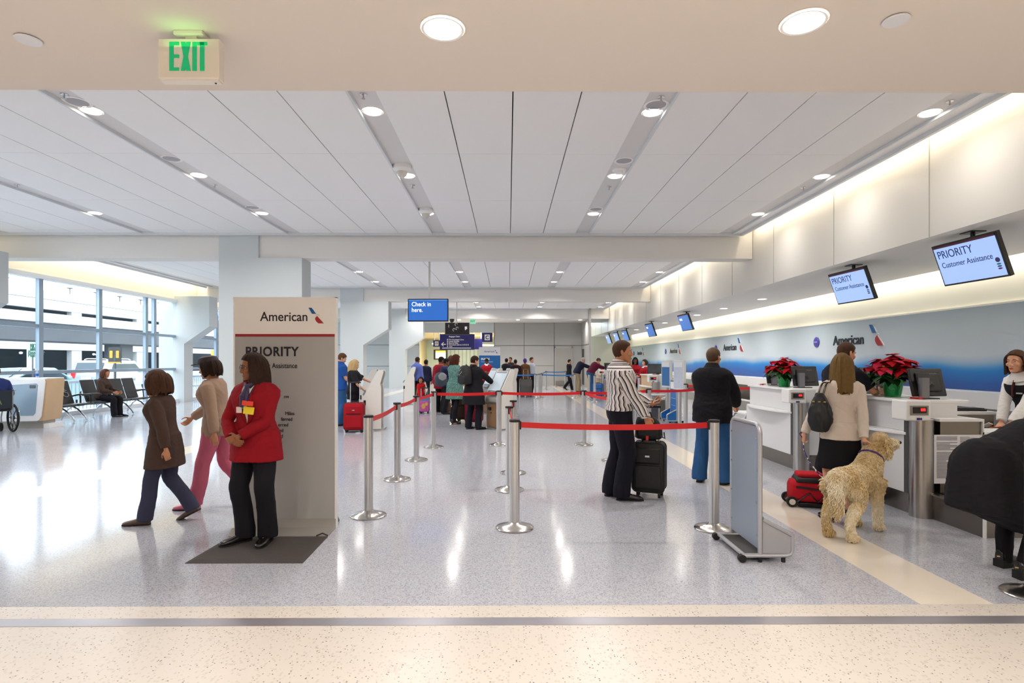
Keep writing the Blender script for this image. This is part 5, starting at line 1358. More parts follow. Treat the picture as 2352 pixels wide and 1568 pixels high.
def make_top(f, c, vox):
    """c: material, hem (metres below the hip point), fit, sleeve radii, sleeve, flare, name"""
    s = f.s; b = MB(); hem = c.get('hem', .05); fl = c.get('flare', .0); off = c.get('fit', .014)
    f.off = off
    if c.get('extra'): b.add(c['extra'].v, c['extra'].f)
    f.torso(b, c.get('t0', -.06 if hem > .04 else .02), .53, off)
    if hem > .04:
        p0, M0 = f.spine(0.03); rows = []; T = TORSO_M
        base = crom([(.06, .168), (0, .176), (-.08, .182)], 1)
        n = 30; st = 10
        hs_ = c.get('hipw', 1.0)
        for i in range(st + 1):
            v = i / st; zz = .08 - v * (hem + .08); ring = []
            a, bb = (.170 + off + fl * v + .012 * min(1, v * 2)) * hs_, (.118 + off + fl * v * .8 + .012 * min(1, v * 2)) * hs_
            p, Mx = f.spine(min(.08, max(zz, -.01)))
            dn = Mx @ Vector((0, 0, 1)) if zz > -.06 else Vector((0, 0, 1))
            p = p + Vector((0, 0, 1)) * min(0, zz + .01) * s + Vector((0, c.get('sway', 0) * v * v, 0)) * s
            for j in range(n):
                an_ = 2 * PI * j / n; wv = 1 + c.get('wave', .025) * v * math.sin(an_ * c.get('folds', 6) + 1)
                ring.append(p + Mx @ (Vector((a * math.cos(an_) * wv, bb * math.sin(an_) * wv - .006, 0)) * s))
            rows.append(ring)
        b.loft(rows)
    r0, r1 = c.get('arm', (.066, .043))
    if c.get('sleeve', 1) > 0: sleeves(f, b, r0, r1, c.get('sleeve', 1))
    o = remesh(b, c.get('name', 'shirt'), c['mat'], f.root, max(vox, c.get('vox', .007)), c.get('smooth', 4)); f.top = o
    wrinkle(o, c.get('wrinkle', .004) * s, 8, (1, 1, 1.6))
    if c.get('collar'):
        p, Mx = f.spine(.525); q = MB(); n = 20; ch = c.get('collar_h', .045)
        ring = lambda z, r: [p + Mx @ (Vector((r * 1.08 * math.cos(2 * PI * j / n), r * math.sin(2 * PI * j / n) - .004, z - .012 * math.sin(2 * PI * j / n))) * s) for j in range(n)]
        q.loft([ring(-.02, .085), ring(ch * .6, .07), ring(ch, .068), ring(ch * .7, .076), ring(.0, .098), ring(-.035, .128)], cap=False)
        q.build('collar', c['collar'], o)
    if c.get('cuff'):
        for k in (-1, 1):
            e, w_ = f.el[k], f.wr[k]; MB().tube([e.lerp(w_, .90), e.lerp(w_, .985)], [r1 * s * .98, r1 * s * .93], 14).build('cuff', c['cuff'], o)
def make_legs(f, c, vox):
    s = f.s; kind = c.get('kind', 'trousers'); b = MB()
    if kind == 'trousers':
        f.torso(b, -.12, .08, c.get('fit', .012))
        r = c.get('r', (.108, .098, .086, .082, .080, .083)); g = c.get('len', .93)
        for k in (-1, 1):
            hj, kn, an = f.hj[k], f.kn[k], f.an[k]; ft, fm = f.fd[k]
            pts = [hj + Vector((0, 0, .03)) * s, hj.lerp(kn, .35), hj.lerp(kn, .75), kn, kn.lerp(an, .45) + fm @ Vector((0, -.012, 0)) * s, kn.lerp(an, g) + fm @ Vector((0, -.004, 0)) * s]
            if g > .9: pts.append(an + fm @ Vector((0, .0, -.045)) * s); r_ = list(r) + [r[-1] * .98]
            else: r_ = list(r)
            limb(b, pts, [x * s for x in r_], 18, 3)
        o = remesh(b, c.get('name', 'trousers'), c['mat'], f.root, max(vox, .007), 4); wrinkle(o, c.get('wrinkle', .005) * s, 7, (1.3, 1.3, .55))
        if c.get('belt'):
            p, Mx = f.spine(.075); n = 28
            ring = lambda z, a, bb: [p + Mx @ (Vector((a * math.cos(2 * PI * j / n), bb * math.sin(2 * PI * j / n), z)) * s) for j in range(n)]
            MB().loft([ring(-.018, .182, .122), ring(.018, .178, .119)]).build('belt', c['belt'], o)
    else:   # skirt
        hem = c['hem']; n = 36; st = 12; rows = []
        for i in range(st + 1):
            v = i / st; zz = .13 - v * (hem + .13)
            a = float(np.interp(zz, [-hem, -.25, -.02, .06, .13], [.205 + c.get('flare', 0), .20 + c.get('flare', 0) * .5, .186, .170, .150])); bb = a * float(np.interp(zz, [-hem, 0, .13], [.74, .68, .72]))
            p, Mx = f.spine(max(zz, -.01)); p = p + Vector((0, 0, min(0, zz + .01))) * s + Vector((0, c.get('sway', 0) * max(0, v - .3), 0)) * s
            rows.append([p + Mx @ (Vector((a * math.cos(2 * PI * j / n) * (1 + .03 * v * math.sin(j * 2 * PI / n * 7)), bb * math.sin(2 * PI * j / n) * (1 + .03 * v * math.sin(j * 2 * PI / n * 7)), 0)) * s) for j in range(n)])
        b.loft(rows[::-1])
        o = remesh(b, 'skirt', c['mat'], f.root, max(vox, .008), 3)
        if c.get('tights'):
            q = MB()
            for k in (-1, 1):
                limb(q, [f.hj[k], f.hj[k].lerp(f.kn[k], .6), f.kn[k], f.kn[k].lerp(f.an[k], .35), f.kn[k].lerp(f.an[k], .85), f.an[k]], [x * s for x in (.092, .070, .058, .061, .043, .042)], 12, 2)
            remesh(q, 'tights', c['tights'], f.root, max(vox, .007), 2)
    return o
def make_shoes(f, m, kind='shoe', sole=None):
    s = f.s
    for k in (-1, 1):
        ft, fm = f.fd[k]; P = lambda x, y, z: ft + fm @ (Vector((x, y, z)) * s)
        hh = .055 if kind == 'heel' else .0
        q = MB(); rows = []
        st = [(-.105, .022, .05), (-.095, .034, .075), (-.06, .038, .085), (-.01, .037, .08), (.05, .044, .062), (.10, .049, .05), (.145, .044, .040), (.172, .030, .030), (.185, .010, .020)]
        if kind == 'boot': st = [(y, w_ * 1.1, h * 1.15 if y > -.02 else .13) for y, w_, h in st]
        for y, hw, h in crom(st, 2):
            base_ = hh * max(0, min(1, (.06 - y) / .12)); ring = []
            for j in range(14):
                a = 2 * PI * j / 14; c_, s_ = math.cos(a), math.sin(a)
                z = base_ + .008 + h * (.5 + .5 * s_) if s_ > 0 else base_ + .008 + h * .5 * (1 + max(s_ * 1.5, -1)) 
                ring.append(P(hw * (abs(c_) ** .7) * (1 if c_ > 0 else -1), y, z))
            rows.append(ring)
        q.loft(rows)
        o = q.build('shoe', m, f.root, angle=60)
        so = MB()
        out = [(-.036, -.09), (-.04, -.04), (-.038, .0), (-.047, .06), (-.050, .105), (-.040, .155), (-.015, .187), (.015, .187), (.040, .155), (.050, .105), (.047, .06), (.038, .0), (.04, -.04), (.036, -.09), (.015, -.108), (-.015, -.108)]
        if kind != 'heel':
            so.prism(out, lambda u, v, d: P(u, v, d), 0, .014 if kind != 'boot' else .03)
            if kind == 'boot': so.prism([(-.04, -.11), (.04, -.11), (.042, -.03), (-.042, -.03)], lambda u, v, d: P(u, v, d), 0, .06)
        else:
            so.prism([(x, y) for x, y in out if y > .04], lambda u, v, d: P(u, v, d), 0, .010)
            so.tube([P(0, -.085, .055), P(0, -.088, 0)], [.02 * s, .007 * s], 8)
        so.build('sole', sole or M_RUBBER, o)
def lapels(f, m_blazer, m_shirt, open_w=.06, z0=.08, z1=.50):
    """shirt front showing in a V, with two lapels lying along it, on the chest"""
    s = f.s; q = MB(); lp = MB()
    def P(x, tt, lift):
        p, Mx = f.spine(tt); T = crom(f.T, 4)
        b = float(np.interp(tt, T[:, 0], T[:, 2])); a = float(np.interp(tt, T[:, 0], T[:, 1])); yo = float(np.interp(tt, T[:, 0], T[:, 3]))
        b = b * f.girth + f.off; a = a * f.girth + f.off
        y = b * max(.1, 1 - min(.98, abs(x / a)) ** 2.3) ** .43 + yo + lift
        return p + Mx @ (Vector((x, y, 0)) * s)
    n = 8; Lr = []; Rr = []
    for i in range(n + 1):
        v = i / n; tt = z0 + (z1 - z0) * v; w_ = open_w * v
        Lr.append(P(-w_ - .002, tt, .006)); Rr.append(P(w_ + .002, tt, .006))
    vs = Lr + Rr; q.add(vs, [(i, i + 1, n + 2 + i, n + 1 + i) for i in range(n)])
    o = q.build('shirt_front', m_shirt, f.root)
    for k in (-1, 1):
        A_ = []; B_ = []
        for i in range(n + 1):
            v = i / n; tt = z0 + (z1 - z0) * v; w_ = open_w * v
            wid = .05 * math.sin(min(1, v * 1.25) * PI) ** .6 * (1 if v < .8 else max(.2, (1 - v) * 5)) + .004
            A_.append(P(k * w_, tt, .011)); B_.append(P(k * (w_ + wid), tt, .010))
        lp.add(A_ + B_, [(i, i + 1, n + 2 + i, n + 1 + i) for i in range(n)])
        lb = MB().add(A_ + B_, [(i, i + 1, n + 2 + i, n + 1 + i) for i in range(n)]).build('lapel', m_blazer, f.top)
        sd = lb.modifiers.new('solid', 'SOLIDIFY'); sd.thickness = .004
    return P
# ---------------------------------------------------------------- the people nearest the camera
F_BLAZER = fabric('red_blazer_wool', '8C0C1A', .08, 10, .35); F_BLKTR = fabric('black_trouser_wool', '15131A', .1, 9, .4); F_NAVYTR = fabric('navy_trousers', '14141F', .1, 8, .45)
F_WHITE = fabric('white_shirt_cotton', 'E6E4E2', .04, 10, .3); F_BLKJ = fabric('black_jacket', '17151B', .1, 9, .5); F_JEAN = fabric('blue_denim', '2C5788', .22, 9, .5); F_CREAM = fabric('cream_sweater_knit', 'D8CBBE', .05, 9, .45)
F_BLKSK = fabric('black_skirt', '131116', .1, 6, .3); M_SHOE = mat('black_shoe_leather', '131012', .25, spec=.6)
F_DKNIT = fabric('dark_polo', '1A1A24', .1, 9, .4)

# --- the woman in the red blazer by the priority sign
p = F(588, 1247)
fa = person('person in a red blazer standing on the dark mat by the priority sign, hands clasped', (p.x, p.y, .015), R(172), 1.62, 'f', SK_D,
            feet={-1: (-.11, .02, 0, 10, 0), 1: (.13, .04, 0, -32, 0)}, hands={1: (.10, .215, .965), -1: (.02, .235, .99)}, poles={1: (1, -.5, -.3), -1: (-1, -.5, -.3)},
            hdir={1: ((-.75, .35, -.25), (.1, -1, .1), .35), -1: ((.75, .25, -.3), (0, -1, 0), .4)}, head=(-42, 4, 0), hair=('long', H_DK, .30, 1.3), girth=1.12,
            top=dict(mat=F_BLAZER, hem=.20, fit=.026, arm=(.066, .047), name='blazer', flare=.02, hipw=1.08), legs=dict(mat=F_BLKTR, r=(.112, .102, .09, .085, .083, .088), name='trousers'), shoes=(M_SHOE,), vox=.0055)
PB = lapels(fa, F_BLAZER, F_WHITE, .055, .14, .50)
s_ = fa.s; q = MB()
F_SCARF = mat('purple_print_scarf', '33264A', .6, noise=(60, .5))
q.tube([PB(-.03, .50, .012), PB(0, .48, .03), PB(.03, .50, .012)], [.018, .022, .018], 10).tube([PB(0, .48, .028), PB(.012, .40, .026), PB(.02, .30, .022)], [.018, .026, .02], 10, flat=.4).tube([PB(0, .48, .026), PB(-.02, .42, .022), PB(-.03, .34, .02)], [.016, .022, .016], 10, flat=.4)
q.build('scarf', F_SCARF, fa.root)
for x, tt, nm, m, sz in ((-.045, .27, 'yellow_badge', mat('badge_yellow', 'E8D020', .4), (.085, .008, .062)), (-.05, .335, 'orange_badge', mat('badge_orange', 'E0402A', .4), (.09, .008, .04))):
    c = PB(x, tt, .03); bd = MB().obox(c, sz, Euler((0, R(-8), R(12)))).build(nm, m, fa.root, bevel=.003)
MB().obox(PB(.045, .275, .03), (.05, .008, .05)).build('white_badge', mat('badge_white', 'D8C8C0', .4), fa.root, bevel=.003)
MB().tube([PB(-.06, .48, .016), PB(-.055, .40, .02), PB(-.05, .355, .03)], .004, 6).build('lanyard', mat('lanyard_navy', '20203A', .6), fa.root)
for tt in (.10, .02): MB().ell(PB(.012, tt, .012), (.011, .006, .011), nu=10, nv=6).build('button', M_SHOE, fa.top)
hp = lambda x, y, z: fa.Hc + fa.Hm @ (Vector((x, y, z)) * fa.hs)
q = MB()
for k in (-1, 1): q.tube([hp(k * .033 + .022 * math.cos(a), .098, .002 + .016 * math.sin(a)) for a in np.linspace(0, 2 * PI, 13)], .0017, 5).tube([hp(k * .055, .096, .004), hp(k * .08, .0, .006)], .0015, 5)
q.tube([hp(-.011, .099, .004), hp(.011, .099, .004)], .0016, 5).build('glasses', M_BLACK, fa.root)

# --- the man in the striped shirt
p = F(1424, 1143)
m_st = mat('striped_shirt_cotton', 'ECE8E4', .8, bump=(9, .5))
ns, ln, bb = nodes(m_st)
at = ns.new('ShaderNodeAttribute'); at.attribute_name = 'stripe'
md = ns.new('ShaderNodeMath'); md.operation = 'FRACT'; ln.new(at.outputs['Fac'], md.inputs[0])
cr = ns.new('ShaderNodeValToRGB'); cr.color_ramp.interpolation = 'CONSTANT'; ln.new(md.outputs[0], cr.inputs[0])
e = cr.color_ramp.elements; e[0].position = 0; e[0].color = lin('E8E2E0'); e[1].position = .38; e[1].color = lin('17131C')
for ps, c in ((.66, 'E0DAD8'), (.78, '8A6E5C'), (.88, 'E8E2E0')): x = e.new(ps); x.color = lin(c)
ln.new(cr.outputs[0], bb.inputs['Base Color'])
fs = person('person in a black and white striped shirt holding a phone beside a black suitcase', (p.x, p.y, 0), R(-92), 1.80, 'm', SK_M,
            feet={-1: (-.10, -.05, 0, 6, 0), 1: (.10, .05, 0, -8, 0)}, hands={1: (.20, .30, .80), -1: (-.08, .36, 1.03)}, poles={1: (.4, -1, -.2), -1: (-.6, -.8, -.4)},
            hdir={1: ((0, .45, -.9), (-1, 0, -.2), .5), -1: ((.25, .9, .25), (.2, -.2, 1), .45)}, head=(-4, -2, 0), hair=('short', H_BR, 0, 1.0), girth=1.12,
            top=dict(mat=m_st, hem=.0, fit=.026, arm=(.076, .052), name='striped_shirt', collar=m_st, cuff=m_st, vox=.0045, smooth=5), legs=dict(mat=F_NAVYTR, r=(.116, .108, .097, .093, .091, .094), belt=M_SHOE, fit=.014), shoes=(M_SHOE,), vox=.0055)
def stripe_attr(f, o, period):
    me = o.data; a = me.attributes.new('stripe', 'FLOAT', 'POINT'); n = len(me.vertices)
    co = np.empty(n * 3); me.vertices.foreach_get('co', co); co = co.reshape(-1, 3)
    segs = []
    refs = []
    for k in (-1, 1):
        segs += [(f.sh[k], f.el[k], .058), (f.el[k], f.wr[k], .05)]
        u1 = (f.el[k] - f.sh[k]).normalized(); u2 = (f.wr[k] - f.el[k]).normalized(); r1 = Vector((0, -1, .2)); r1 = (r1 - u1 * r1.dot(u1)).normalized()
        refs += [r1, u1.rotation_difference(u2) @ r1]
    # every face belongs to the trunk, an upper arm or a forearm; its corners read that part's own stripe coordinate
    p0, M0 = f.spine(.0); p1, _ = f.spine(.5)
    d = np.array((p1 - p0).normalized()); rel = co - np.array(p0)
    ang = np.arctan2(rel @ np.array(M0 @ Vector((1, 0, 0))), -(rel @ np.array(M0 @ Vector((0, 1, 0)))))
    h = rel @ d
    trunk = (ang * .16 + .006 * np.sin(h * 34 + ang * 2) + .004 * np.sin(h * 71 + 2)) / period
    vals = [trunk, h * 1.1 / period]; best = np.full(n, 9.0); reg = np.where(h > .455 * f.s, 1, 0)
    for (A_, B_, rr), ref in zip(segs, refs):
        A_ = np.array(A_); B_ = np.array(B_); ab = B_ - A_; L = np.linalg.norm(ab); u = ab / L
        r_ = co - A_; t_ = np.clip((r_ @ u) / L, -.05, 1.05); q_ = r_ - np.outer(t_ * L, u); dist = np.linalg.norm(q_, axis=1)
        ref = np.array(ref); r2 = np.cross(u, ref)
        an_ = np.arctan2(q_ @ r2, q_ @ ref); vals.append((an_ * .054 + .004 * np.sin(t_ * 7 + an_)) / period)
        ms = (dist < rr * 1.6 * f.s) & (dist < best) & ((t_ > .10) if rr > .055 else True)
        best[ms] = dist[ms]; reg[ms] = len(vals) - 1
    vals = np.array(vals); me.attributes.remove(a); a = me.attributes.new('stripe', 'FLOAT', 'CORNER')
    out = np.empty(len(me.loops), np.float32)
    for p_ in me.polygons:
        vs_ = list(p_.vertices); rg_ = int(np.bincount(reg[vs_]).argmax()); x_ = vals[rg_][vs_]
        if x_.max() - x_.min() > 3: x_ = np.where(x_ < x_.mean(), x_.max(), x_)   # the seam where the angle wraps
        out[p_.loop_start:p_.loop_start + p_.loop_total] = x_
    a.data.foreach_set('value', out)
stripe_attr(fs, fs.top, .040)
for ch in fs.top.children:   # cuffs and collar: stripes run around
    me = ch.data; a = me.attributes.new('stripe', 'FLOAT', 'POINT'); a.data.foreach_set('value', np.array([v.co.z / .03 for v in me.vertices], dtype=np.float32))
# phone in his far hand
c = fs.wr[-1] + Vector((.01, .09, .045)); t = thing('phone', 'white phone held in the hand of the person in the striped shirt', 'phone', fs.root.matrix_basis @ c, R(-92))
MB().obox((0, 0, 0), (.068, .135, .009), Euler((.35, -.35, 0))).build('case', mat('phone_white', 'E8E8EA', .3), t, bevel=.003)
MB().obox(Euler((.35, -.35, 0)).to_matrix() @ Vector((0, 0, .006)), (.058, .105, .002), Euler((.35, -.35, 0))).build('display', mat('phone_glass', '0E0E10', .1), t, smooth=False)

# --- the man in the dark jacket
p = F(1636, 1108)
fj = person('person in a dark jacket and blue jeans seen from behind, waiting at the second counter', (p.x, p.y, 0), R(-38), 1.74, 'm', SK_M,
            feet={-1: (-.16, .0, 0, 12, 0), 1: (.16, .02, 0, -10, 0)}, hands={1: (.20, .34, .98), -1: (-.10, .38, 1.06)}, poles={1: (.8, -.8, -.3), -1: (-.8, -.6, -.3)},
            hdir={1: ((.0, .7, -.6), (-1, .2, -.2), .6), -1: ((.4, .9, .1), (0, 0, -1), .5)}, head=(-14, -3, 0), hair=('short', hairm('cropped_grey_brown', '5E4A3A'), 0, .35), girth=1.2,
            top=dict(mat=F_BLKJ, hem=.17, fit=.038, arm=(.088, .058), name='jacket', hipw=1.12, collar=F_BLKJ, collar_h=.055, smooth=5), legs=dict(mat=F_JEAN, r=(.118, .108, .094, .09, .09, .096), fit=.012), shoes=(mat('brown_shoe', '241A18', .4),), vox=.006)
MB().tube([fj.Hc + fj.Hm @ Vector((.045, .02, -.135)), fj.Hc + fj.Hm @ Vector((.02, .075, -.15)), fj.Hc + fj.Hm @ Vector((-.03, .07, -.15))], .016, 8, flat=.5).build('shirt_collar', F_WHITE, fj.root)
c = fj.root.matrix_basis @ (fj.wr[-1] + Vector((.06, .14, .05)))
t = thing('travel_paper', 'folded white paper held by the person in the dark jacket', 'paper', c, R(-50))
MB().obox((0, 0, 0), (.10, .21, .004), Euler((.25, .1, 0))).build('sheet', mat('paper_white', 'EDEBE8', .6), t, smooth=False)

# --- the woman in the cream sweater with the dog
p = F(1930, 1196)
DX, DY, DRZ, DS = 3.13, 5.10, R(-54), .94
neck = Vector((DX, DY, 0)) + Matrix.Rotation(DRZ, 3, 'Z') @ Vector((-.03, .27, .80)) * DS
hl_ = (Matrix.Rotation(R(8), 3, 'Z') @ (neck - p)) / (1.64 / 1.75)
fw = person('person in a cream sweater and black skirt, one hand on the curly dog', (p.x, p.y, 0), R(-8), 1.64, 'f', SK_L,
            feet={-1: (-.10, .02, 0, 6, 0), 1: (.08, -.03, 0, -28, 0)}, hands={1: tuple(hl_), -1: (-.33, .08, .87)}, poles={1: (.9, -.6, -.1), -1: (-.8, -.7, -.1)},
            hdir={1: ((.6, .1, -.45), (-.3, -.1, -1), .25), -1: ((-.05, .2, -1), (1, 0, 0), .65)}, head=(-14, 2, 0), hair=('long', hairm('honey_brown', '70562F'), .28, 1.2), side=2,
            top=dict(mat=F_CREAM, hem=.10, fit=.014, arm=(.060, .042), name='sweater', hipw=1.0, smooth=4, vox=.006), legs=dict(kind='skirt', mat=F_BLKSK, hem=.40, flare=.012), shoes=(M_SHOE, 'heel', M_SHOE), vox=.006)

# --- the man in the dark shirt leaning on the nearest counter
Yl = 6.55
x = W(1925, 0, Yl).x
fl = person('person in a dark shirt leaning on the nearest counter, profile turned right', (x, Yl, 0), R(-76), 1.80, 'm', SK_L, lean=9,
            feet={-1: (-.12, -.1, 0, 6, 0), 1: (.12, .0, 0, -6, 0)}, hands={1: (.10, .46, 1.155), -1: (-.22, .42, 1.15)}, poles={1: (.9, -.3, -.8), -1: (-.9, -.3, -.8)},
            hdir={1: ((-.1, 1, .05), (-1, 0, -.1), .85), -1: ((.3, 1, 0), (0, 0, -1), .3)}, head=(-2, 8, 0), hair=('short', hairm('short_brown', '4C3426'), 0, .5), girth=1.1,
            top=dict(mat=F_DKNIT, hem=.06, fit=.022, arm=(.074, .05), name='polo_shirt', sleeve=.75, collar=F_DKNIT), legs=dict(mat=F_NAVYTR), shoes=(M_SHOE,), vox=.006)
c = fl.root.matrix_basis @ (fl.wr[1] + Vector((-.01, .11, .05)))
t = thing('travel_document', 'white folded document in the fist of the person leaning on the nearest counter', 'paper', c, R(-76))
MB().obox((0, .05, .05), (.004, .16, .07), Euler((.7, 0, 0))).build('sheet', mat('paper_white', 'EDEBE8', .6), t, smooth=False)

# --- the agent at the right edge
Ya = 6.15; x = W(2378, 0, Ya).x
fg_ = person('person in a white shirt, dark vest and tie behind the baggage scale, right edge', (x, Ya, 0), R(97), 1.72, 'f', SK_L, lean=24,
             feet={-1: (-.1, 0, 0, 6, 0), 1: (.1, .0, 0, -6, 0)}, hands={1: (.02, .42, .86), -1: (-.12, .46, .88)}, poles={1: (1, -.5, -.3), -1: (-1, -.5, -.3)},
             hdir={1: ((-.3, .7, -.6), (0, -.4, -1), .35), -1: ((.3, .7, -.6), (0, -.4, -1), .35)}, head=(12, -8, 0), hair=('bob', H_BR, .12, 1.2),
             top=dict(mat=F_WHITE, hem=.06, fit=.016, arm=(.064, .046), name='white_shirt', collar=F_WHITE), legs=dict(mat=F_BLKTR), shoes=(M_SHOE,), vox=.006)
b = MB(); fg_.torso(b, -.02, .44, .024); vst = remesh(b, 'vest', F_BLKTR, fg_.root, .007, 3)
def front(f, x_, tt, lift, sex='f'):
    p_, Mx = f.spine(tt); T = crom(TORSO_F, 4); b_ = float(np.interp(tt, T[:, 0], T[:, 2])); yo = float(np.interp(tt, T[:, 0], T[:, 3]))
    return p_ + Mx @ (Vector((x_, b_ + yo + lift, 0)) * f.s)
MB().tube([front(fg_, 0, .49, .03), front(fg_, 0, .42, .034), front(fg_, .01, .33, .034)], [.014, .022, .026], 8, flat=.4).build('tie', mat('burgundy_tie', '4A1620', .5), fg_.root)
MB().obox(front(fg_, -.07, .37, .03), (.06, .01, .016)).build('name_badge', M_ALU, fg_.root, smooth=False)
c = fg_.root.matrix_basis @ ((fg_.wr[1] + fg_.wr[-1]) / 2 + Vector((0, .09, -.05)))
t = thing('baggage_tag', 'orange and white baggage tag in the hands of the agent at the right edge', 'tag', c, R(100))
MB().obox((0, 0, 0), (.16, .05, .006), Euler((.4, .2, 0))).build('paper_strip', mat('tag_orange', 'E06A3A', .5), t, smooth=False)
MB().obox((.1, .02, .02), (.08, .05, .006), Euler((.4, .5, 0))).build('strip_end', mat('tag_white', 'EEE', .5) if False else MATS['paper_white'], t, smooth=False)

# --- the bending person in the long black coat at the right edge
p = F(2334, 1314)
s_ = 1.66 / 1.75
# the coat's skirt hangs straight down from the raised hips, its tail swinging behind
rows = []; n = 40
for i in range(17):
    v = i / 16; ring = []
    for j in range(n):
        a = 2 * PI * j / n; ca, sa = math.cos(a), math.sin(a); back = max(0, -sa)
        w0 = (1 - (1 - min(1, v * 2.6)) ** 2) ** .5
        fold = 1 + min(1, v * 2) * (.05 * math.sin(7 * a + .6) + .03 * math.sin(13 * a))
        rx = .215 + .035 * v; ry = .235 + .0 * v + .09 * back * v
        z = 1.055 - v * (.59 + .16 * sa) - .10 * v * back
        ring.append(Vector((rx * ca * fold * w0, -.235 + ry * sa * fold * w0, z)) * s_)
    rows.append(ring)
coat_skirt = MB().loft(rows)
fb = person('person in a long black coat bending forward at the right edge, black heeled boots', (p.x, p.y, 0), R(-84), 1.66, 'f', SK_L, lean=70, hip=(0, -.2, -.12),
            feet={-1: (-.13, .08, 0, 6, 0), 1: (.13, -.02, 0, -6, 0)}, hands={1: (.15, .55, .35), -1: (-.15, .55, .35)}, poles={1: (1, .2, 0), -1: (-1, .2, 0)}, head=(0, -20, 0), hair=('bob', H_DK, .12, 1.0),
            top=dict(mat=F_BLKJ, hem=.02, t0=.05, fit=.05, arm=(.095, .06), name='coat', smooth=30, extra=coat_skirt), legs=dict(mat=F_BLKSK, r=(.105, .09, .072, .066, .062, .056)), shoes=(M_SHOE, 'boot', M_RUBBER), vox=.007)
for k in (-1, 1):
    ft, fm = fb.fd[k]; MB().tube([ft + fm @ Vector((-.045, -.06, .085)) * s_, ft + fm @ Vector((0, -.115, .085)) * s_, ft + fm @ Vector((.045, -.06, .085)) * s_], .006, 6).build('boot_buckle', mat('gold_buckle', 'C8A860', .3, metal=.9), fb.root)
# ---------------------------------------------------------------- people farther away
F_BROWN = fabric('brown_coat', '4A3830', .12, 8, .4); F_BEIGE = fabric('beige_top', 'A88C78', .08, 9, .4); F_PINK = fabric('pink_cotton', 'C8657C', .08, 9, .4); F_BLUE = fabric('blue_polo', '20509C', .08, 9, .4)
F_NAVY = fabric('navy_jacket', '161A30', .1, 9, .4); F_MAROON = fabric('maroon_shirt', '5E1430', .08, 9, .4); F_REDSH = fabric('crimson_shirt', '9A1428', .08, 9, .4); F_KHAKI = fabric('khaki_trousers', '9A8A70', .06, 8, .4); F_GREYB = fabric('blue_purple_shirt', '5C6AB0', .06, 9, .3)
F_RED = fabric('bright_red_tee', 'C81420', .06, 9, .3); F_DRED = fabric('agent_red', '9E1020', .06, 9, .3); F_LBLUE = fabric('pale_blue_shirt', 'C4CCDC', .05, 9, .3); F_BROWN2 = fabric('tan_brown_coat', '6E4A2C', .1, 9, .4); F_CHAR = fabric('charcoal', '26242A', .1, 9, .4)
m_te = mat('teal_print_dress', '3E6E68', .8)
ns, ln, bb = nodes(m_te)
tc = ns.new('ShaderNodeTexCoord'); nz = ns.new('ShaderNodeTexNoise'); nz.inputs['Scale'].default_value = 9; nz.inputs['Detail'].default_value = 1; nz.inputs['Distortion'].default_value = 2.5; ln.new(tc.outputs['Object'], nz.inputs[0])
wv = ns.new('ShaderNodeMath'); wv.operation = 'MULTIPLY'; wv.inputs[1].default_value = 9; ln.new(nz.outputs['Fac'], wv.inputs[0]); fr = ns.new('ShaderNodeMath'); fr.operation = 'FRACT'; ln.new(wv.outputs[0], fr.inputs[0])
cr = ns.new('ShaderNodeValToRGB'); ln.new(fr.outputs[0], cr.inputs[0]); e = cr.color_ramp.elements; e[0].color = lin('1E3B3A'); e[1].color = lin('2E6A60'); x = e.new(.45); x.color = lin('4E9284'); x = e.new(.6); x.color = lin('C2CEC4'); x = e.new(.7); x.color = lin('35706A')
ln.new(cr.outputs[0], bb.inputs['Base Color'])
def pp(label, px, Y, rz, H, sex='m', **k):
    x = W(px, 0, Y).x
    k.setdefault('vox', .012 if Y < 20 else .017); k.setdefault('face', Y < 15)
    return person(label, (x, Y, 0), R(rz), H, sex, **k)
WALK = {-1: (-.09, .22, 0, 4, 0), 1: (.09, -.26, .06, -4, -28)}
TR = dict(mat=F_BLKTR)
# left: two walkers passing, a seated one, one in the wheelchair
pp('person in a brown knee-length coat walking left, left of the priority sign', 378, 5.5, 96, 1.45, 'f', skin_m=SK_M, feet=WALK, hands={1: (.3, .18, .82), -1: (-.28, -.16, .82)}, head=(-10, 6, 0), hair=('bob', H_BR, .1, 1.1), lean=6, face=True,
   top=dict(mat=F_BROWN, hem=.30, fit=.035, arm=(.075, .052), name='coat', flare=.04), legs=dict(mat=fabric('slate_trousers', '3A3C50', .1, 8, .4)), shoes=(mat('brown_leather', '5A4638', .4),), vox=.008)
fp_ = pp('person in a beige top, pink trousers and dark cap walking left beside the priority sign', 500, 6.05, 92, 1.62, 'f', skin_m=SK_M, feet={-1: (-.09, .26, 0, 4, 0), 1: (.09, -.3, .07, -4, -30)}, hands={1: (.22, .40, 1.0), -1: (-.28, -.1, .84)}, head=(0, 8, 0), hair=('bob', H_DK, .09, 1.0), lean=8, face=True,
   top=dict(mat=F_BEIGE, hem=.12, fit=.03, arm=(.07, .048), name='top'), legs=dict(mat=F_PINK, r=(.112, .1, .086, .08, .078, .08)), shoes=(mat('pink_shoe', 'C86A80', .4),), vox=.008)
hp2 = lambda x, y, z: fp_.Hc + fp_.Hm @ (Vector((x, y, z)) * fp_.hs)
MB().loft([[hp2(r_ * .9 * math.cos(2 * PI * j / 20), -.008 + r_ * 1.15 * math.sin(2 * PI * j / 20), z) for j in range(20)] for r_, z in ((.098, .05), (.1, .08), (.085, .12), (.045, .138), (.004, .142))]).prism([(-.07, .09), (.07, .09), (.06, .15), (.03, .175), (-.03, .175), (-.06, .15)], lambda u, v, d: hp2(u, v, d), .056, .064).build('cap', mat('cap_dark', '3A2E34', .7), fp_.root)
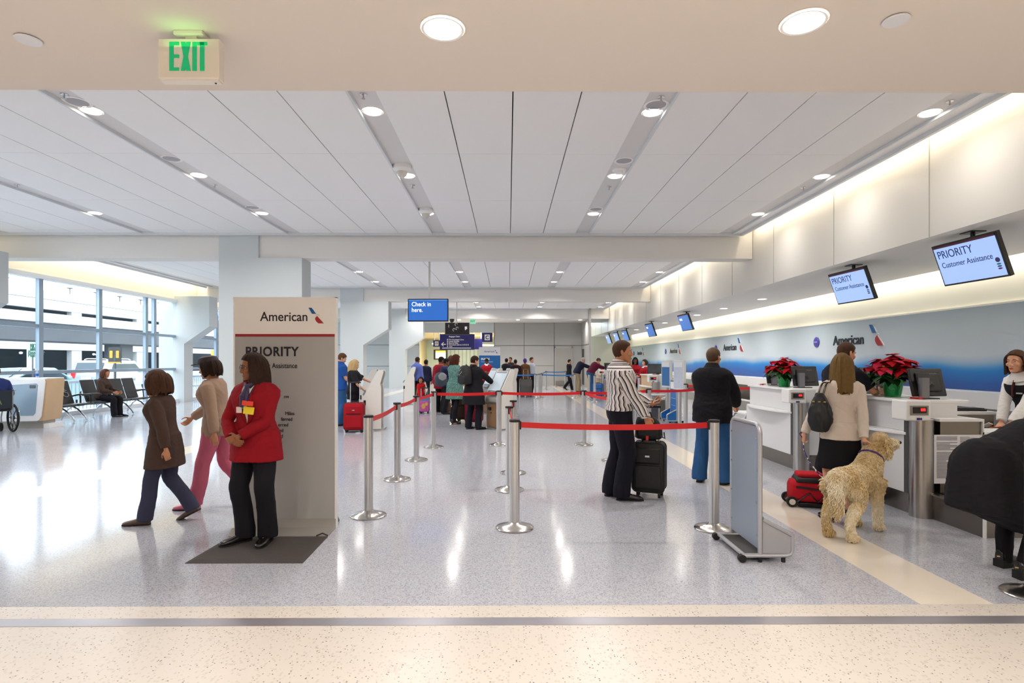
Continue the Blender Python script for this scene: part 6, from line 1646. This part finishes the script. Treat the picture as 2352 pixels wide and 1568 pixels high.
SEAT = dict(hip=(0, -.05, -.36), feet={-1: (-.12, .42, 0, 4, 0), 1: (.12, .42, 0, -4, 0)}, knees={-1: Vector((-.1, .4, 1)), 1: Vector((.1, .4, 1))}, hands={-1: (-.12, .36, .70), 1: (.12, .36, .70)})
person('person with reddish brown hair and brown jacket sitting on the black seats by the windows', (-11.28, 15.95, 0), R(-88), 1.70, 'f', SK_M, lean=8, hair=('bob', hairm('red_brown', '5A3424'), .11, 1.2), top=dict(mat=F_BROWN, hem=.06, fit=.03), legs=TR, shoes=(M_SHOE,), vox=.012, **SEAT)
wc = bpy.data.objects['wheelchair']
k2 = dict(SEAT); k2['hip'] = (0, -.1, -.27); k2['feet'] = {-1: (-.12, .50, .14, 4, 0), 1: (.12, .50, .14, -4, 0)}; k2['hands'] = {-1: (-.24, .2, .80), 1: (.24, .2, .80)}
person('person in a dark blue jacket sitting in the wheelchair at the left edge', (wc.location.x, wc.location.y, 0), wc.rotation_euler.z, 1.72, 'm', SK_D, hair=('short', H_BLK, 0, .8), top=dict(mat=fabric('blue_jacket_print', '28346A', .2, 9, .4), hem=.0, fit=.026, arm=(.07, .05)), legs=TR, shoes=(M_SHOE,), vox=.012, **k2)
# the couple at the kiosk on the left
pp('person in a blue shirt looking down beside the priority sign, behind the blonde person', 783, 13.75, -62, 1.77, skin_m=SK_L, head=(-6, 24, 0), hair=('short', hairm('auburn_short', '5A3A26'), 0, 1.0), hands={1: (.1, .3, 1.0), -1: (-.12, .3, 1.0)}, top=dict(mat=F_BLUE, hem=.1, fit=.026, sleeve=.7, collar=F_BLUE), legs=dict(mat=F_JEAN), shoes=(M_SHOE,), vox=.010)
fbl = pp('person with long blonde hair in a black top touching the kiosk, behind the red suitcase', 812, 12.95, -72, 1.60, 'f', head=(-4, 14, 0), hair=('long', H_BLD, .20, 1.2), hands={1: (.20, .24, .98), -1: (-.02, .52, 1.12)}, poles={1: (1, -.6, -.2), -1: (-1, -.2, -1)}, girth=1.2, top=dict(mat=F_BLKJ, hem=.2, fit=.028, arm=(.075, .07), sleeve=.95), legs=dict(mat=F_NAVYTR, r=(.118, .108, .094, .088, .086, .09)), shoes=(M_SHOE,), vox=.010)
# girl and group at the middle kiosks
pp('child in a red t-shirt facing this way behind the pink suitcase', 967, 17.2, 176, 1.05, 'f', skin_m=SK_M, hair=('bob', H_BLK, .07, 1.3), face=True, top=dict(mat=F_RED, hem=.14, fit=.016, sleeve=.6, arm=(.06, .045)), legs=TR, shoes=(M_SHOE,), vox=.009)
pp('person in a violet-blue shirt left of the girl in red, by the kiosk', 958, 20.6, -30, 1.72, skin_m=SK_D, hair=('short', H_DK, 0, .8), top=dict(mat=F_GREYB, hem=.1, fit=.035, collar=F_GREYB), legs=dict(mat=F_NAVYTR), shoes=(M_SHOE,), head=(0, 10, 0))
pp('person in dark clothes behind the girl in red, carrying a dark cap', 978, 21.6, -20, 1.62, skin_m=SK_D, hair=('short', H_BLK, 0, 1), top=dict(mat=F_NAVY, hem=.12, fit=.03), legs=TR, shoes=(M_SHOE,))
pp('person in a crimson shirt with short dark hair at the middle kiosks', 1012, 17.3, -28, 1.71, skin_m=SK_D, hair=('short', H_BLK, 0, .5), head=(-20, 10, 0), top=dict(mat=F_REDSH, hem=.22, fit=.04, arm=(.08, .055)), legs=TR, shoes=(mat('brown_leather', '5A4638', .4),), girth=1.15)
pp('person in a navy shirt looking down in front of the one in crimson', 1023, 16.7, -70, 1.66, skin_m=SK_D, hair=('short', H_BLK, 0, .4), head=(0, 18, 0), hands={1: (.12, .34, 1.02), -1: (-.15, .36, 1.05)}, top=dict(mat=fabric('indigo_shirt', '262C5C', .08, 9, .4), hem=.1, fit=.03, sleeve=.7), legs=TR, shoes=(M_SHOE,), girth=1.1)
pp('person with brown hair in a dark jacket mostly hidden behind the teal dress', 1036, 17.8, 10, 1.74, skin_m=SK_L, hair=('bob', H_BR, .12, 1), top=dict(mat=F_CHAR, hem=.12, fit=.03), legs=TR, shoes=(M_SHOE,))
fte = pp('person in a teal patterned dress and black boots at the middle kiosks', 1045, 14.1, -38, 1.73, 'f', skin_m=SK_L, head=(-28, 8, 0), hair=('bob', H_RED, .13, 1.3), girth=1.12, hands={1: (.2, .28, 1.0), -1: (-.12, .34, 1.0)}, feet={-1: (-.1, .05, 0, 5, 0), 1: (.12, -.12, .0, -5, 0)}, top=dict(mat=m_te, hem=.33, fit=.028, arm=(.07, .052), name='dress', flare=.03, hipw=1.1), legs=dict(mat=F_BLKTR, r=(.1, .085, .068, .063, .066, .06), name='tights'), shoes=(M_SHOE, 'heel'), vox=.009)
fco = pp('person in a long black coat with a backpack touching the bronze kiosk', 1088, 12.95, -42, 1.69, skin_m=SK_L, head=(-16, 14, 0), hair=('short', H_DK, 0, 1.2), girth=1.15, hands={1: (.16, .62, .98), -1: (-.26, .2, .86)}, poles={1: (.8, -.3, -.8), -1: (-.8, -.6, 0)}, feet={-1: (-.14, 0, 0, 8, 0), 1: (.14, .06, 0, -8, 0)}, top=dict(mat=F_BLKJ, hem=.36, fit=.045, arm=(.085, .058), name='coat', flare=.06, hipw=1.1, collar=F_BLKJ), legs=dict(mat=F_NAVYTR), shoes=(M_SHOE,), vox=.009)
# agent before the MAIN sign
pp('person in a red jacket looking down, standing before the blue MAIN sign', 1118, 22.5, 176, 1.68, skin_m=SK_DD, head=(0, 26, 0), hair=('short', H_BLK, 0, 1), hands={1: (.1, .26, 1.12), -1: (-.06, .26, 1.14)}, top=dict(mat=F_DRED, hem=.15, fit=.026, collar=F_WHITE), legs=TR, shoes=(M_SHOE,))
# far queue
pp('person with dark hair in black behind the kiosk, leftmost of the far queue', 1163, 27.4, -20, 1.70, skin_m=SK_M, hair=('short', H_BLK, 0, 1.3), top=dict(mat=F_CHAR, hem=.12, fit=.03), legs=TR, shoes=(M_SHOE,))
pp('person with dark hair in black, second from the left in the far queue', 1173, 28.2, 150, 1.76, skin_m=SK_M, hair=('short', H_BLK, 0, 1), top=dict(mat=F_CHAR, hem=.12, fit=.03), legs=TR, shoes=(M_SHOE,))
pp('person in black with maroon sleeves in the far queue', 1184, 25.2, 6, 1.64, skin_m=SK_D, hair=('short', H_BLK, 0, .9), girth=1.2, top=dict(mat=fabric('black_maroon', '281820', .1, 9, .4), hem=.14, fit=.03), legs=TR, shoes=(M_SHOE,))
fpu = pp('person in a brown coat and purple knit hat in the far queue', 1206, 25.4, 10, 1.68, 'f', skin_m=SK_D, hair=('short', mat('purple_knit', '4A2A80', .8), 0, 2.0), girth=1.1, top=dict(mat=F_BROWN2, hem=.16, fit=.03), legs=TR, shoes=(M_SHOE,))
pp('person in a pale shirt and dark trousers at the end of the far queue', 1220, 26.0, -120, 1.74, skin_m=SK_L, hair=('short', H_DK, 0, .9), girth=1.1, top=dict(mat=F_LBLUE, hem=.04, fit=.03), legs=dict(mat=F_NAVYTR), shoes=(M_SHOE,))
pp('person in black walking right in front of the grey door', 1307, 30.5, -88, 1.66, skin_m=SK_M, feet=WALK, hair=('short', H_BLK, 0, 1), top=dict(mat=F_BLKJ, hem=.2, fit=.03), legs=TR, shoes=(M_SHOE,))
# men leaning at the far counters
pp('older person with grey hair, navy jacket and khaki trousers leaning on a counter', 1330, 28.6, -72, 1.84, skin_m=SK_L, lean=34, hip=(0, -.1, 0), hair=('short', H_GR, 0, .8), hands={1: (.12, .62, 1.15), -1: (-.14, .62, 1.15)}, poles={1: (1, -.3, -.5), -1: (-1, -.3, -.5)}, girth=1.15, top=dict(mat=F_NAVY, hem=.08, fit=.035, arm=(.08, .055)), legs=dict(mat=F_KHAKI), shoes=(M_SHOE,))
pp('person in a maroon shirt and jeans leaning on a counter', 1362, 25.2, -72, 1.84, skin_m=SK_L, lean=40, hip=(0, -.12, 0), hair=('short', hairm('dark_grey_hair', '4A4440'), 0, 1), hands={1: (.1, .62, 1.15), -1: (-.12, .62, 1.15)}, poles={1: (1, -.3, -.5), -1: (-1, -.3, -.5)}, head=(0, 20, 0), girth=1.15, top=dict(mat=F_MAROON, hem=.04, fit=.03), legs=dict(mat=F_JEAN), shoes=(M_SHOE,))
# two women in red behind the striped shirt, and a blonde one beside them
pp('person in a red cardigan with curly black hair, left of the two in red', 1459, 19.9, 170, 1.69, 'f', skin_m=SK_DD, hair=('bob', H_BLK, .12, 2.4), hands={1: (.2, .14, 1.36), -1: (-.06, .22, 1.12)}, face=True, top=dict(mat=F_DRED, hem=.14, fit=.03), legs=TR, shoes=(M_SHOE,), vox=.013)
pp('person in a red cardigan with short hair and folded arms, right of two in red', 1482, 19.4, 115, 1.62, 'f', skin_m=SK_L, hair=('bob', H_DK, .08, 1.4), hands={1: (-.08, .24, 1.12), -1: (.08, .22, 1.10)}, poles={1: (1, -.2, -.8), -1: (-1, -.2, -.8)}, face=True, top=dict(mat=F_DRED, hem=.14, fit=.035, collar=F_WHITE), legs=TR, shoes=(M_SHOE,), vox=.013)
pp('person with blonde hair in black just behind the striped shirt', 1444, 21.2, 150, 1.64, 'f', skin_m=SK_L, hair=('bob', H_BLD, .12, 1), top=dict(mat=F_BLKJ, hem=.1, fit=.03), legs=TR, shoes=(M_SHOE,))
# ---------------------------------------------------------------- luggage
def suitcase(label, x, y, rz, w_, h, d, m, handle=.35, wheels=2, pocket=True, piping=None, z0=.06, tag_col=None, hh_mat=None):
    t = thing('suitcase', label, 'suitcase', (x, y, 0), rz)
    r = min(.06, d * .28)
    b = MB(); n = 6
    prof = []
    for cx_, cz_, a0 in ((w_ / 2 - r, h - r, 0), (-w_ / 2 + r, h - r, PI / 2), (-w_ / 2 + r, r, PI), (w_ / 2 - r, r, 1.5 * PI)):
        for k in range(n + 1): prof.append((cx_ + r * math.cos(a0 + PI / 2 * k / n), cz_ + r * math.sin(a0 + PI / 2 * k / n) + z0))
    cz = z0 + h / 2
    rg = lambda y_, k: [(px_ * k, y_, cz + (pz_ - cz) * k) for px_, pz_ in prof]
    b.loft([rg(-d / 2, .93), rg(-d / 2 + .012, .985), rg(-d / 2 + .03, 1), rg(d / 2 - .03, 1), rg(d / 2 - .012, .985), rg(d / 2, .93)])
    b.build('shell', m, t, angle=50)
    if pocket:
        MB().box(-w_ * .40, w_ * .40, -d / 2 - .035, -d / 2 + .01, z0 + .05, z0 + h * .56).build('front_pocket', m, t, bevel=.018, seg=3)
        MB().box(-w_ * .38, w_ * .38, -d / 2 - .022, -d / 2 + .01, z0 + h * .6, z0 + h * .9).build('upper_pocket', m, t, bevel=.012, seg=3)
        MB().tube([(-w_ * .40, -d / 2 - .03, z0 + h * .57), (w_ * .40, -d / 2 - .03, z0 + h * .57)], .005, 6).build('zipper', M_BLACK, t)
    q = MB()
    for y_ in (-d / 2 + .02, d / 2 - .02): q.tube([(px_ * 1.004, y_, cz + (pz_ - cz) * 1.004) for px_, pz_ in prof + prof[:1]], .007, 6)
    q.build('piping', piping or M_BLACK, t)
    if tag_col:
        MB().obox((0, -d / 2 - .03, z0 + h * .74), (.05, .006, .02)).build('name_plate', tag_col, t, smooth=False)
    MB().tube([(-.08, 0, z0 + h), (-.07, 0, z0 + h + .03), (.07, 0, z0 + h + .03), (.08, 0, z0 + h)], .011, 8).build('grip', M_BLACK, t)
    if handle:
        hm = hh_mat or M_ALU; top_ = z0 + h + handle
        MB().tube([(-.1, d / 2 - .04, z0 + h - .05), (-.1, d / 2 - .04, top_)], .009, 8).tube([(.1, d / 2 - .04, z0 + h - .05), (.1, d / 2 - .04, top_)], .009, 8).build('telescopic_tubes', hm, t)
        MB().tube([(-.125, d / 2 - .04, top_), (.125, d / 2 - .04, top_)], .017, 8).build('pull_handle', M_BLACK, t)
    for sx in (-1, 1):
        for y_ in ((d / 2 - .05,) if wheels == 2 else (d / 2 - .05, -d / 2 + .05)):
            MB().cyl((sx * (w_ / 2 - .05) - .016, y_, .035), (sx * (w_ / 2 - .05) + .016, y_, .035), .035).build('wheel', M_RUBBER, t)
            MB().box(sx * (w_ / 2 - .05) - .028, sx * (w_ / 2 - .05) + .028, y_ - .035, y_ + .035, .04, .10).build('wheel_housing', M_BLACK, t, bevel=.01)
        if wheels == 2: MB().cyl((sx * (w_ / 2 - .06), -d / 2 + .05, 0), (sx * (w_ / 2 - .06), -d / 2 + .05, z0 + .02), .016).build('foot', M_BLACK, t)
    return t
M_CBLK = mat('black_nylon', '1B1A1B', .65, bump=(60, .3)); M_CRED = fabric('red_luggage', 'A0101E', .06, 30, .2); M_CBRN = fabric('brown_luggage', '3A2A20', .1, 20, .2); M_CMAR = fabric('maroon_luggage', '6E1228', .06, 20, .2); M_CGRY = mat('grey_hardshell', '4C4A48', .45); M_CBLU = mat('blue_luggage', '1E62B0', .5)
# the black case of the striped-shirt man, a black bag on its top and one at its side
sc = F(1491, 1138)
suitcase('black upright suitcase beside the person in the striped shirt', sc.x, sc.y, R(-22), .36, .56, .24, M_CBLK, .40, 2, tag_col=M_CHROME)
t = thing('laptop_bag', 'black bag with red tag strapped on top of the black suitcase', 'bag', (sc.x + .0, sc.y + .02, .655), R(-22))
rg = lambda z, a, b_, dx: [((a * math.copysign(abs(math.cos(q)) ** .6, math.cos(q))) + dx, b_ * math.copysign(abs(math.sin(q)) ** .6, math.sin(q)), z) for q in np.linspace(0, 2 * PI, 25)[:-1]]
MB().loft([rg(0, .13, .08, 0), rg(.02, .155, .1, 0), rg(.12, .15, .1, .0), rg(.2, .13, .085, -.015), rg(.245, .10, .05, -.03), rg(.25, .06, .02, -.03)]).build('body', M_CBLK, t, angle=60)
MB().box(-.12, .12, -.115, -.08, .03, .13).build('pocket', M_CBLK, t, bevel=.015)
MB().tube([(-.08, 0, .24), (-.07, 0, .30), (.02, 0, .30), (.04, 0, .24)], .01, 6).build('carry_strap', M_BLACK, t)
MB().obox((.0, -.12, .02), (.03, .008, .05)).build('red_tag', mat('red_tag', 'E0202A', .5), t, bevel=.003)
MB().tube([(.13, -.06, .05), (.19, -.07, .02), (.18, -.07, .09)], .008, 6).build('loose_strap', M_BLACK, t)
sb = F(1454, 1128)
# red roller bag on the floor by the dog's owner
p = F(1857, 1162)
t = thing('roller_bag', 'small red and black wheeled bag on the floor by the person in the cream sweater', 'bag', (p.x, p.y + .05, 0), R(-14))
M_BAGR = fabric('red_bag_nylon', 'B41424', .08, 30, .3)
rg = lambda x, a, zc, hh: [(x, a * math.copysign(abs(math.cos(q)) ** .55, math.cos(q)), zc + hh * math.copysign(abs(math.sin(q)) ** .55, math.sin(q))) for q in np.linspace(0, 2 * PI, 25)[:-1]]
MB().loft([rg(-.17, .10, .15, .09), rg(-.15, .13, .16, .115), rg(-.05, .14, .165, .12), rg(.2, .14, .16, .12), rg(.3, .13, .15, .11), rg(.33, .1, .14, .08)]).build('body', M_BAGR, t, angle=60)
MB().loft([rg(-.12, .11, .27, .02), rg(-.1, .13, .285, .035), rg(.12, .13, .285, .04), rg(.16, .11, .27, .02)]).build('top_flap', M_CBLK, t, angle=60)
MB().loft([rg(-.1, .08, .33, .012), rg(-.08, .11, .335, .025), rg(.14, .11, .33, .028), rg(.18, .08, .32, .012)]).build('red_pouch', M_BAGR, t, angle=60)
q = MB()
for y_ in (-.142, .142): q.tube([(-.13, y_, .22), (.05, y_, .20), (.3, y_, .2)], .012, 6).tube([(-.12, y_, .06), (.0, y_, .16), (.08, y_, .06), (.16, y_, .16), (.24, y_, .06)], .009, 6)
q.build('black_webbing', M_BLACK, t)
for y_ in (-.115, .115):
    wv_ = MB().cyl((-.165, y_ - .018, .055), (-.165, y_ + .018, .055), .055, n=20).build('wheel', M_RUBBER, t)
    MB().cyl((-.165, y_ - .021, .055), (-.165, y_ + .021, .055), .032, n=12).build('hub', M_CHROME, wv_)
MB().box(-.1, .3, -.12, .12, .0, .05).build('base', M_BLACK, t, bevel=.01)
# red case at the left kiosk and the cases of the middle group
p = F(814, 992); suitcase('bright red upright suitcase in front of the blonde person', p.x, p.y, R(6), .42, .58, .26, M_CRED, .44, 4, tag_col=M_CHROME)
p = F(1086, 978); suitcase('maroon suitcase behind the legs of the person in the long black coat', p.x, p.y + .45, R(-8), .42, .56, .26, M_CMAR, 0, 4)
p = F(1064, 972); suitcase('dark brown suitcase between the teal dress and the long black coat', p.x, p.y + .5, R(-10), .40, .58, .26, M_CBRN, .3, 4)
p = F(1013, 945); t = thing('travel_bag', 'brown leather bag on the floor under the person in navy', 'bag', (p.x, p.y, 0), R(10))
MB().box(-.3, .3, -.13, .13, 0, .3).build('body', mat('tan_leather', '5A3822', .5), t, bevel=.05, seg=3); MB().tube([(-.12, 0, .29), (-.1, 0, .42), (.1, 0, .42), (.12, 0, .29)], .012, 6).build('carry_handle', M_SHOE, t)
p = F(975, 949); tk = suitcase('small pink and blue child suitcase in front of the girl in red', p.x, p.y, R(8), .30, .44, .2, mat('kids_pink', 'C85AA0', .4, noise=(16, .25)), .25, 4, False, mat('kids_purple', '7A2E90', .4))
MB().box(-.13, .13, -.106, -.098, .38, .47).build('blue_panel', mat('kids_blue', '4A90C8', .4), tk, smooth=False); MB().ell((-.03, -.1, .22), (.06, .01, .08)).ell((.06, -.1, .28), (.04, .01, .05)).build('print_patches', mat('kids_yellow', 'E2B45A', .5), tk)
p = W(1208, 0, 24.7); suitcase('grey hard-shell suitcase in front of the person in the purple hat', p.x, 24.7, R(4), .52, .70, .3, M_CGRY, .42, 4, False)
p = W(1373, 0, 24.0); suitcase('blue suitcase at the feet of the person in the maroon shirt', p.x, 24.0, R(-20), .42, .55, .28, M_CBLU, 0, 2)
# backpack of the man in the long coat
Mx = fco.root.matrix_basis
c = fco.spine(.34)[0]
t = thing('backpack', 'black backpack worn over the long black coat at the bronze kiosk', 'backpack', Mx @ (c + Vector((-.02, -.25, -.22))), fco.root.rotation_euler.z)
rg = lambda z, a, b_: [(a * math.copysign(abs(math.cos(q)) ** .6, math.cos(q)), b_ * math.copysign(abs(math.sin(q)) ** .6, math.sin(q)), z) for q in np.linspace(0, 2 * PI, 25)[:-1]]
MB().loft([rg(0, .12, .08), rg(.03, .15, .11), rg(.25, .15, .11), rg(.36, .13, .09), rg(.42, .08, .05), rg(.43, .03, .02)]).build('body', M_CBLK, t, angle=60)
MB().box(-.11, .11, -.14, -.08, .03, .2).build('pocket', M_CBLK, t, bevel=.02)
q = MB()
for k_ in range(5): q.obox((.03 * (k_ % 3) - .03, -.145, .22 + .03 * k_), (.015, .006, .015))
q.build('bright_badges', mat('badge_silver', 'C8C8CC', .4), t, smooth=False)
for sx in (-1, 1): MB().tube([(sx * .09, .08, .40), (sx * .11, .14, .44), (sx * .12, .2, .40)], .014, 6).build('shoulder_strap', M_BLACK, t)
# grey bag held by the man in navy, paper of the man at the bronze kiosk
p = W(1008, 872, 16.3); t = thing('tote_bag', 'grey and white bag carried by the person in navy at the middle kiosks', 'bag', (p.x + .02, 16.5, p.z - .2))
MB().loft([[((a_ + .025 * math.sin(3 * q_ + z_ * 9)) * math.cos(q_), b_ * math.sin(q_), z_) for q_ in np.linspace(0, 2 * PI, 21)[:-1]] for z_, a_, b_ in crom([(0, .06, .05), (.03, .15, .10), (.14, .19, .12), (.28, .17, .10), (.38, .10, .06), (.42, .03, .02)], 2)]).build('body', mat('grey_bag', '3C4652', .6, bump=(9, .6)), t); MB().loft([[(.07 + a_ * math.cos(q_) * (1 + .2 * math.sin(4 * q_)), -.09 + .05 * math.sin(q_), z_) for q_ in np.linspace(0, 2 * PI, 17)[:-1]] for z_, a_ in ((.18, .03), (.22, .09), (.32, .11), (.38, .06), (.40, .02))]).build('white_scarf', mat('scarf_white', '9C9CA0', .8, bump=(20, .5)), t); MB().tube([(-.1, 0, .4), (0, 0, .62), (.12, 0, .4)], .012, 6).build('carry_handle', M_BLACK, t)

# ---------------------------------------------------------------- the purse of the dog's owner
Mx = fw.root.matrix_basis
hb = fw.sh[-1] + Vector((-.09, -.10, -.43)); hq = Matrix.Rotation(R(-62), 3, 'Z')
hs1 = hq @ (fw.sh[-1] + Vector((.035, -.01, .060)) - hb)
t = thing('handbag', 'slouchy black handbag with gold fittings hanging from the cream sweater shoulder', 'handbag', Mx @ hb, fw.root.rotation_euler.z + R(62))
prof = [(-.0, .04, .03), (.02, .075, .055), (.10, .105, .075), (.2, .098, .07), (.29, .07, .05), (.35, .045, .03), (.37, .03, .016)]
MB().loft([[(b_ * math.cos(q), a * math.sin(q), z) for q in np.linspace(0, 2 * PI, 49)[:-1]] for z, a, b_ in crom(prof, 7)]).build('body', mat('soft_black_leather', '121114', .5, bump=(9, .6)), t, angle=80)
wrinkle([c_ for c_ in bpy.data.objects if c_.parent == t][0], .012, 11, (1, 1, .5))
q = MB()
for dy in (-.02, .025): q.tube([Vector(v_) for v_ in crom([(-.01, dy, .33), (hs1.x * .25, hs1.y * .5 + dy * .8, .46), (hs1.x * .75, hs1.y * .9 + dy * .5, hs1.z - .02), (hs1.x, hs1.y + dy * .5, hs1.z), (hs1.x + .035, hs1.y + dy * .5, hs1.z - .02), (hs1.x + .04, hs1.y + .06 + dy * .5, hs1.z - .09)], 4)], .008, 6, flat=.6)
q.build('shoulder_straps', M_SHOE, t)
q = MB()
for y_ in (-.045, 0, .05): q.obox((-.045, y_, .29), (.012, .02, .012))
q.build('gold_fittings', MATS['gold_buckle'], t, smooth=False)

# ---------------------------------------------------------------- the curly dog
td = thing('dog', 'large curly golden dog standing beside the person in the cream sweater', 'dog', (DX, DY, 0), DRZ); td.scale = (DS, DS, DS)
b = MB()
rows = crom([(-.43, .535, .05, .06), (-.38, .53, .095, .11), (-.27, .53, .118, .125), (-.08, .525, .108, .120), (.10, .52, .125, .145), (.24, .525, .122, .155), (.33, .57, .10, .13), (.40, .63, .075, .085)], 3)
b.loft([[(r[2] * math.cos(2 * PI * j / 20), r[0], r[1] + r[3] * math.sin(2 * PI * j / 20)) for j in range(20)] for r in rows])
limb(b, [(0, .24, .58), (0, .34, .68), (.02, .41, .79)], [.125, .105, .09], 16, 3)
HD = Vector((.03, .46, .835)); HR = Matrix.Rotation(R(-26), 3, 'Z') @ Matrix.Rotation(R(4), 3, 'X')
hd = lambda x, y, z: HD + HR @ Vector((x, y, z))
b.ell(HD, (.085, .10, .088), HR); b.ell(hd(0, .0, .05), (.072, .075, .05), HR)
limb(b, [hd(0, .03, -.01), hd(0, .10, -.025), hd(0, .165, -.03), hd(0, .195, -.03)], [.07, .058, .048, .034], 14, 3)
b.ell(hd(0, .10, -.07), (.04, .08, .028), HR)
for k in (-1, 1):
    limb(b, [(k * .09, -.28, .50), (k * .115, -.22, .36), (k * .105, -.36, .20), (k * .105, -.35, .10), (k * .105, -.32, .035), (k * .105, -.25, .03)], [.098, .066, .040, .034, .042, .03], 14, 3)
    limb(b, [(k * .09, .24, .50), (k * .105, .20, .36), (k * .10, .235, .20), (k * .10, .24, .10), (k * .10, .26, .035), (k * .10, .32, .028)], [.082, .052, .040, .036, .042, .03], 14, 3)
limb(b, [(0, -.38, .58), (.02, -.46, .585), (.045, -.52, .51), (.06, -.535, .41), (.06, -.52, .31), (.055, -.50, .25)], [.03, .036, .042, .044, .034, .010], 12, 3)
m_fur = mat('golden_curly_fur', 'C2A06A', .8, spec=.2, bump=(38, 1.0))
ns, ln, bb = nodes(m_fur)
tc = ns.new('ShaderNodeTexCoord'); n1 = ns.new('ShaderNodeTexNoise'); n1.inputs['Scale'].default_value = 3.2; n1.inputs['Detail'].default_value = 2; ln.new(tc.outputs['Object'], n1.inputs[0])
n2 = ns.new('ShaderNodeTexNoise'); n2.inputs['Scale'].default_value = 46; ln.new(tc.outputs['Object'], n2.inputs[0])
ad = ns.new('ShaderNodeMath'); ad.operation = 'MULTIPLY_ADD'; ad.inputs[1].default_value = .6; ln.new(n2.outputs['Fac'], ad.inputs[0]); ln.new(n1.outputs['Fac'], ad.inputs[2])
cr = ns.new('ShaderNodeValToRGB'); ln.new(ad.outputs[0], cr.inputs[0]); e = cr.color_ramp.elements
e[0].position = .45; e[0].color = lin('A07C4C'); e[1].position = 1.1 if False else 1.0; e[1].color = lin('F2E6CC')
for ps, c in ((.62, 'C8A870'), (.80, 'E2CCA2')): x = e.new(ps); x.color = lin(c)
ln.new(cr.outputs[0], bb.inputs['Base Color'])
body = remesh(b, 'body', m_fur, td, .010, 2)
# locks of curly hair over the whole coat
rnd = random.Random(11); me = body.data; fur = MB()
area = np.array([p_.area for p_ in me.polygons]); cum = np.cumsum(area) / area.sum()
for i in range(13000):
    pl = me.polygons[int(np.searchsorted(cum, rnd.random()))]
    c = Vector(pl.center); nrm = Vector(pl.normal)
    if c.z < .03: continue
    face_zone = (c - HD).length < .13 or c.y > .5
    L_ = (.040 if not face_zone else .028) * rnd.uniform(.6, 1.2) * (.75 if c.z < .4 and c.y > -.42 else 1)
    if c.y < -.40: L_ *= 1.5
    flow = Vector((rnd.gauss(0, .5), -.35 + rnd.gauss(0, .4), -.9 + rnd.gauss(0, .3)))
    if (c - hd(0, .1, 0)).length < .12: flow = (c - HD).normalized() + Vector((rnd.gauss(0, .3), rnd.gauss(0, .3), -.2))
    tg = (flow - nrm * flow.dot(nrm))
    if tg.length < .05: continue
    tg.normalize(); sd = nrm.cross(tg); w0 = rnd.uniform(.0026, .0048); ph = rnd.uniform(0, 6.28); am = rnd.uniform(.002, .006)
    pts = []
    for k_ in range(5):
        u = k_ / 4
        pts.append(c - nrm * .004 + nrm * (.016 * math.sin(u * 2.2)) * (L_ / .042) + tg * (L_ * u) + sd * (am * math.sin(ph + u * 7)) - Vector((0, 0, .006 * u * u)))
    fur.tube(pts, [w0, w0 * 1.1, w0 * .9, w0 * .6, w0 * .12], 4, cap=False)
tag(fur.build('fur', m_fur, td, angle=80), kind='stuff')
for k in (-1, 1):
    q = MB(); limb(q, [hd(k * .075, .0, .035), hd(k * .098, -.005, -.03), hd(k * .10, .005, -.09), hd(k * .092, .01, -.135)], [.02, .034, .036, .014], 12, 3, flat=.45)
    eo = q.build('ear', m_fur, td, angle=80)
    ef = MB()
    for i in range(150):
        u = rnd.random(); c0 = hd(k * (.09 + .02 * rnd.random()), rnd.uniform(-.03, .035), .03 - .16 * u); ef.tube([c0, c0 + Vector((rnd.gauss(0, .01), rnd.gauss(0, .01), -.02)), c0 + Vector((rnd.gauss(0, .014), rnd.gauss(0, .014), -.045))], [.006, .005, .001], 4, cap=False)
    tag(ef.build('ear_fur', m_fur, eo, angle=80), kind='stuff')
    MB().ell(hd(k * .034, .088, .022), (.011, .011, .011), nu=10, nv=7).build('eye', mat('dog_eye', '140E0A', .1), td)
MB().ell(hd(0, .232, -.022), (.021, .016, .016), HR, 12, 8).build('nose', mat('dog_nose', '1A1412', .3), td)
MB().tube([Vector((.108 * math.cos(a), .335 + .065 * math.sin(a) , .69 - .08 * math.sin(a))) for a in np.linspace(0, 2 * PI, 21)], .010, 8).build('collar', mat('collar_purple', '4A2E70', .5), td)
# the leash from her left hand to the collar
m_le = mat('purple_print_leash', '4A2C78', .6)
ns, ln, bb = nodes(m_le)
tc = ns.new('ShaderNodeTexCoord'); vo = ns.new('ShaderNodeTexVoronoi'); vo.inputs['Scale'].default_value = 34; ln.new(tc.outputs['Object'], vo.inputs[0]); cr = ns.new('ShaderNodeValToRGB'); cr.color_ramp.interpolation = 'CONSTANT'; ln.new(vo.outputs['Distance'], cr.inputs[0])
cr.color_ramp.elements[0].color = lin('E8DCC8'); cr.color_ramp.elements[1].position = .36; cr.color_ramp.elements[1].color = lin('3E2468'); ln.new(cr.outputs[0], bb.inputs['Base Color'])
h0 = fw.root.matrix_basis @ (fw.wr[-1] + Vector((.0, .02, -.07))); h1 = td.matrix_basis @ Vector((-.10, .30, .665))
t = thing('dog_leash', 'purple patterned leash running from the hand of the cream sweater to the dog', 'leash', h0)
d_ = h1 - h0
P_ = [Vector((0, 0, 0)), Vector((.0, -.03, -.12)), Vector((.05, -.16, -.28)), Vector((.16, -.24, -.38)), Vector((d_.x * .55, d_.y * .6 - .16, d_.z - .10)), Vector(d_)]
limb_pts = crom([list(v) for v in P_], 6)
MB().tube([Vector(v) for v in limb_pts], .011, 8, flat=.35).build('strap', m_le, t)
MB().tube([Vector((0, 0, .02)), Vector((.03, .01, .07)), Vector((.0, .02, .10)), Vector((-.03, .01, .07)), Vector((0, 0, .02))], .009, 8, flat=.4).build('hand_loop', m_le, t)
